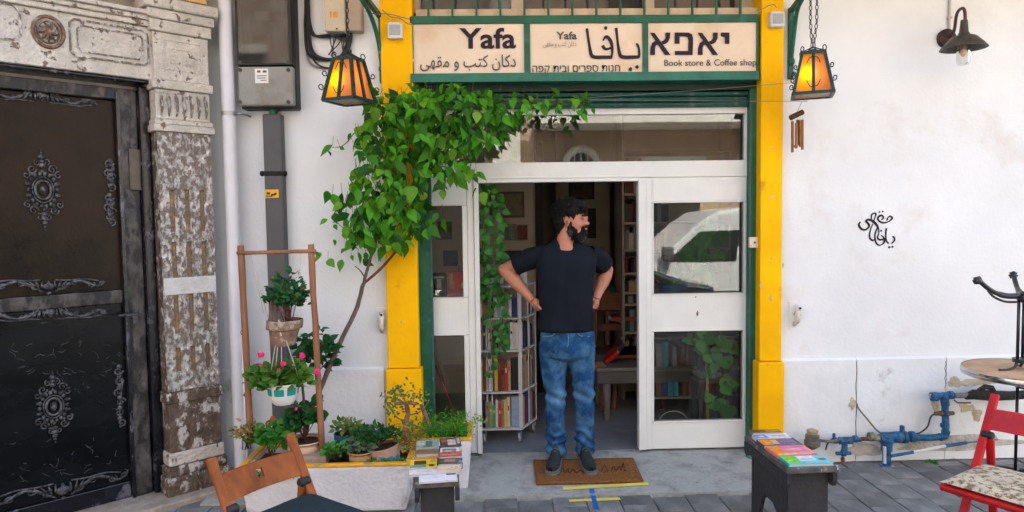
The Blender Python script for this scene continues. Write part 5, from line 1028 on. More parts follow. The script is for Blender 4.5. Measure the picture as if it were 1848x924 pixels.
a, u, v, Wd, Dp = stool('charcoal painted book stool standing on the paving before the yellow pillar and pipes', (1421, 846), (1502, 836), (1343, 786), SZ, 0)
gb = 'books laid out on the charcoal stools'; z = SZ+.001; e = Dp/4
book_flat('green and turquoise book with white title block at the stool front', a, u, v, .02, Wd-.01, .015, e*1.02, z, .014, (.02, .50, .58), ((0, .32, .12, .97, (.12, .55, .03)), (.34, .72, .35, .92, (.65, .68, .72)), (.78, .95, .4, .62, (.25, .05, .03)), (.38, .66, .5, .56, (.15, .2, .3)), (.05, .2, .3, .5, (.3, .65, .1))), -.03, gb)
book_flat('pink and orange book behind the turquoise one on a stool', a, u, v, .015, Wd-.03, e*1.06, e*2.12, z, .016, (.75, .22, .20), ((0, .28, .05, .9, (.80, .22, .02)), (.3, .95, .3, .95, (.72, .16, .30)), (.4, .8, .5, .7, (.80, .38, .38)), (.05, .5, .02, .2, (.8, .5, .2))), .03, gb)
book_flat('orange and navy book third from the stool front', a, u, v, .01, Wd-.05, e*2.15, e*2.92, z, .020, (.07, .06, .16), ((0, .3, .1, .9, (.75, .25, .02)), (.32, .5, .2, .9, (.6, .42, .2)), (.55, .95, .3, .8, (.14, .12, .30))), -.02, gb)
book_flat('white and blue book with red lettering near the stool rear', a, u, v, .02, Wd-.04, e*2.98, e*3.55, z, .022, (.62, .68, .76), ((0, .35, .1, .9, (.10, .25, .60)), (.5, .9, .45, .65, (.7, .25, .2)), (.1, .25, .3, .6, (.6, .7, .8))), .02, gb)
book_flat('dark brown book at the far end of the stool against the pillar', a, u, v, .03, Wd-.06, e*3.58, e*3.98, z, .03, (.06, .045, .035), ((.5, .95, .1, .9, (.35, .25, .02)),), -.04, gb)
a, u, v, Wd, Dp = stool('charcoal painted book stool covered with books beside the white troughs', (748, 872), (829, 870), (756, 806), SZ, 0)
h = Wd/2; e = Dp/4
book_flat('plain white booklet hanging over the front edge of a stool', a, u, v, .02, Wd-.01, -.012, .075, z, .008, (.70, .72, .78), ((.1, .5, .5, .55, (.5, .5, .55)), (.72, .98, .78, .98, (.08, .08, .09))), .05, gb)
book_flat('white book with small print at the front left of its stool', a, u, v, -.03, h+.01, .075, .135, z, .012, (.66, .68, .72), ((.4, .75, .5, .62, (.45, .45, .48)),), 0, gb)
book_flat('cream book beside the plain white booklet on the stool', a, u, v, h+.0, Wd+.01, .080, .15, z, .022, (.66, .54, .40), ((.08, .9, .1, .35, (.6, .42, .3)),), .02, gb)
book_flat('yellow and black book with teal strip on the stool by the trough', a, u, v, -.03, h-.002, .14, .25, z, .020, (.75, .52, .02), ((.0, .6, .02, .3, (.02, .30, .32)), (.15, .6, .35, .85, (.04, .03, .03)), (.7, .9, .1, .35, (.05, .04, .03)), (.75, .95, .6, .85, (.5, .3, .02))), .03, gb)
book_flat('dark book with salmon band and red one under the comics', a, u, v, h+.004, Wd+.02, .155, .23, z, .028, (.03, .045, .05), ((.25, .7, .35, .8, (.45, .22, .15)), (.85, 1, .1, .5, (.10, .38, .6))), -.02, gb)
book_flat('thick red book lying across the right half of its stool', a, u, v, h+.006, Wd+.018, .235, .30, z, .036, (.42, .05, .06), ((.1, .8, .3, .5, (.55, .25, .12)),), .03, gb)
book_flat('orange backed book under the grey green landscape cover', a, u, v, -.01, h+.0, .255, .31, z, .014, (.50, .22, .05), (), 0, gb)
book_flat('grey green book with landscape picture at the stool rear', a, u, v, -.01, h+.006, .315, Dp+.02, z, .026, (.26, .34, .30), ((.0, 1, .0, .3, (.20, .13, .10)), (.3, .7, .5, .9, (.08, .16, .13)), (.05, .4, .6, .95, (.36, .44, .42)), (.1, .9, .32, .42, (.38, .30, .24))), .02, gb)
book_flat('white framed picture book beside the landscape cover', a, u, v, h+.012, Wd+.006, .305, .39, z, .026, (.68, .66, .64), ((.12, .85, .1, .85, (.22, .20, .18)), (.25, .6, .3, .6, (.40, .48, .40))), -.03, gb)
book_flat('black and white comic book touching the fern trough', a, u, v, h+.012, Wd+.018, .395, Dp+.03, z, .030, (.04, .035, .035), ((.35, .75, .2, .8, (.60, .45, .42)), (.05, .3, .5, .9, (.35, .08, .07)), (.8, .95, .3, .9, (.5, .36, .3))), .04, gb)
# ================================================================ folding chairs
def chair(label, cx, cy, f, wd, woodm, cush, slatm=None, sh=0):
    f = Vector((f[0], f[1], 0)).normalized(); s_ = Vector((f.y, -f.x, 0)); t = thing('folding_chair', label, 'chair', (cx, cy, GZ), math.atan2(f.y, f.x)-math.pi/2, 'slatted folding chairs'); o = Vector((cx, cy, GZ)); hw = wd/2
    L = lambda x, y, z: o+s_*x+f*y+Vector((0, 0, z))
    H = .80; y_at = lambda z: -.235+(.47)*(1-z/H)
    for sg_ in (-1, 1):
        MB().beam(L(sg_*hw, y_at(0), 0), L(sg_*hw, y_at(H), H), .020, .036, up=s_).build('post', woodm, t, bevel=.004)
        MB().beam(L(sg_*(hw-.024), y_at(.62)+.0, .615), L(sg_*(hw-.024), -.215, 0), .018, .034, up=s_).build('leg', woodm, t, bevel=.004)
        MB().lathe([(.015, -.024), (.019, -.020), (.019, .020), (.015, .024)], L(sg_*(hw-.013), y_at(.625), .625), 14, s_).build('pivot_cap', mat('black_cap', (.02, .02, .02), .5), t, smooth=True, auto=40)
        MB().beam(L(sg_*(hw-.004), -.10, .455+sh), L(sg_*(hw-.004), .225, .46+sh), .018, .032, up=Vector((0, 0, 1))).build('seat_rail', woodm, t, bevel=.004)
    MB().tube([L(-hw-.02, .225, .45+sh), L(hw+.02, .225, .45+sh)], .019, 14).build('front_bar', woodm, t, smooth=True, auto=40)
    MB().beam(L(-hw+.01, -.17, .10), L(hw-.01, -.17, .10), .016, .028).build('stretcher', woodm, t, bevel=.003); MB().beam(L(-hw+.01, y_at(.16), .16), L(hw-.01, y_at(.16), .16), .016, .028).build('stretcher', woodm, t, bevel=.003)
    # back plank, slightly bowed, with a hand hole
    m_ = MB(); nx_, nz = 24, 8; z0, z1 = .65, .738; pts = {}
    def ring_pts(yo): return [[L(-hw+.011+(wd-.022)*i/nx_, y_at(z0+(z1-z0)*j/nz)+yo-.018*math.sin(math.pi*i/nx_), z0+(z1-z0)*j/nz) for i in range(nx_+1)] for j in range(nz+1)]
    hole = lambda i, j: abs(i-nx_/2+.5) < 1.1 and 3 <= j <= 5
    for sd_, yo in ((0, -.008), (1, .008)):
        g = ring_pts(yo); base = len(m_.v); m_.v += [tuple(q) for row in g for q in row]
        for j in range(nz):
            for i in range(nx_):
                if hole(i, j): continue
                q = (base+j*(nx_+1)+i, base+j*(nx_+1)+i+1, base+(j+1)*(nx_+1)+i+1, base+(j+1)*(nx_+1)+i); m_.f.append(q if sd_ == 0 else q[::-1]); m_.m.append(0)
    N = (nx_+1)*(nz+1)
    for j in range(nz):
        for i in range(nx_):
            if hole(i, j): continue
            for di, dj, a_, b_ in ((0, -1, (i, j), (i+1, j)), (0, 1, (i, j+1), (i+1, j+1)), (-1, 0, (i, j), (i, j+1)), (1, 0, (i+1, j), (i+1, j+1))):
                ii, jj = i+di, j+dj
                if ii < 0 or jj < 0 or ii >= nx_ or jj >= nz or hole(ii, jj):
                    q1 = a_[1]*(nx_+1)+a_[0]; q2 = b_[1]*(nx_+1)+b_[0]; m_.f.append((q1, q2, q2+N, q1+N)); m_.m.append(0)
    m_.build('backrest', woodm, t)
    for k in range(6): MB().obox(L(0, -.085+.055*k, .475+sh), s_*(hw-.0), f*.022, Vector((0, 0, .006))).build('slat', woodm, t, bevel=.002)
    # cushion
    ct = MB(); n = 26; top = []; r = random.Random(int(cx*100))
    def cz_(x, y, sgn): 
        e_ = max(0, 1-abs(x)**5)*max(0, 1-abs(y)**5); return .4815+sh+(.026*e_**.6*(1 if sgn > 0 else .0))+(.006*noise.noise(Vector((x*2.2, y*2.2, cx)))*e_ if sgn > 0 else 0)
    for sgn in (1, -1):
        b0 = len(ct.v)
        for j in range(n+1):
            for i in range(n+1):
                x, y = -1+2*i/n, -1+2*j/n; fl = .93+.05*math.cos(x*y*3); ct.v.append(tuple(L(x*(hw+.006)*(1+.04*abs(y)**3), .065+y*.188*(1+.05*abs(x)**3), cz_(x, y, sgn))))
        for j in range(n):
            for i in range(n): q = (b0+j*(n+1)+i, b0+j*(n+1)+i+1, b0+(j+1)*(n+1)+i+1, b0+(j+1)*(n+1)+i); ct.f.append(q if sgn > 0 else q[::-1]); ct.m.append(0)
    lab, cm = cush; o = ct.build('seat_cushion', cm, None, smooth=True); tag(o, lab, 'cushion')
    return t
WOODB = mat('reddish_wood', (.23, .068, .018), .55, .35, 10, .12, 60, stretch=(1, 1, .25), spec=.15); WOODR = mat('red_lacquer', (.44, .005, .008), .45, .2, 10, .15, 50, coat=.08, spec=.3)
DKC = mat('dark_teal_cloth', (.009, .024, .032), .8, .15, 8, .6, 220)
FLO = mat('floral_cloth', (.56, .49, .35), .85, .1, 10, .5, 260, col2=(.20, .15, .09), thr=.545, s2=38, soft=.08)
pL, pR = G(377, 824, .73), G(526, 785, .73); mid = (pL+pR)/2; wv = (pR-pL); wv.z = 0; f1 = Vector((.80, -.60, 0)).normalized(); wl = wv.length+.01
chair('reddish brown wooden folding chair with hand hole in its back before the trough', mid.x+f1.x*.235, mid.y+f1.y*.235, f1, wl, WOODB, ('flat dark teal cushion on the brown folding chair', DKC), sh=.09)
pA, pB = G(1704, 871, .40), G(1800, 838, .40); f2 = (pA-pB).normalized(); f2 = Vector((-.85, -.52, 0)).normalized(); w2 = Vector((-f2.y, f2.x, 0)); w2 = w2 if w2.y < 0 else -w2
cc = pA+w2*.21-f2*.225
chair('red lacquered folding chair facing the street beside the round table', cc.x, cc.y, f2, .40, WOODR, ('cream cushion printed with dark flowers on the red folding chair', FLO))
# ================================================================ cafe table with another iron base upside down on it
TT = .68; tc_ = G(1750, 668, TT); R_ = .33; tcx, tcy = tc_.x+R_, tc_.y-.02
tb = thing('round_table', 'round cafe table with tan top and steel rim at the white wall', 'table', (tcx, tcy, GZ))
MB().lathe([(.001, 0), (R_-.012, 0), (R_-.006, -.002)], (tcx, tcy, TT), 56).build('tabletop', mat('tan_table_stone', (.50, .33, .20), .75, .15, 10, .05, 40, spec=.2), tb, smooth=True, auto=40)
MB().lathe([(R_-.006, .001), (R_, -.003), (R_+.002, -.014), (R_-.002, -.017), (R_+.002, -.022), (R_, -.036), (R_-.01, -.040), (.001, -.040)], (tcx, tcy, TT), 56, cap=False).build('steel_rim', mat('polished_steel', (.5, .5, .5), .2, .15, 10, .02, metal=1), tb, smooth=True, auto=40)
def iron_base(par, c, zb0, zt0, flip, rot, rr=.30):
    """four bar pedestal with bowed feet; flip stands it on its head"""
    s_ = -1 if flip else 1; z_ = lambda h: (zt0-(h-zb0)) if flip else h
    for k in range(3):
        a = rot+k*math.pi*2/3; d = Vector((math.cos(a), math.sin(a), 0)); H = zt0-zb0
        P3 = lambda r, h: Vector((c[0], c[1], 0))+d*r+Vector((0, 0, z_(zb0+h)))
        MB().tube([P3(.045, .125), P3(.045, H-.06)], .0085, 8).build('column_bar', BLACKI, par, smooth=True)
        MB().tube(smooth_line([P3(.045, H-.06), P3(.06, H-.02), P3(.10, H-.004), P3(.16, H-.003)], 4), .0075, 8).build('top_arm', BLACKI, par, smooth=True)
        MB().tube(smooth_line([P3(.045, .115), P3(.13, .112), P3(.21, .085), P3(rr-.04, .035), P3(rr-.015, .0)], 5), [.017]*8+[.014]*12+[.012], 8).build('foot_arm', BLACKI, par, smooth=True)
        MB().tube(smooth_line([P3(.05, .150), P3(.13, .146), P3(.20, .118), P3(.24, .08)], 5), .007, 8).build('foot_brace', BLACKI, par, smooth=True)
        MB().lathe([(.012, 0), (.022, .004), (.018, .014), (.026, .02), (.016, .04)] if not flip else [(.012, 0), (.022, -.004), (.018, -.014), (.026, -.02), (.016, -.04)], P3(rr-.012, 0), 10).build('foot', BLACKI, par, smooth=True)
    for h in (.125, (zt0-zb0)-.055): MB().lathe([(.02, -.012), (.06, -.010), (.06, .010), (.02, .012)], (c[0], c[1], z_(zb0+h)), 20).build('collar', BLACKI, par)
    MB().lathe([(.02, -.035), (.034, -.02), (.034, .02), (.02, .035)], (c[0], c[1], z_(zb0+.125)), 16).build('hub', BLACKI, par, smooth=True)
iron_base(tb, (tcx, tcy), GZ, TT-.041, False, .35)
ub = thing('upturned_table_base', 'black iron table base standing upside down on the round table', 'table base', (tcx-.02, tcy, TT))
iron_base(ub, (tcx-.02, tcy), TT+.001, TT+.55, True, math.radians(184), .32)
# ================================================================ doormat, tapes
A, Bq, Cq, Dq = G(962, 874, -.032), G(1155, 868, -.032), G(1148, 826, 0.004), G(973, 829, 0.004)
x0, x1 = (A.x+Dq.x)/2-.01, (Bq.x+Cq.x)/2; ym0, ym1 = (A.y+Bq.y)/2, (Cq.y+Dq.y)/2
def apz(y): t_ = (.12-y)/.62; return -.006-(GZ*-1-.012)*max(0, t_-.1)**1.1
dm = thing('doormat', 'brown coir doormat with black script lying on the doorstep', 'doormat', ((x0+x1)/2, (ym0+ym1)/2, apz(-.25)))
n = 40; m_ = MB(); vs = []
for j in range(16):
    for i in range(n+1): x = x0+(x1-x0)*i/n; y = ym0+(ym1-ym0)*j/15; vs.append((x+(noise.noise(Vector((y*30, i//n, 0)))*.003 if i in (0, n) else 0), y, apz(y)+.019+noise.noise(Vector((x*3, y*3, 0)))*.002))
m_.add(vs, [(j*(n+1)+i, j*(n+1)+i+1, (j+1)*(n+1)+i+1, (j+1)*(n+1)+i) for j in range(15) for i in range(n)])
o = m_.build('coir_mat', mat('coir', (.30, .125, .035), .95, .25, 90, 1, 260, col2=(.16, .07, .02), thr=.56, s2=120, dist=.006), dm, smooth=True); q = o.modifiers.new('s', 'SOLIDIFY'); q.thickness = .016; q.offset = -1
MI = mat('mat_ink', (.075, .035, .015), .95, .2)
def mat_word(pts, w_=.003): q = smooth_line(pts, 5); MB().tube([(lambda g: (g.x, g.y, apz(g.y)+.021))(G(a, b, apz(-.25)+.02)) for a, b in q], w_, 6).build('lettering', MI, dm)
mat_word([(1012, 852), (1016, 846), (1020, 853), (1025, 847), (1028, 853), (1034, 848), (1040, 853), (1047, 850), (1055, 853)]); mat_word([(1085, 851), (1091, 843), (1096, 850), (1089, 852), (1099, 850)]); mat_word([(1103, 851), (1107, 844), (1112, 850), (1117, 843), (1121, 849), (1125, 838), (1127, 849), (1131, 850)])
def tape(label, a, b, w_, z, m_, lift=0):
    p, q = G(*a, z), G(*b, z); d = (q-p); s_ = Vector((-d.y, d.x, 0)).normalized()*w_/2; n = 8; mb_ = MB(); vs = []
    for i in range(n+1):
        for sg_ in (-1, 1): c = p+d*i/n+s_*sg_; vs.append((c.x, c.y, lift+(max(apz(c.y)+.0045, GZ+.0035) if c.y > -.50 else GZ+.004)))
    mb_.add(vs, [(2*i, 2*i+2, 2*i+3, 2*i+1) for i in range(n)]); o = mb_.build('tape_strip', m_, None); q_ = o.modifiers.new('s', 'SOLIDIFY'); q_.thickness = .0008; q_.offset = 1; tag(o, label, 'tape')
YT = mat('yellow_tape', (.72, .62, .10), .5, .08); BT = mat('blue_tape', (.01, .13, .52), .5, .08)
tape('long yellow tape strip stuck on the doorstep below the mat', (1016, 880), (1170, 872), .034, -.04, YT); tape('short yellow tape strip crossed by blue tape on the paving', (1027, 905), (1119, 901), .034, GZ, YT); tape('blue tape strip crossing the short yellow one', (1068, 889), (1077, 920), .026, GZ, BT, .002)

lt = MB(); r = random.Random(71)
for k in range(70):
    x, y = r.choice([(r.uniform(-1.5, 1.6), r.uniform(-.56, -.02)), (r.uniform(-.6, 3.2), r.uniform(-1.1, -.1)), (r.uniform(1.6, 3.3), r.uniform(-.12, -.03))]); z = (apz(y) if y > -.50 and x < 1.72 else GZ)+.002; s_ = r.uniform(.004, .014); a = r.uniform(0, 6.28)
    lt.add([(x+math.cos(a)*s_, y+math.sin(a)*s_, z), (x+math.cos(a+1.6)*s_*.5, y+math.sin(a+1.6)*s_*.5, z+.004), (x-math.cos(a)*s_, y-math.sin(a)*s_, z+.001), (x+math.cos(a-1.6)*s_*.5, y+math.sin(a-1.6)*s_*.5, z+.003)], [(0, 1, 2, 3)])
o = lt.build('leaf_litter', leafmat('dry_litter', (.05, .035, .02), (.22, .16, .08), .1)); o['kind'] = 'stuff'; o['label'] = 'dry leaf scraps and grit scattered over doorstep and paving'
# ================================================================ shop interior
RX0, RX1, RY0, RY1, RH = -1.25, 2.35, .28, 3.9, 2.55
WI = mat('interior_plaster', (.50, .44, .33), .9, .08, 3, .2); FLI = mat('grey_floor_paint', (.20, .22, .25), .32, .15, 3, .08, 30, col2=(.30, .30, .30), thr=.62, s2=5, soft=.2)
struct(B(RX0, RX1, .12, RY1, -.05, -.002).build('interior_floor', FLI)); struct(B(RX0, RX1, .30, RY1, RH, RH+.1).build('interior_ceiling', WI))
struct(B(RX0-.1, RX0, .285, RY1, 0, RH).build('interior_wall_side', WI)); struct(B(RX1, RX1+.1, .285, RY1, 0, RH).build('interior_wall_side', WI)); struct(B(RX0-.1, RX1+.1, RY1, RY1+.1, 0, RH).build('interior_wall_back', WI))
struct(MB().box(RX0, XL, .282, .30, 0, RH).box(XR, RX1, .282, .30, 0, RH).build('interior_wall_front', WI))
px1_ = P(966, 400, 1.75).x; struct(B(RX0, px1_, 1.75, 1.9, 0, RH).build('interior_partition', mat('partition_plaster', (.55, .47, .35), .9, .08, 3, .2)))
struct(B(px1_+.001, px1_+.07, 1.70, 1.93, 0, RH).build('partition_post', mat('dark_trim', (.02, .016, .014), .6)))
struct(B(P(1112, 400, 3.0).x, P(1112, 400, 3.0).x+.12, 3.0, 3.12, 0, RH).build('interior_pilaster', MATS['partition_plaster']))
def picture(label, a, b, c, d, y, fcol, pcol, pc2=None, fw=.02):
    x0, x1, z0, z1 = rect(a, b, c, d, y); t = thing('framed_picture', label, 'picture', ((x0+x1)/2, y, z0), group=None)
    fm_ = mat('pf_%02d%02d%02d' % tuple(int(q*99) for q in fcol), fcol, .5, .15)
    for u_ in ((x0, x1, z1-fw, z1), (x0, x1, z0, z0+fw), (x0, x0+fw, z0+fw, z1-fw), (x1-fw, x1, z0+fw, z1-fw)): MB().box(u_[0], u_[1], y-.02, y, u_[2], u_[3]).build('frame', fm_, t)
    MB().box(x0+fw, x1-fw, y-.010, y-.001, z0+fw, z1-fw).build('print', mat('pp_%02d%02d%02d' % tuple(int(q*99) for q in pcol), pcol, .5, .5, 9, 0, col2=pc2 or [q*.4 for q in pcol], thr=.52, s2=9, soft=.1), t)
picture('wide framed landscape print high on the partition wall', 884, 346, 946, 393, 1.745, (.10, .06, .03), (.26, .21, .10), (.14, .12, .05)); picture('small reddish picture below the landscape print', 932, 405, 953, 434, 1.745, (.35, .28, .2), (.22, .06, .03), None, .008); picture('small pale picture of a green plant on the partition', 910, 404, 931, 434, 1.745, (.3, .26, .2), (.34, .33, .32), (.08, .16, .12), .006)
picture('brown framed picture low on the partition by the shoulder', 905, 452, 950, 478, 1.745, (.06, .04, .03), (.12, .08, .05)); picture('dark carved frame high on the back wall above the man', 1026, 322, 1072, 360, 3.0, (.06, .025, .01), (.16, .09, .03), (.07, .03, .01), .03); picture('dark green picture on the back wall beside his face', 1060, 376, 1075, 430, 3.0, (.06, .03, .02), (.05, .08, .03))
struct(B(P(1020, 400, 3.02).x-.1, P(1100, 400, 3.0).x+.0, 3.002, 3.05, 0, RH).build('back_panel', WI))
picture('dark poster behind the left window upper half', 790, 400, 816, 432, .9, (.05, .04, .035), (.16, .11, .07)); picture('grey poster behind the left window lower half', 800, 452, 826, 480, .9, (.06, .06, .06), (.10, .10, .10))
# ledge and window books at the left pane
lf = B(xa+.02, X(846, 560), .12, .20, Z(541)-.03, Z(541)-.004).build('window_shelf', FRAMEW); tag(lf, 'narrow white shelf behind the left window carrying two books', 'shelf'); lf['kind'] = 'thing'
for a, b, c, d, col, lab, pr in ((779, 492, 806, 538, (.015, .02, .025), 'black book with white figure standing in the left window', ((.35, .65, .30, .75, (.45, .52, .55)), (.15, .85, .78, .86, (.4, .42, .42)), (.1, .5, .08, .2, (.3, .3, .3)))), (808, 490, 843, 538, (.42, .03, .02), 'red book with orange bottom band standing in the left window', ((.15, .85, .45, .9, (.72, .05, .02)), (.05, .3, .36, .95, (.5, .3, .15)), (.7, .95, .36, .6, (.55, .35, .2)), (.0, 1, .0, .24, (.42, .06, .07))))):
    x0, x1, z0, z1 = rect(a, b, c, d, .13); t = thing('book', lab, 'book', ((x0+x1)/2, .13, z0)); MB().box(x0, x1, .132, .150, z0, z1).build('cover', mat('wb%d' % a, col, .4, .1), t)
    for i, (p0, p1, r0, r1, pc) in enumerate(pr): MB().box(x0+(x1-x0)*p0, x0+(x1-x0)*p1, .1312-.0003*i, .1325, z0+(z1-z0)*r0, z0+(z1-z0)*r1).build('cover_print', mat('wbp%d%d' % (a, i), pc, .4, .3, 40, 0), t)
# revolving white book cart
CY0 = .30; ca, cbx = P(872, 650, CY0).x, P(941, 650, CY0).x; cw_ = cbx-ca; CD = .36
ct = thing('book_cart', 'white metal book cart on casters full of books just inside the doorway', 'book cart', (ca+cw_/2, CY0+CD/2, 0)); CWM = mat('cart_white', (.55, .55, .55), .4, .06); ang = 0
shelf_py = [516, 574, 633, 708, 774]; zs = [P(905, p, CY0).z for p in shelf_py]
ex = .13
def lip(z, nm='shelf'):
    MB().prism_z([(ca-ex, CY0), (cbx, CY0), (cbx+.125, CY0+.26), (cbx+.0, CY0+CD), (ca-ex, CY0+CD)], z-.012, z).build(nm, CWM, ct, bevel=.004, segs=2)
for z in zs: lip(z)
for x in (ca-ex+.002, ca+.02, ca+.055, cbx-.012, cbx-.022): MB().box(x, x+.010, CY0+.012 if x > cbx-.02 else CY0+.03, CY0+CD-.01, zs[-1]+.001, zs[0]-.001).build('upright', CWM, ct)
for q_ in (.06, .5, .97): MB().box(cbx+.125*q_-.009, cbx+.125*q_-.002, CY0+.26*q_, CY0+.26*q_+.008, zs[-1], zs[0]).build('upright', CWM, ct)
for x, y in ((cbx-.02, CY0+.02), (ca+.0, CY0+.02), (cbx+.09, CY0+.25), (ca, CY0+CD-.02)):
    MB().lathe([(.030, -.010), (.034, -.006), (.034, .006), (.030, .010)], (x, y, .036), 18, (1, 0, .15)).build('caster', mat('caster_grey', (.32, .32, .33), .4), ct, smooth=True, auto=40); MB().tube([(x+.014, y, .036), (x+.016, y, .07), (x, y, zs[-1]-.012)], .006, 6).build('caster_fork', mat('chrome', (.5, .5, .5), .25, .05, metal=1), ct)
BC = {'dark green': (.02, .09, .05), 'navy': (.02, .05, .17), 'orange': (.60, .15, .03), 'white': (.62, .60, .57), 'cream': (.55, .47, .33), 'black': (.02, .02, .022), 'red': (.50, .03, .02), 'green': (.04, .32, .07), 'yellow': (.70, .48, .05), 'teal': (.03, .22, .27), 'brown': (.14, .065, .03), 'pink': (.60, .06, .18), 'grey': (.22, .22, .22), 'tan': (.38, .25, .14), 'pale blue': (.30, .38, .50), 'maroon': (.18, .02, .03), 'ochre': (.48, .27, .05), 'olive': (.30, .27, .12)}
rows = [(['pale blue', 'navy', 'pink', 'white', 'orange', 'cream', 'black', 'white', 'pale blue', 'white', 'grey', 'white'], 0, 'upper'), (['tan', 'brown', 'ochre', 'tan', 'navy', 'white', 'brown', 'dark green', 'tan', 'green', 'green', 'white'], 1, 'second'), (['maroon', 'pale blue', 'grey', 'tan', 'brown', 'white', 'navy', 'yellow', 'maroon', 'brown', 'red', 'tan'], 2, 'third'), (['teal', 'teal', 'olive', 'brown', 'black', 'grey', 'olive', 'green', 'white', 'red', 'grey', 'yellow', 'cream'], 3, 'bottom')]
rb = random.Random(15); ordn = ['first', 'second', 'third', 'fourth', 'fifth', 'sixth', 'seventh', 'eighth', 'ninth', 'tenth', 'eleventh', 'twelfth', 'thirteenth', 'fourteenth']
for cols, lv, nm in rows:
    zt_s, zb_s = zs[lv], zs[lv+1]; x = ca-.095; gap = (cbx-.024-x)/len(cols)
    for i, cn in enumerate(cols):
        if ca+.014 < x < ca+.034: x = ca+.034
        wd_ = min(gap*rb.uniform(.62, .96), cbx-.025-x); hh = (zt_s-zb_s-.02)*rb.uniform(.66, .94)
        if wd_ < .006: continue
        t = thing('book', f'{cn} book spine, {ordn[i]} along the {nm} shelf of the white cart', 'book', (x+wd_/2, CY0+.1, zb_s), group='books in the white cart')
        y0 = CY0+.022+rb.uniform(0, .014); cm = mat('bk_'+cn.replace(' ', '_'), BC[cn], .45, .12, 30, .05)
        MB().box(x, x+wd_, y0, y0+.15, zb_s+.0015, zb_s+hh).build('cover', cm, t, bevel=.0015, segs=1); MB().box(x+.002, x+wd_-.002, y0+.01, y0+.152, zb_s+hh-.001, zb_s+hh+.0006).build('pages', PAGE, t)
        lc = BC[rb.choice(['white', 'yellow', 'black', 'red', 'cream'])]; h0 = zb_s+hh*rb.uniform(.55, .75); MB().box(x+wd_*.25, x+wd_*.75, y0-.0006, y0+.001, h0, h0+hh*rb.uniform(.08, .18)).build('spine_label', mat('sl_%d' % int(lc[0]*99), lc, .5), t)
        x += wd_+.0015
    # side face books
    yy = CY0+.05; k = 0
    while yy < CY0+.235:
        cn = rb.choice(['navy', 'white', 'maroon', 'grey', 'pale blue', 'black', 'tan']); wd_ = rb.uniform(.015, .034); hh = (zt_s-zb_s-.02)*rb.uniform(.6, .92)
        t = thing('book', f'{cn} book on the narrow cart side, {nm} shelf, {ordn[k]} from the front', 'book', (cbx-.07, yy, zb_s), group='books in the white cart'); k += 1
        xe = cbx+.125*(yy-CY0)/.26; MB().box(xe-.10, xe-.012, yy, yy+wd_, zb_s+.0015, zb_s+hh).build('cover', mat('bk_'+cn.replace(' ', '_'), BC[cn], .45, .12, 30, .05), t); yy += wd_+.002
# things on top of the cart
for lab, a, b, c, d, col in (('blue box of cards lying on top of the white cart', 878, 500, 910, 514, (.02, .10, .22)), ('tan block of books standing on the rear of the white cart', 934, 488, 952, 513, (.28, .22, .15))):
    x0, x1, z0, z1 = rect(a, b, c, d, .42); t = thing('book', lab, 'book', ((x0+x1)/2, .45, zs[0])); MB().box(x0, x1, .40, .52, zs[0]+.001, zs[0]+(z1-z0)).build('cover', mat('tp%d' % a, col, .5), t, bevel=.003); MB().box(x0+.004, x1-.004, .398, .515, zs[0]+.006, zs[0]+(z1-z0)-.006).build('pages', PAGE, t)
o = MB().lathe([(.02, 0), (.022, .05), (.012, .06), (.012, .08)], (P(936, 500, .36).x, .36, zs[0]), 12).build('small_bottle', mat('blue_glass', (.05, .15, .3), .2), smooth=True); tag(o, 'little dark blue bottle on the cart top near his elbow', 'bottle')
# hanging pothos left of the doorway
pv = thing('hanging_pothos', 'green pothos vine hanging inside the doorway over the white book cart', 'vine', tuple(P(880, 330, .24)))
it = []; r = random.Random(6)
for path in ([(884, 330), (880, 380), (878, 440), (880, 500), (884, 560), (886, 620), (890, 680)], [(895, 345), (902, 385), (905, 430), (900, 475), (903, 520), (908, 560), (905, 600), (900, 640)], [(874, 370), (870, 430), (874, 480), (878, 530)]):
    q = smooth_line(path, 6); MB().tube([P(a, b, .22) for a, b in q], .0025, 5).build('stem', mat('pothos_stem', (.06, .12, .03), .6), pv, smooth=True)
    for i, (a, b) in enumerate(q):
        for _ in range(2 if i % 3 else 1): it.append((P(a+r.uniform(-8, 8), b+r.uniform(-6, 6), .22+r.uniform(-.05, .06)), Vector((r.gauss(0, .8), -.2, r.gauss(-.5, .5))), Vector((r.gauss(0, .4), -1, .7)), r.uniform(.035, .07)*(.75 if b > 560 else 1)))
leaves(pv, it, 'heart', leafmat('pothos_inner', (.02, .12, .02), (.07, .30, .05), .25), parts=len(it))
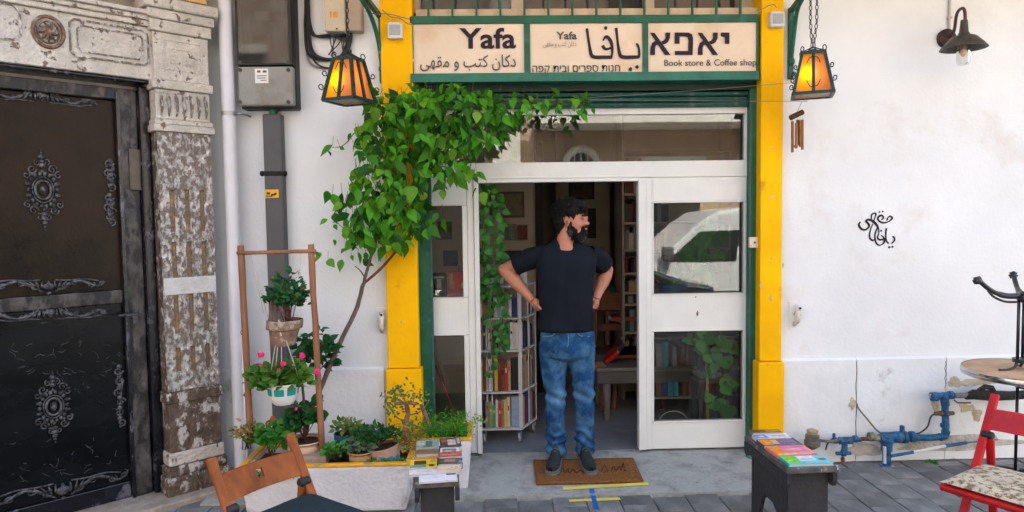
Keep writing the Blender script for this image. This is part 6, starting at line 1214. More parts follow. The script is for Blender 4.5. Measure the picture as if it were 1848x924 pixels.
# desk, papers, red book, chairs inside on the right
dk = thing('desk', 'dark grey desk with round leg inside the shop to the right of the man', 'desk', (P(1120, 690, .9).x, 1.1, 0)); zt_ = P(1110, 664, .75).z; x0 = P(1076, 680, .75).x
MB().box(x0, 2.0, .75, 1.35, zt_-.03, zt_).build('desktop', mat('desk_grey', (.14, .14, .135), .5, .1), dk, bevel=.008); MB().box(x0+.01, 1.98, .765, 1.33, zt_-.13, zt_-.031).build('apron', mat('desk_dark', (.09, .09, .088), .5, .1), dk, bevel=.008)
xl_ = P(1096, 720, .80).x
for x, y in ((xl_, .82), (xl_, 1.28), (1.9, .82)): MB().lathe([(.024, 0), (.032, zt_-.131)], (x, y, 0), 16).build('leg', MATS['desk_grey'], dk, smooth=True, auto=40)
def loose_book(label, c, u_, v_, th, col, w_=.09, h_=.13):
    t = thing('book', label, 'book', tuple(c)); u_ = Vector(u_).normalized(); v_ = Vector(v_).normalized(); n_ = u_.cross(v_).normalized(); v_ = n_.cross(u_)
    MB().obox(c, u_*w_, v_*h_, n_*th/2).build('cover', mat('lb_%02d%02d%02d' % tuple(int(q*99) for q in col), col, .35, .1), t, bevel=.002); MB().obox(Vector(c)+u_*.003+v_*.002, u_*w_, v_*h_, n_*th*.32).build('pages', PAGE, t)
loose_book('bright red book tilted on the desk beside his hip', P(1104, 640, .95), (.75, -.2, .65), (0, 1, .0), .03, (.40, .012, .012), .065, .08); loose_book('black book leaning behind the red one on the desk', P(1110, 632, 1.02), (.6, -.1, .8), (0, 1, 0), .03, (.02, .02, .022), .10, .10)
loose_book('open white papers at the desk edge by the door post', P(1120, 668, .95), (1, 0, 0), (0, 1, 0), .008, (.62, .60, .55), .14, .10); loose_book('tan book lying on the desk beside his thigh', P(1080, 660, .9), (1, 0, 0), (0, 1, 0), .03, (.40, .28, .16), .05, .1); loose_book('dark pile of magazines on the desk left corner', P(1082, 645, 1.1), (1, 0, 0), (0, 1, 0), .09, (.05, .045, .045), .06, .1)
for i, (a, b, yy, col) in enumerate(((1130, 562, 1.6, (.05, .035, .03)), (1134, 573, 1.5, (.30, .06, .04)), (1128, 580, 1.55, (.33, .33, .34)))): loose_book(('dark books stacked on the rear table', 'red book in the stack on the rear table', 'grey magazine sliding off the rear table')[i], P(a, b, yy), (1, -.1, -.3 if i == 2 else 0), (0, 1, 0), .03, col, .16, .1)
rt = thing('rear_table', 'dark cluttered table further inside behind the desk', 'table', (1.4, 2.1, 0)); zt_r = P(1100, 548, 2.0).z; MB().box(P(1075, 548, 2.0).x, 2.3, 1.9, 2.6, zt_r-.04, zt_r).build('tabletop', mat('dull_wood', (.12, .08, .05), .6, .2), rt, bevel=.004)
for x in (P(1080, 548, 2.0).x+.05, 2.2): MB().box(x, x+.05, 1.95, 2.0, 0, zt_r-.041).build('leg', MATS['dull_wood'], rt)
for k, (px, yy) in enumerate(((1112, 1.45), (1133, 1.5))):
    wch = thing('wooden_chair', ('brown wooden chair behind the desk nearest the man', 'brown wooden chair behind the desk nearest the door post')[k], 'chair', (P(px, 650, yy).x, yy, 0)); cx_ = P(px, 650, yy).x; WD = mat('chair_brown', (.16, .055, .03), .5, .2, 10, .2)
    for dx in (-.17, .17):
        MB().beam((cx_+dx, yy+.04, .95), (cx_+dx*1.1, yy-.02, 0), .03, .03).build('post', WD, wch, bevel=.004); MB().beam((cx_+dx, yy-.38, .44), (cx_+dx*1.15, yy-.42, 0), .03, .03).build('leg', WD, wch, bevel=.004)
    MB().box(cx_-.19, cx_+.19, yy-.42, yy+.02, .44, .47).build('seat', WD, wch, bevel=.006); MB().box(cx_-.17, cx_+.17, yy+.025, yy+.05, .78, .93).build('backrest', WD, wch, bevel=.006); MB().box(cx_-.17, cx_+.17, yy+.02, yy+.045, .60, .66).build('backrest', WD, wch, bevel=.004)
q = P(1103, 522, 1.98); o = B(q.x-.055, q.x+.055, 1.97, 2.0, zt_r, zt_r+.17).build('green_box', mat('dark_green_box', (.02, .10, .06), .5, .1)); tag(o, 'dark green box standing on the rear table under his arm', 'box')
# bookshelf on the right
bs_ = thing('bookshelf', 'tall bookshelf on the right inside the doorway filled with dim books', 'bookshelf', (P(1145, 450, 1.4).x, 1.6, 0)); x0 = P(1127, 450, 1.4).x; x1 = RX1-.3; SM = mat('shelf_cream', (.36, .32, .26), .6, .06)
zsh = [P(1140, p, 1.4).z for p in (272, 349, 401, 450, 492, 548)]
MB().box(x0-.02, x0, 1.4, 1.7, 0, RH-.02).build('side_panel', SM, bs_); MB().box(x1, x1+.02, 1.4, 1.7, 0, RH-.02).build('side_panel', SM, bs_); MB().box(x0, x1, 1.68, 1.70, 0, RH-.02).build('back', WI, bs_)
for z in zsh+[.95, .6, .25]: MB().box(x0+.001, x1-.001, 1.40, 1.679, z-.02, z).build('shelf', SM, bs_)
allz = sorted(zsh+[.95, .6, .25]); pos = ['lowest', 'second lowest', 'third lowest', 'fourth', 'fifth', 'sixth', 'seventh', 'eighth', 'top']
for lv, z in enumerate(allz[:-1]):
    x = x0+.01; k = 0; gapz = allz[lv+1]-.02-z
    while x < x0+.36:
        w_ = rb.uniform(.02, .045); cn = rb.choice(['brown', 'black', 'grey', 'tan', 'maroon', 'navy', 'cream', 'dark green', 'black']); hh = gapz*rb.uniform(.6, .92)
        t = thing('book', f'{cn} book, {ordn[k]} on the {pos[lv]} board of the tall dim bookshelf', 'book', (x+w_/2, 1.5, z), group='books in the tall bookshelf'); k += 1
        MB().box(x, x+w_, 1.42, 1.6, z+.001, z+hh).build('cover', mat('bk_'+cn.replace(' ', '_'), BC[cn], .45, .12, 30, .05), t); x += w_+rb.choice([.002, .002, .03])
# behind the right hand panes: spiky plant in blue pot, pothos on a stool, wicker basket
wsh = B(XL+1.55, XR-.02, .14, .42, Z(531)-.03, Z(531)-.004).build('window_board', mat('window_board', (.22, .20, .17), .6)); 
wsh.location = (0, 0, 0); tag(wsh, 'board behind the right upper window carrying a blue potted plant', 'shelf')
zt_ = Z(531)
t, c, R_, H = pot('potted_plant', 'spiky plant in a blue pot inside the right upper window', 1213, 512, 526, 56, 44, .24, PR_C, mat('blue_pot', (.015, .10, .28), .4, .15), 'potted plant')
it = []; r = random.Random(2)
for k in range(26): a = r.uniform(-1, 1); it.append((c+Vector((r.uniform(-.05, .05), r.uniform(-.04, .04), 0)), Vector((a*1.1, r.gauss(-.3, .3), 1)), Vector((-a, -1, .6)), r.uniform(.09, .17)))
leaves(t, it, 'narrow', leafmat('spiky_leaf', (.05, .14, .02), (.16, .28, .05)), parts=26, name='leaf')
t = thing('window_pothos', 'bright pothos climbing a yellow pole behind the right window panes', 'plant', tuple(P(1276, 760, .35))); it = []
MB().tube([P(1274, 440, .33), P(1277, 762, .33)], .012, 8).build('moss_pole', mat('yellow_pole', (.50, .38, .04), .7, .2), t, smooth=True)
for a, b, n, sp_, sz in ((1262, 445, 60, (22, 24), .10), (1270, 615, 12, (14, 12), .10), (1300, 620, 8, (9, 14), .10), (1290, 650, 10, (14, 14), .09), (1310, 690, 8, (12, 12), .10), (1305, 735, 6, (14, 12), .09), (1268, 500, 12, (10, 20), .08)):
    for _ in range(n): it.append((P(r.gauss(a, sp_[0]*.8), r.gauss(b, sp_[1]*.8), r.uniform(.24, .36)), Vector((r.gauss(0, .8), -.2, r.gauss(-.2, .7))), Vector((r.gauss(0, .4), -1, .6)), sz*r.uniform(.7, 1.15)))
leaves(t, it, 'heart', LVP, parts=len(it)); MB().tube([P(a, b, .31) for a, b in smooth_line([(1285, 600), (1300, 650), (1306, 700), (1300, 745), (1308, 760)], 5)], .004, 5).build('stem', MATS['pothos_stem'], t, smooth=True)
t = thing('plant_stool', 'small stool with light fluffy mat under the window pothos', 'stool', (P(1284, 690, .42).x, .45, 0)); cx_ = P(1284, 690, .42).x; zq = P(1284, 680, .42).z
MB().box(cx_-.12, cx_+.12, .34, .56, zq-.03, zq).build('seat', mat('stool_dark', (.05, .045, .04), .6), t, bevel=.004); m_ = MB(); m_.box(cx_-.115, cx_+.115, .335, .56, zq+.001, zq+.05); m_.build('fluffy_mat', mat('fluffy', (.34, .32, .28), .95, .3, 60, 1, 120, col2=(.12, .11, .09), thr=.5, s2=30), t, bevel=.02)
for dx in (-.10, .10):
    for y in (.36, .53): MB().box(cx_+dx-.014, cx_+dx+.014, y-.014, y+.014, 0, zq-.031).build('leg', MATS['stool_dark'], t)
c = P(1215, 755, .33); t = thing('wire_basket', 'little handled basket with crumpled white cloth in the right lower window', 'basket', (c.x, c.y, 0)); BK = mat('basket_white', (.42, .45, .46), .6, .15, 20, .4)
MB().lathe([(.0, 0), (.075, 0), (.09, .03), (.11, .085), (.114, .09)], (c.x, c.y, .012), 18, cap=False).build('bowl', BK, t, smooth=True); MB().tube([Vector((c.x+.11*math.cos(a), c.y, .10+.10*math.sin(a))) for a in np.linspace(0, math.pi, 13)], .003, 5).build('handle', BK, t, smooth=True)
m_ = MB()
for k in range(6): m_.ell((c.x+r.uniform(-.06, .06), c.y+r.uniform(-.05, .03), .09+r.uniform(0, .025)), (.05, .04, .02), 10, 6)
m_.build('cloth', mat('pinkish_cloth', (.55, .42, .36), .9, .2, 20, .4), t, smooth=True)
t = thing('low_shelf', 'dim low shelf of boards and files behind the right lower window', 'shelf', (1.4, .9, 0)); x0, x1 = P(1178, 680, .75).x, P(1350, 680, .75).x; DW = mat('dim_shelf', (.07, .075, .08), .6, .1)
for py in (607, 665, 715): z = P(1260, py, .75).z; MB().box(x0, x1, .75, 1.0, z-.018, z).build('board', mat('shelf_board', (.20, .19, .17), .6) if py != 665 else MATS['shelf_board'], t)
for px in (1176, 1258, 1344): x = P(px, 680, .75).x; MB().box(x, x+.02, .755, .995, 0, P(1260, 607, .75).z-.02).build('divider', DW, t)
k = 0
for py0, py1 in ((607, 665), (665, 715)):
    k = 0; x = x0+.03; zt2, zb2 = P(1260, py0, .75).z-.02, P(1260, py1, .75).z
    while x < x1-.04:
        w_ = rb.uniform(.025, .05); cn = rb.choice(['black', 'grey', 'navy', 'brown', 'maroon', 'teal']); t2 = thing('book', f'{cn} file, {(ordn+["fifteenth", "sixteenth", "seventeenth", "eighteenth", "nineteenth", "twentieth"])[k]} in the {"upper" if py0 == 607 else "lower"} row behind the low window', 'book', (x, .85, zb2), group='files on the low shelf'); MB().box(x, x+w_, .77, .95, zb2+.001, zb2+(zt2-zb2)*rb.uniform(.6, .95)).build('cover', mat('bk_'+cn.replace(' ', '_'), BC[cn], .45, .12, 30, .05), t2); k += 1; x += w_+.004+(.03 if rb.random() < .2 else 0)
o = MB().tube([P(786, 660, .22), P(823, 752, .2)], .007, 8).build('red_stick', mat('red_stick', (.35, .04, .06), .5), smooth=True); tag(o, 'thin dark red stick leaning behind the lower left pane', 'stick')
# ================================================================ the man in the doorway
PY0 = -.06; KP = (PY0-CAM.y)/FPX
def Q(px, py, dy=0): return P(px, py, PY0+dy)
man = thing('person', 'bearded man in black v-neck t-shirt and blue jeans standing hands on hips, looking aside', 'person', (Q(1025, 850).x, PY0, apz(PY0)+.02))
SKIN = mat('skin', (.42, .18, .105), .5, .10, 14, .15, 90, spec=.35, col2=(.46, .20, .14), thr=.55, s2=8, soft=.3)
SHIRT = mat('black_cotton', (.0075, .011, .018), .9, .2, 5, .35, 300, spec=.15); DENIM = mat('blue_denim', (.011, .062, .165), .9, .3, 9, .4, 330, spec=.15, col2=(.10, .24, .40), thr=.57, s2=8, soft=.3)
HAIRM = mat('black_hair', (.006, .0052, .005), .6, .3, 60, .5, 200, spec=.2); BEARDM = mat('greying_beard', (.008, .0075, .0075), .75, .3, 60, .5, 200, spec=.1, col2=(.085, .085, .085), thr=.58, s2=14, soft=.25); SHOE = mat('dark_suede', (.022, .030, .030), .8, .2, 20, .3, 120); SOLE = mat('grey_sole', (.13, .14, .14), .8, .1, 20)
def ringtube(mb, rings, seg=18):
    """rings: centre, x half width, y half depth, tilt matrix optional"""
    vs = []; n = len(rings)
    for c, rx, ry in rings:
        for k in range(seg):
            a = 2*math.pi*k/seg; vs.append(Vector(c)+Vector((math.cos(a)*rx, math.sin(a)*ry, 0)))
    fs = [(i*seg+k, i*seg+(k+1) % seg, (i+1)*seg+(k+1) % seg, (i+1)*seg+k) for i in range(n-1) for k in range(seg)]+[tuple(range(seg))[::-1], tuple((n-1)*seg+k for k in range(seg))]
    return mb.add(vs, fs)
# --- body: head, neck, trunk core, arms, hands as one skin
HC = Q(1031, 399, -.01); hf = Vector((.93, -.37, -.03)).normalized(); hs_ = Vector((-.37, -.93, 0)).normalized(); hu = hs_.cross(hf).normalized()
if hu.z < 0: hu = -hu
HR = Matrix((hf, hs_, hu)).transposed(); HP = lambda f, s_, u: HC+hf*f+hs_*s_+hu*u
bd = MB()
E = lambda f, s_, u, a, b, c, tl=0: bd.ell(HP(f, s_, u), (a, b, c), 20, 12, rot=HR @ Matrix.Rotation(tl, 3, 'Y'))
E(-.012, 0, .035, .094, .074, .088); E(.030, 0, -.005, .060, .062, .088); E(.045, 0, -.062, .046, .046, .048); E(.010, 0, -.055, .055, .056, .05)
E(.074, 0, .032, .018, .048, .016); E(.066, .030, -.018, .022, .022, .022); E(.066, -.030, -.018, .022, .022, .022)
E(.095, 0, .008, .013, .0105, .030, .35); E(.108, 0, -.013, .015, .0125, .012); E(.096, .011, -.017, .009, .007, .008); E(.096, -.011, -.017, .009, .007, .008)
E(.083, 0, -.040, .014, .024, .012); E(.076, 0, -.078, .020, .024, .020)
E(-.008, .074, -.004, .018, .008, .030, -.2); E(-.014, .079, .008, .020, .006, .018, -.2)
E(-.008, -.074, -.004, .018, .008, .030, -.2)
nb = Q(1021, 446, .0); bd.tube([HP(-.035, 0, -.02), HP(-.028, 0, -.08), nb+Vector((0, .01, .02)), nb+Vector((0, .01, -.05))], [.060, .056, .064, .085], 20)
SH = {-1: Q(970, 461, .02), 1: Q(1075, 461, .02)}; EL = {-1: Q(911, 487, .10), 1: Q(1096, 488, .13)}; WR = {-1: Q(962, 543, .0), 1: Q(1075, 540, .04)}
ringtube(bd, [(Q(1022, 600), .13, .085), (Q(1022, 560), .13, .095), (Q(1022, 500, .0), .14, .10), (Q(1021, 468, .005), .15, .09), (Q(1021, 455, .01), .12, .085), (Q(1020.5, 446, .012), .085, .070), (Q(1020, 438, .015), .062, .058)], 24)
for s_ in (-1, 1):
    a, e, w_ = SH[s_], EL[s_], WR[s_]; m1 = a.lerp(e, .5)
    bd.tube([a, a.lerp(e, .3), m1, a.lerp(e, .8), e], [.056, .056, .054, .045, .041], 16)
    d = (w_-e); bd.ell(e+(e-(a+w_)/2).normalized()*.004, (.040, .040, .040)); bd.tube([e, e+d*.22, e+d*.45, e+d*.75, w_], [.041, .047, .043, .032, .027], 16)
    # hand on the hip: palm, four fingers of unequal length wrapping forward, thumb behind
    hip = Q(978 if s_ < 0 else 1069, 557, .015 if s_ < 0 else .05); pd = (hip-w_).normalized(); bd.tube([w_, w_.lerp(hip, .4), w_.lerp(hip, .9)], [.027, .034, .032], 14)
    for i in range(4):
        L_ = (.062, .072, .068, .052)[i]; b0 = w_.lerp(hip, .85)+Vector((0, 0, .028-.019*i)); fd = Vector((-s_*.75, .35, -.35-.08*i)).normalized(); k1 = b0+fd*L_*.5; k2 = k1+(fd+Vector((-s_*.1, .25, -.35))).normalized()*L_*.5
        bd.tube([b0, k1, k2], [.0105, .0095, .0075], 10); bd.ell(k2, .0075)
    tb0 = w_.lerp(hip, .35)+Vector((0, -.015, .0)); bd.tube([tb0, tb0+Vector((-s_*.01, -.035, -.012)), tb0+Vector((-s_*.028, -.055, -.03))], [.014, .012, .009], 10)
for s_, hx in ((-1, 1003), (1, 1055)): bd.tube([Q(hx, 595), Q(hx, 700, -.01), Q(hx, 800, .02)], [.06, .042, .032], 12)
body = baked(bd, 'body', SKIN, man, .0050, 3)
# --- t-shirt, open at the neck
seg = 56; rows_ = [(1020, 434, 19, .062, .012), (1020, 437, 26, .072, .012), (1020.5, 442, 38, .085, .015), (1021, 448, 49, .100, .02), (1022, 458, 56, .116, .012), (1022, 472, 56, .132, .008), (1021.5, 489, 53, .138, .0), (1021.5, 508, 50, .134, -.003), (1021.5, 530, 48.5, .132, -.008), (1022, 550, 48, .130, -.012), (1022.5, 570, 48.5, .130, -.012), (1023, 584, 49, .130, -.010), (1023, 595, 50, .131, -.010)]
sh = MB(); vs = []; wr = lambda v: noise.noise(Vector((v.x*6, v.y*5, v.z*14+v.x*9)))*.014+noise.noise(Vector((v.x*12+4, v.y*9, v.z*28-v.x*24)))*.010
def vdip(i, a):
    fr_ = max(0, -math.sin(a)); ang_ = abs(math.atan2(math.cos(a), -math.sin(a))) if fr_ > 0 else 9
    return (.092, .070, .040, .012)[i]*max(0, 1-ang_/1.0) if i < 4 else 0
for i, (cx_, cy_, hw, hd, fy) in enumerate(rows_):
    c = Q(cx_, cy_, fy)
    for k in range(seg):
        a = 2*math.pi*k/seg; ca_, sa_ = math.cos(a), math.sin(a); x = math.copysign(abs(ca_)**.85, ca_)*hw*KP; y = math.copysign(abs(sa_)**.9, sa_)*hd*(.92 if sa_ > 0 else 1)
        z = -vdip(i, a)+(.018*max(0, sa_) if i < 2 else 0)-(.03*abs(ca_)**3 if 0 < i < 3 else 0)*(.3 if i == 1 else .4)
        v = c+Vector((x, y, z)); v += Vector((ca_, sa_, 0))*(wr(v)*(1.0 if i > 4 else .2)*(1+.6*(i > 8))); vs.append(v)
sh.add(vs, [(i*seg+k, (i+1)*seg+k, (i+1)*seg+(k+1) % seg, i*seg+(k+1) % seg) for i in range(len(rows_)-1) for k in range(seg)])
for s_ in (-1, 1):
    a, e = SH[s_], EL[s_]; d = (e-a); q = [a-d*.25+Vector((-s_*.02, 0, .0)), a+Vector((0, 0, -.004)), a+d*.22, a+d*.42, a+d*.58, a+d*(.66 if s_ < 0 else .62)]; rr = [.045, .066, .073, .071, .071, .072]; q2 = smooth_line([tuple(v)+(r_,) for v, r_ in zip(q, rr)], 4)
    b0 = len(sh.v); sh.tube([Vector(v[:3]) for v in q2], [v[3] for v in q2], 26, cap=False)
    for j in range(b0, len(sh.v)): v = Vector(sh.v[j]); sh.v[j] = tuple(v+Vector((0, -1, .3))*wr(v*1.3)*1.1)
o = sh.build('tshirt', SHIRT, man, smooth=True); q = o.modifiers.new('s', 'SUBSURF'); q.levels = q.render_levels = 1; q = o.modifiers.new('t', 'SOLIDIFY'); q.thickness = .0035; q.offset = 1
# collar band
cb_ = [Vector(vs[k])+Vector((0, 0, .001)) for k in range(seg)]; MB().tube(cb_+[cb_[0]], .0045, 6, cap=False).build('collar', mat('collar_rib', (.004, .005, .008), .9, .1), man, smooth=True)
# --- jeans
jn = MB()
ringtube(jn, [(Q(1023.5, 586, -.01), 48*KP, .118), (Q(1024, 600, -.01), 49*KP, .122), (Q(1024.5, 622, -.005), 51*KP, .130), (Q(1024.5, 640, 0), 50.5*KP, .125), (Q(1024.5, 648, 0), 34*KP, .08)], 30)
LEG = {-1: [(998, 618, 27, .098, 0), (999, 650, 26, .094, -.005), (1000, 680, 23.5, .083, -.008), (1003, 706, 21, .072, -.012), (1003, 722, 20.5, .070, -.012), (1002, 750, 20, .070, .0), (1003, 778, 19.5, .068, .012), (1004, 800, 21, .072, .016), (1004, 818, 21.5, .078, .012)],
       1: [(1047, 618, 27, .098, 0), (1048, 650, 25.5, .094, 0), (1051, 680, 23, .083, 0), (1053, 706, 21, .072, .0), (1054, 722, 20.5, .070, .0), (1055, 750, 19.5, .068, .01), (1055, 778, 19, .066, .018), (1055, 798, 20, .070, .02), (1056, 815, 20.5, .076, .016)]}
for s_ in LEG: ringtube(jn, [(Q(a, b, e), c*KP*(1-.10*min(1, max(0, (b-640)/60))), d*.93) for a, b, c, d, e in smooth_line(LEG[s_], 3)][::1], 26)
zk, za = Q(1020, 712).z, Q(1020, 795).z; zcr = Q(1020, 640).z
def jfold(v):
    kn = math.exp(-((v.z-zk)/.07)**2); an = math.exp(-((v.z-za)/.085)**2); cr = math.exp(-((v.z-zcr)/.10)**2)
    s1 = math.sin(v.z*62+v.x*26+5*noise.noise(v*5)); s2_ = math.sin(v.z*95+v.x*18+7*noise.noise(v*7)); s3 = math.sin(v.z*45-abs(v.x-Q(1022, 640).x)*60+3*noise.noise(v*4))
    return noise.noise(Vector((v.x*9, v.y*9, v.z*5)))*.007+s1*kn*.008+s2_*an*.011+s3*cr*.0015
baked(jn, 'jeans', DENIM, man, .0065, 3, jfold)
fx = Q(1023, 600); MB().tube(smooth_line([Q(1024, 594, -.135), Q(1026, 615, -.14), Q(1023, 632, -.13)], 4), .0022, 5).build('fly_seam', mat('denim_seam', (.16, .26, .36), .9, .2, 50), man, smooth=True)
for s_ in (-1, 1): MB().tube(smooth_line([Q(1022+s_*18, 598, -.13), Q(1022+s_*26, 606, -.125), Q(1022+s_*42, 607, -.095)], 4), .0025, 5).build('pocket_seam', MATS['denim_seam'], man, smooth=True)
for s_, a, yaw_ in ((-1, 1003, -.12), (1, 1056, .30)): pass
# --- shoes
for s_, hx, hy, tx_, ty_ in ((-1, 1007, .025, 993, -.235), (1, 1053, .025, 1068, -.225)):
    h = Vector((Q(hx, 830).x, PY0+hy, 0)); tq = Vector((P(tx_, 848, PY0+ty_).x, PY0+ty_, 0)); d = (tq-h).normalized(); s2 = Vector((-d.y, d.x, 0)); Ls = .285; z0 = lambda v: apz(v.y)+.021
    so = MB(); up_ = MB(); n = 14; ol = [(-.035, .030), (0, .036), (.06, .036), (.12, .040), (.18, .048), (.22, .046), (.25, .032), (.262, .012)]
    outl = [(t_, w_) for t_, w_ in ol]+[(t_, -w_*.92) for t_, w_ in ol[::-1]]; base = [h+d*t_+s2*w_ for t_, w_ in outl]; m0 = len(base)
    so.add([v+Vector((0, 0, z0(v))) for v in base]+[v+Vector((0, 0, z0(v)+.022)) for v in base], [tuple(range(m0)), tuple(range(m0, 2*m0))[::-1]]+[(i, (i+1) % m0, (i+1) % m0+m0, i+m0) for i in range(m0)]); so.build('shoe_sole', SOLE, man, bevel=.004)
    hh = [(-.03, .026, .085), (0, .034, .098), (.05, .036, .100), (.10, .036, .082), (.15, .042, .060), (.20, .043, .048), (.24, .032, .040), (.255, .012, .030)]; vs2 = []; sg2 = 14
    for t_, w_, hgt in hh:
        c = h+d*t_; zb_ = z0(c)+.018
        for k in range(sg2): a = math.pi*k/(sg2-1); vs2.append(c+s2*w_*math.cos(a)+Vector((0, 0, zb_+hgt*.9*max(0, math.sin(a))**.75)))
    up_.add(vs2, [(i*sg2+k, i*sg2+k+1, (i+1)*sg2+k+1, (i+1)*sg2+k) for i in range(len(hh)-1) for k in range(sg2-1)]+[tuple(range(sg2)), tuple((len(hh)-1)*sg2+k for k in range(sg2))[::-1]]); up_.build('shoe', SHOE, man, smooth=True)
    lc_ = MB()
    for t_ in (.085, .105, .125): c = h+d*t_; lc_.tube([c+s2*.024+Vector((0, 0, z0(c)+.085-(t_-.085)*.55)), c+Vector((0, -.004, z0(c)+.103-(t_-.085)*.65)), c-s2*.024+Vector((0, 0, z0(c)+.085-(t_-.085)*.55))], .003, 5)
    lc_.build('laces', mat('grey_lace', (.12, .13, .13), .8), man, smooth=True)
# --- hair, beard, face details
hr = MB(); EH = lambda f, s_, u, a, b, c, tl=0: hr.ell(HP(f, s_, u), (a, b, c), 18, 12, rot=HR @ Matrix.Rotation(tl, 3, 'Y'))
EH(-.020, 0, .066, .104, .086, .084); EH(-.060, 0, .01, .064, .082, .088); EH(-.06, 0, -.05, .042, .060, .045); EH(.045, 0, .108, .052, .060, .030, .25); EH(.070, .02, .088, .030, .035, .022, .4); EH(.066, -.02, .09, .03, .035, .022, .4); EH(.018, .062, .060, .030, .016, .030); EH(.030, .060, .028, .012, .010, .026)
hairp = baked(hr, 'hair', HAIRM, man, .0055, 2, lambda v: noise.noise(v*45)*.006+noise.noise(v*110)*.003)
r = random.Random(33); st = MB()
for k in range(1000):
    u_ = Vector((r.gauss(0, 1), r.gauss(0, 1), r.gauss(0, 1))).normalized()
    if u_.z < -.35 or (u_.x > .45 and u_.z < .55): continue
    b = HP(-.020+u_.x*.098, u_.y*.080, .060+u_.z*.078); d = (HR @ Vector((u_.x*.4+.5*r.gauss(.2, .5), u_.y+.4*r.gauss(0, .6), u_.z*.6+r.gauss(-.1, .5)))).normalized(); L_ = r.uniform(.018, .042); mid_ = b+d*L_*.6+(HR @ Vector((u_.x, u_.y, u_.z)))*.006; st.tube([b-d*.006, mid_, b+d*L_*1.05-Vector((0, 0, .010))], [.0022, .0018, .0004], 4)
for k in range(60):
    s0 = r.uniform(-.05, .06); b = HP(.070+r.uniform(-.02, .012), s0, .10+r.uniform(-.02, .012)); st.tube([b, HP(.090+r.uniform(-.008, .008), s0+r.gauss(0, .008), .075+r.uniform(-.01, .02)), HP(.088+r.uniform(-.006, .012), s0+r.gauss(.004, .012), .052+r.uniform(-.01, .022))], [.0022, .0018, .0005], 4)
o = st.build('hair_strands', HAIRM, hairp); o['kind'] = 'stuff'
be = MB(); EB = lambda f, s_, u, a, b, c, tl=0: be.ell(HP(f, s_, u), (a, b, c), 18, 12, rot=HR @ Matrix.Rotation(tl, 3, 'Y'))
EB(.052, 0, -.092, .048, .050, .040); EB(.072, 0, -.070, .026, .036, .028); EB(.018, .048, -.066, .040, .016, .036, .5); EB(.018, -.048, -.066, .040, .016, .036, .5); EB(.010, .060, -.032, .014, .010, .036); EB(.010, -.060, -.032, .014, .010, .036); EB(.094, 0, -.035, .010, .026, .007, .3); EB(.086, .022, -.045, .014, .010, .016, -.5); EB(.086, -.022, -.045, .014, .010, .016, -.5); EB(.062, 0, -.118, .034, .036, .026)
beard = baked(be, 'beard', BEARDM, man, .0045, 1, lambda v: noise.noise(v*60)*.006+noise.noise(v*140)*.003)
st = MB()
for k in range(520):
    f_, s0, u0 = r.uniform(-.005, .095), r.uniform(-.055, .060), r.uniform(-.125, -.055)
    if f_ < .03 and abs(s0) < .035: continue
    n_ = Vector((f_-.03, s0, u0+.06)); n_ = n_.normalized() if n_.length > 0 else Vector((1, 0, 0)); b = HP(.035+n_.x*.055, n_.y*.052, -.082+n_.z*.045); d = (HR @ (n_+Vector((.2, 0, -.6))+rv(.25))).normalized(); st.tube([b, b+d*r.uniform(.012, .028)], [.0020, .0004], 4)
o = st.build('beard_strands', BEARDM, beard); o['kind'] = 'stuff'
for s_ in (1, -1):
    MB().ell(HP(.0765, s_*.030, .012), (.011, .0125, .0080), 14, 10, rot=HR).build('eye', mat('eye_white', (.30, .26, .24), .25, .02), man, smooth=True)
    MB().ell(HP(.0855, s_*.032, .0115), (.0035, .0062, .0064), 12, 8, rot=HR).build('iris', mat('dark_iris', (.02, .012, .008), .15, .1), man, smooth=True)
    MB().tube([HP(.083, s_*.020, .022), HP(.088, s_*.031, .0215), HP(.078, s_*.046, .014)], [.003, .0036, .0025], 6).build('eyelid', mat('eyelid_skin', (.22, .09, .06), .6, .1), man, smooth=True)
    MB().tube(smooth_line([HP(.096, s_*.010, .033), HP(.095, s_*.026, .041), HP(.080, s_*.048, .034)], 4), [.004]*4+[.0048]*4+[.002], 6).build('eyebrow', HAIRM, man, smooth=True)
    MB().ring((0, 0, 0), 1, .2) if 0 else None
MB().tube(smooth_line([HP(.090, -.020, -.050), HP(.100, -.006, -.047), HP(.100, .006, -.047), HP(.090, .020, -.050)], 4), [.003]+[.0065]*11+[.003], 8).build('lips', mat('lips', (.36, .13, .11), .45, .1), man, smooth=True)
MB().ell(HP(-.004, .083, -.004), (.008, .003, .014), 10, 8, rot=HR).build('ear_hollow_shade', mat('ear_shade', (.25, .10, .07), .6, .1), man, smooth=True)  # shade of the ear's hollow, put into a darker skin colour
# ================================================================ across the street (seen only in the window glass)
ST = mat('sandstone', (.50, .42, .33), .9, .15, 4, .4, 20, col2=(.33, .19, .13), thr=.56, s2=2.5, soft=.2); STP = mat('pale_stone', (.72, .67, .56), .85, .1, 4, .3); RED_ = mat('reddish_stone', (.52, .35, .25), .9, .25, 5, .4, 20, col2=(.5, .36, .2), thr=.55, s2=2)
OY = -10.5
ob2 = thing('opposite_house', 'sunlit sandstone house across the street mirrored in the transom glass', 'building', (1.5, OY, GZ))
zo = 2.9
struct(B(-60, 60, -10.3, -8.6, GZ-.3, GZ-.01).build('far_pavement', CONC))
m_ = MB(); m_.box(.6, 14, OY-6, OY, GZ, 7.5); m_.build('wall', RED_, ob2); MB().box(-14, -.001, OY-6, OY-.3, GZ, 8).build('wall', ST, ob2); MB().box(.0, .598, OY-6, OY+.25, GZ, 7.8).build('wall', STP, ob2)
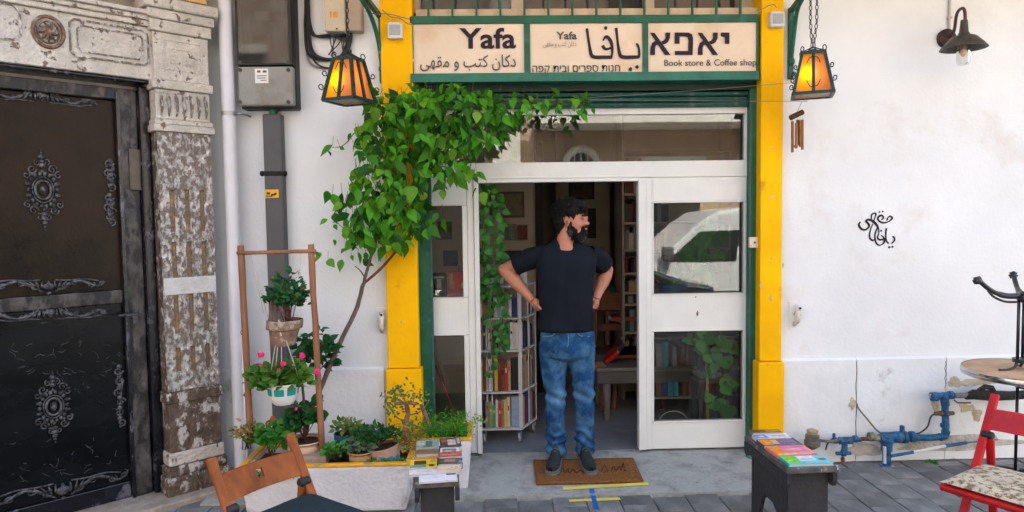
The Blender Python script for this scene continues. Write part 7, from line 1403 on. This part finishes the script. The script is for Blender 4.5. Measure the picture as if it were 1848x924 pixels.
MB().box(.9, 8.4, OY, OY+1.1, 3.55, 3.72).build('overhang_slab', STP, ob2, bevel=.02); MB().box(.9, 8.4, OY+1.02, OY+1.1, 3.72, 4.6).build('balcony_parapet', ST, ob2); MB().box(5.8, 6.2, OY, OY+.9, 2.6, 3.54).build('corbel', STP, ob2); MB().box(6.25, 9.0, OY, OY+.3, 3.30, 3.50).build('cornice', STP, ob2, bevel=.02)
MB().ring((1.95, OY+.06, 2.80), .34, .09, seg=28).build('round_window_frame', STP, ob2, smooth=True)
MB().lathe([(.001, 0), (.30, 0), (.30, .04)], (1.95, OY, 2.80), 28, (0, 1, 0)).build('round_window_pane', mat('dark_opening', (.015, .015, .017), .3), ob2)
for dx in (-.15, 0, .15): MB().box(1.95+dx-.015, 1.95+dx+.015, OY+.04, OY+.07, 2.54, 3.06).build('round_window_bar', STP, ob2)
for x0, x1, z0, z1 in ((-2.6, -.35, .0, 2.6), (3.4, 4.6, .9, 2.75), (-4.6, -1.2, 2.2, 2.95), (7.0, 8.2, .9, 3.0), (1.4, 2.5, .0, 2.2), (-3.6, -2.4, 3.6, 5.2), (-6, -4.9, 3.6, 5.2), (2.6, 3.6, 4.9, 6.6), (5.6, 6.6, 4.9, 6.6)):  # the first is a garage door, added to darken the reflection in the left pane
    yb = OY if x0 > .5 else OY-.3; MB().box(x0, x1, yb, yb+.03, z0, z1).build('window', MATS['dark_opening'], ob2); MB().box(x0-.1, x1+.1, yb, yb+.14, z0-.12, z0).build('sill', STP, ob2); MB().box(x0-.1, x1+.1, yb, yb+.12, z1, z1+.18).build('lintel', STP, ob2)
for x in (-3.4, -3.0, -2.6, -2.2, -1.8): MB().box(x-.03, x+.03, OY-.3, OY-.1, 2.95, 3.5).build('railing_bar', STP, ob2)
for x, y, wd_, h, cc in ((-26, -4, 12, 6, 'far_house_cream'),): pass
for i, (x0, x1, h, lab) in enumerate(((14.2, 26, 6.5, 'cream house further along the far side of the street'), (-27, -14.2, 7, 'tan house at the other end of the far side of the street'))):
    o = thing('far_house', lab, 'building', ((x0+x1)/2, OY-3, GZ)); MB().box(x0, x1, OY-6, OY, GZ, h).build('wall', (STP, ST)[i], o)
    for k in range(4): MB().box(x0+1.5+k*2.6, x0+2.6+k*2.6, OY, OY+.03, 1, 2.8).build('window', MATS['dark_opening'], o)
# white van, nose towards -x
vn = thing('van', 'white delivery van parked across the street, mirrored in the door pane', 'van', (5.0, -7.0, GZ)); VW = mat('van_white', (.75, .74, .70), .3, .02, 3, 0, coat=.5); VY0, VY1 = -7.9, -6.1; vz = GZ-.1
Zv = lambda z: vz+z*.86
out = [(3.0, .35), (2.72, .42), (2.66, .80), (2.78, 1.02), (3.35, 1.18), (4.05, 1.92), (4.35, 2.14), (4.9, 2.22), (7.9, 2.22), (8.0, 2.1), (8.02, .42), (7.6, .35)]
m_ = MB(); m_.prism([(x, Zv(z)) for x, z in out], VY0, VY1); m_.build('body', VW, vn, bevel=.06, segs=3)
BG_ = mat('van_glass', (.012, .016, .016), .08, .05, 3, 0, spec=.8)
MB().prism([(3.55, Zv(1.22)), (4.08, Zv(1.78)), (4.72, Zv(1.80)), (4.66, Zv(1.22))], VY1, VY1+.012).build('side_window', BG_, vn); MB().prism([(4.95, Zv(1.22)), (4.98, Zv(1.85)), (6.1, Zv(1.85)), (6.1, Zv(1.22))], VY1, VY1+.012).build('side_window', BG_, vn)
MB().box(4.80, 4.815, VY1, VY1+.01, Zv(.45), Zv(2.1)).build('door_seam', MATS['dark_opening'], vn); MB().box(4.84, 5.0, VY1, VY1+.03, Zv(1.06), Zv(1.10)).build('door_handle', MATS['dark_opening'], vn); MB().box(3.0, 8.0, VY1, VY1+.02, Zv(.58), Zv(.68)).build('rub_strip', mat('rub_grey', (.1, .1, .1), .6), vn)
ws = MB(); ws.add([(3.38, VY0+.12, Zv(1.20)), (3.38, VY1-.12, Zv(1.20)), (4.06, VY1-.16, Zv(1.93)), (4.06, VY0+.16, Zv(1.93))], [(0, 1, 2, 3)]); o = ws.build('windscreen', BG_, vn); q = o.modifiers.new('s', 'SOLIDIFY'); q.thickness = .02; q.offset = 1
MB().box(3.45, 3.62, VY1+.02, VY1+.18, Zv(1.24), Zv(1.5)).build('mirror', MATS['rub_grey'], vn, bevel=.03); MB().ell((2.82, VY1-.2, Zv(.88)), (.12, .18, .12)).build('headlight', mat('lamp_glass', (.6, .6, .6), .1, .02), vn, smooth=True)
def wheels(par, xs_, y0, y1, z, r_):
    for x in xs_:
        for y in (y0+.1, y1-.1):
            w_ = MB().lathe([(r_*.62, -.10), (r_*.95, -.10), (r_, -.07), (r_, .07), (r_*.95, .10), (r_*.62, .10)], (x, y, z), 28, (0, 1, 0)).build('wheel', mat('tyre', (.02, .02, .02), .85, .1), par, smooth=True, auto=40); MB().lathe([(.001, -.08), (r_*.3, -.085), (r_*.62, -.07), (r_*.62, .07), (r_*.3, .085), (.001, .08)], (x, y, z), 20, (0, 1, 0)).build('rim', mat('rim_grey', (.35, .35, .36), .35, .05, metal=.8), w_, smooth=True, auto=30)
wheels(vn, (3.55, 7.0), VY0, VY1+.06, vz+.33, .33)
cr_ = thing('parked_car', 'dark grey car parked in front of the white van, mirrored in the glass', 'car', (1.3, -5.6, GZ)); cy0, cy1 = -6.0, -5.02; CG = mat('car_paint', (.05, .065, .07), .25, .05, 3, 0, coat=.7, metal=.3)
CX = -2.1; out = [(1.2, .3), (1.1, .55), (1.25, .78), (2.1, .95), (2.85, 1.28), (4.1, 1.32), (4.9, .98), (5.3, .9), (5.35, .35)]
MB().prism([(x+CX, vz+z*.84) for x, z in out], -6.3, cy1-.02).build('body', CG, cr_, bevel=.08, segs=4); MB().prism([(2.25+CX, vz+.80), (2.9+CX, vz+1.02), (4.05+CX, vz+1.05), (4.6+CX, vz+.82)], cy1-.03, cy1-.005).build('side_window', BG_, cr_); wheels(cr_, (1.95+CX, 4.6+CX), -6.3, cy1, vz+.29, .29)

vn.location.x -= .8
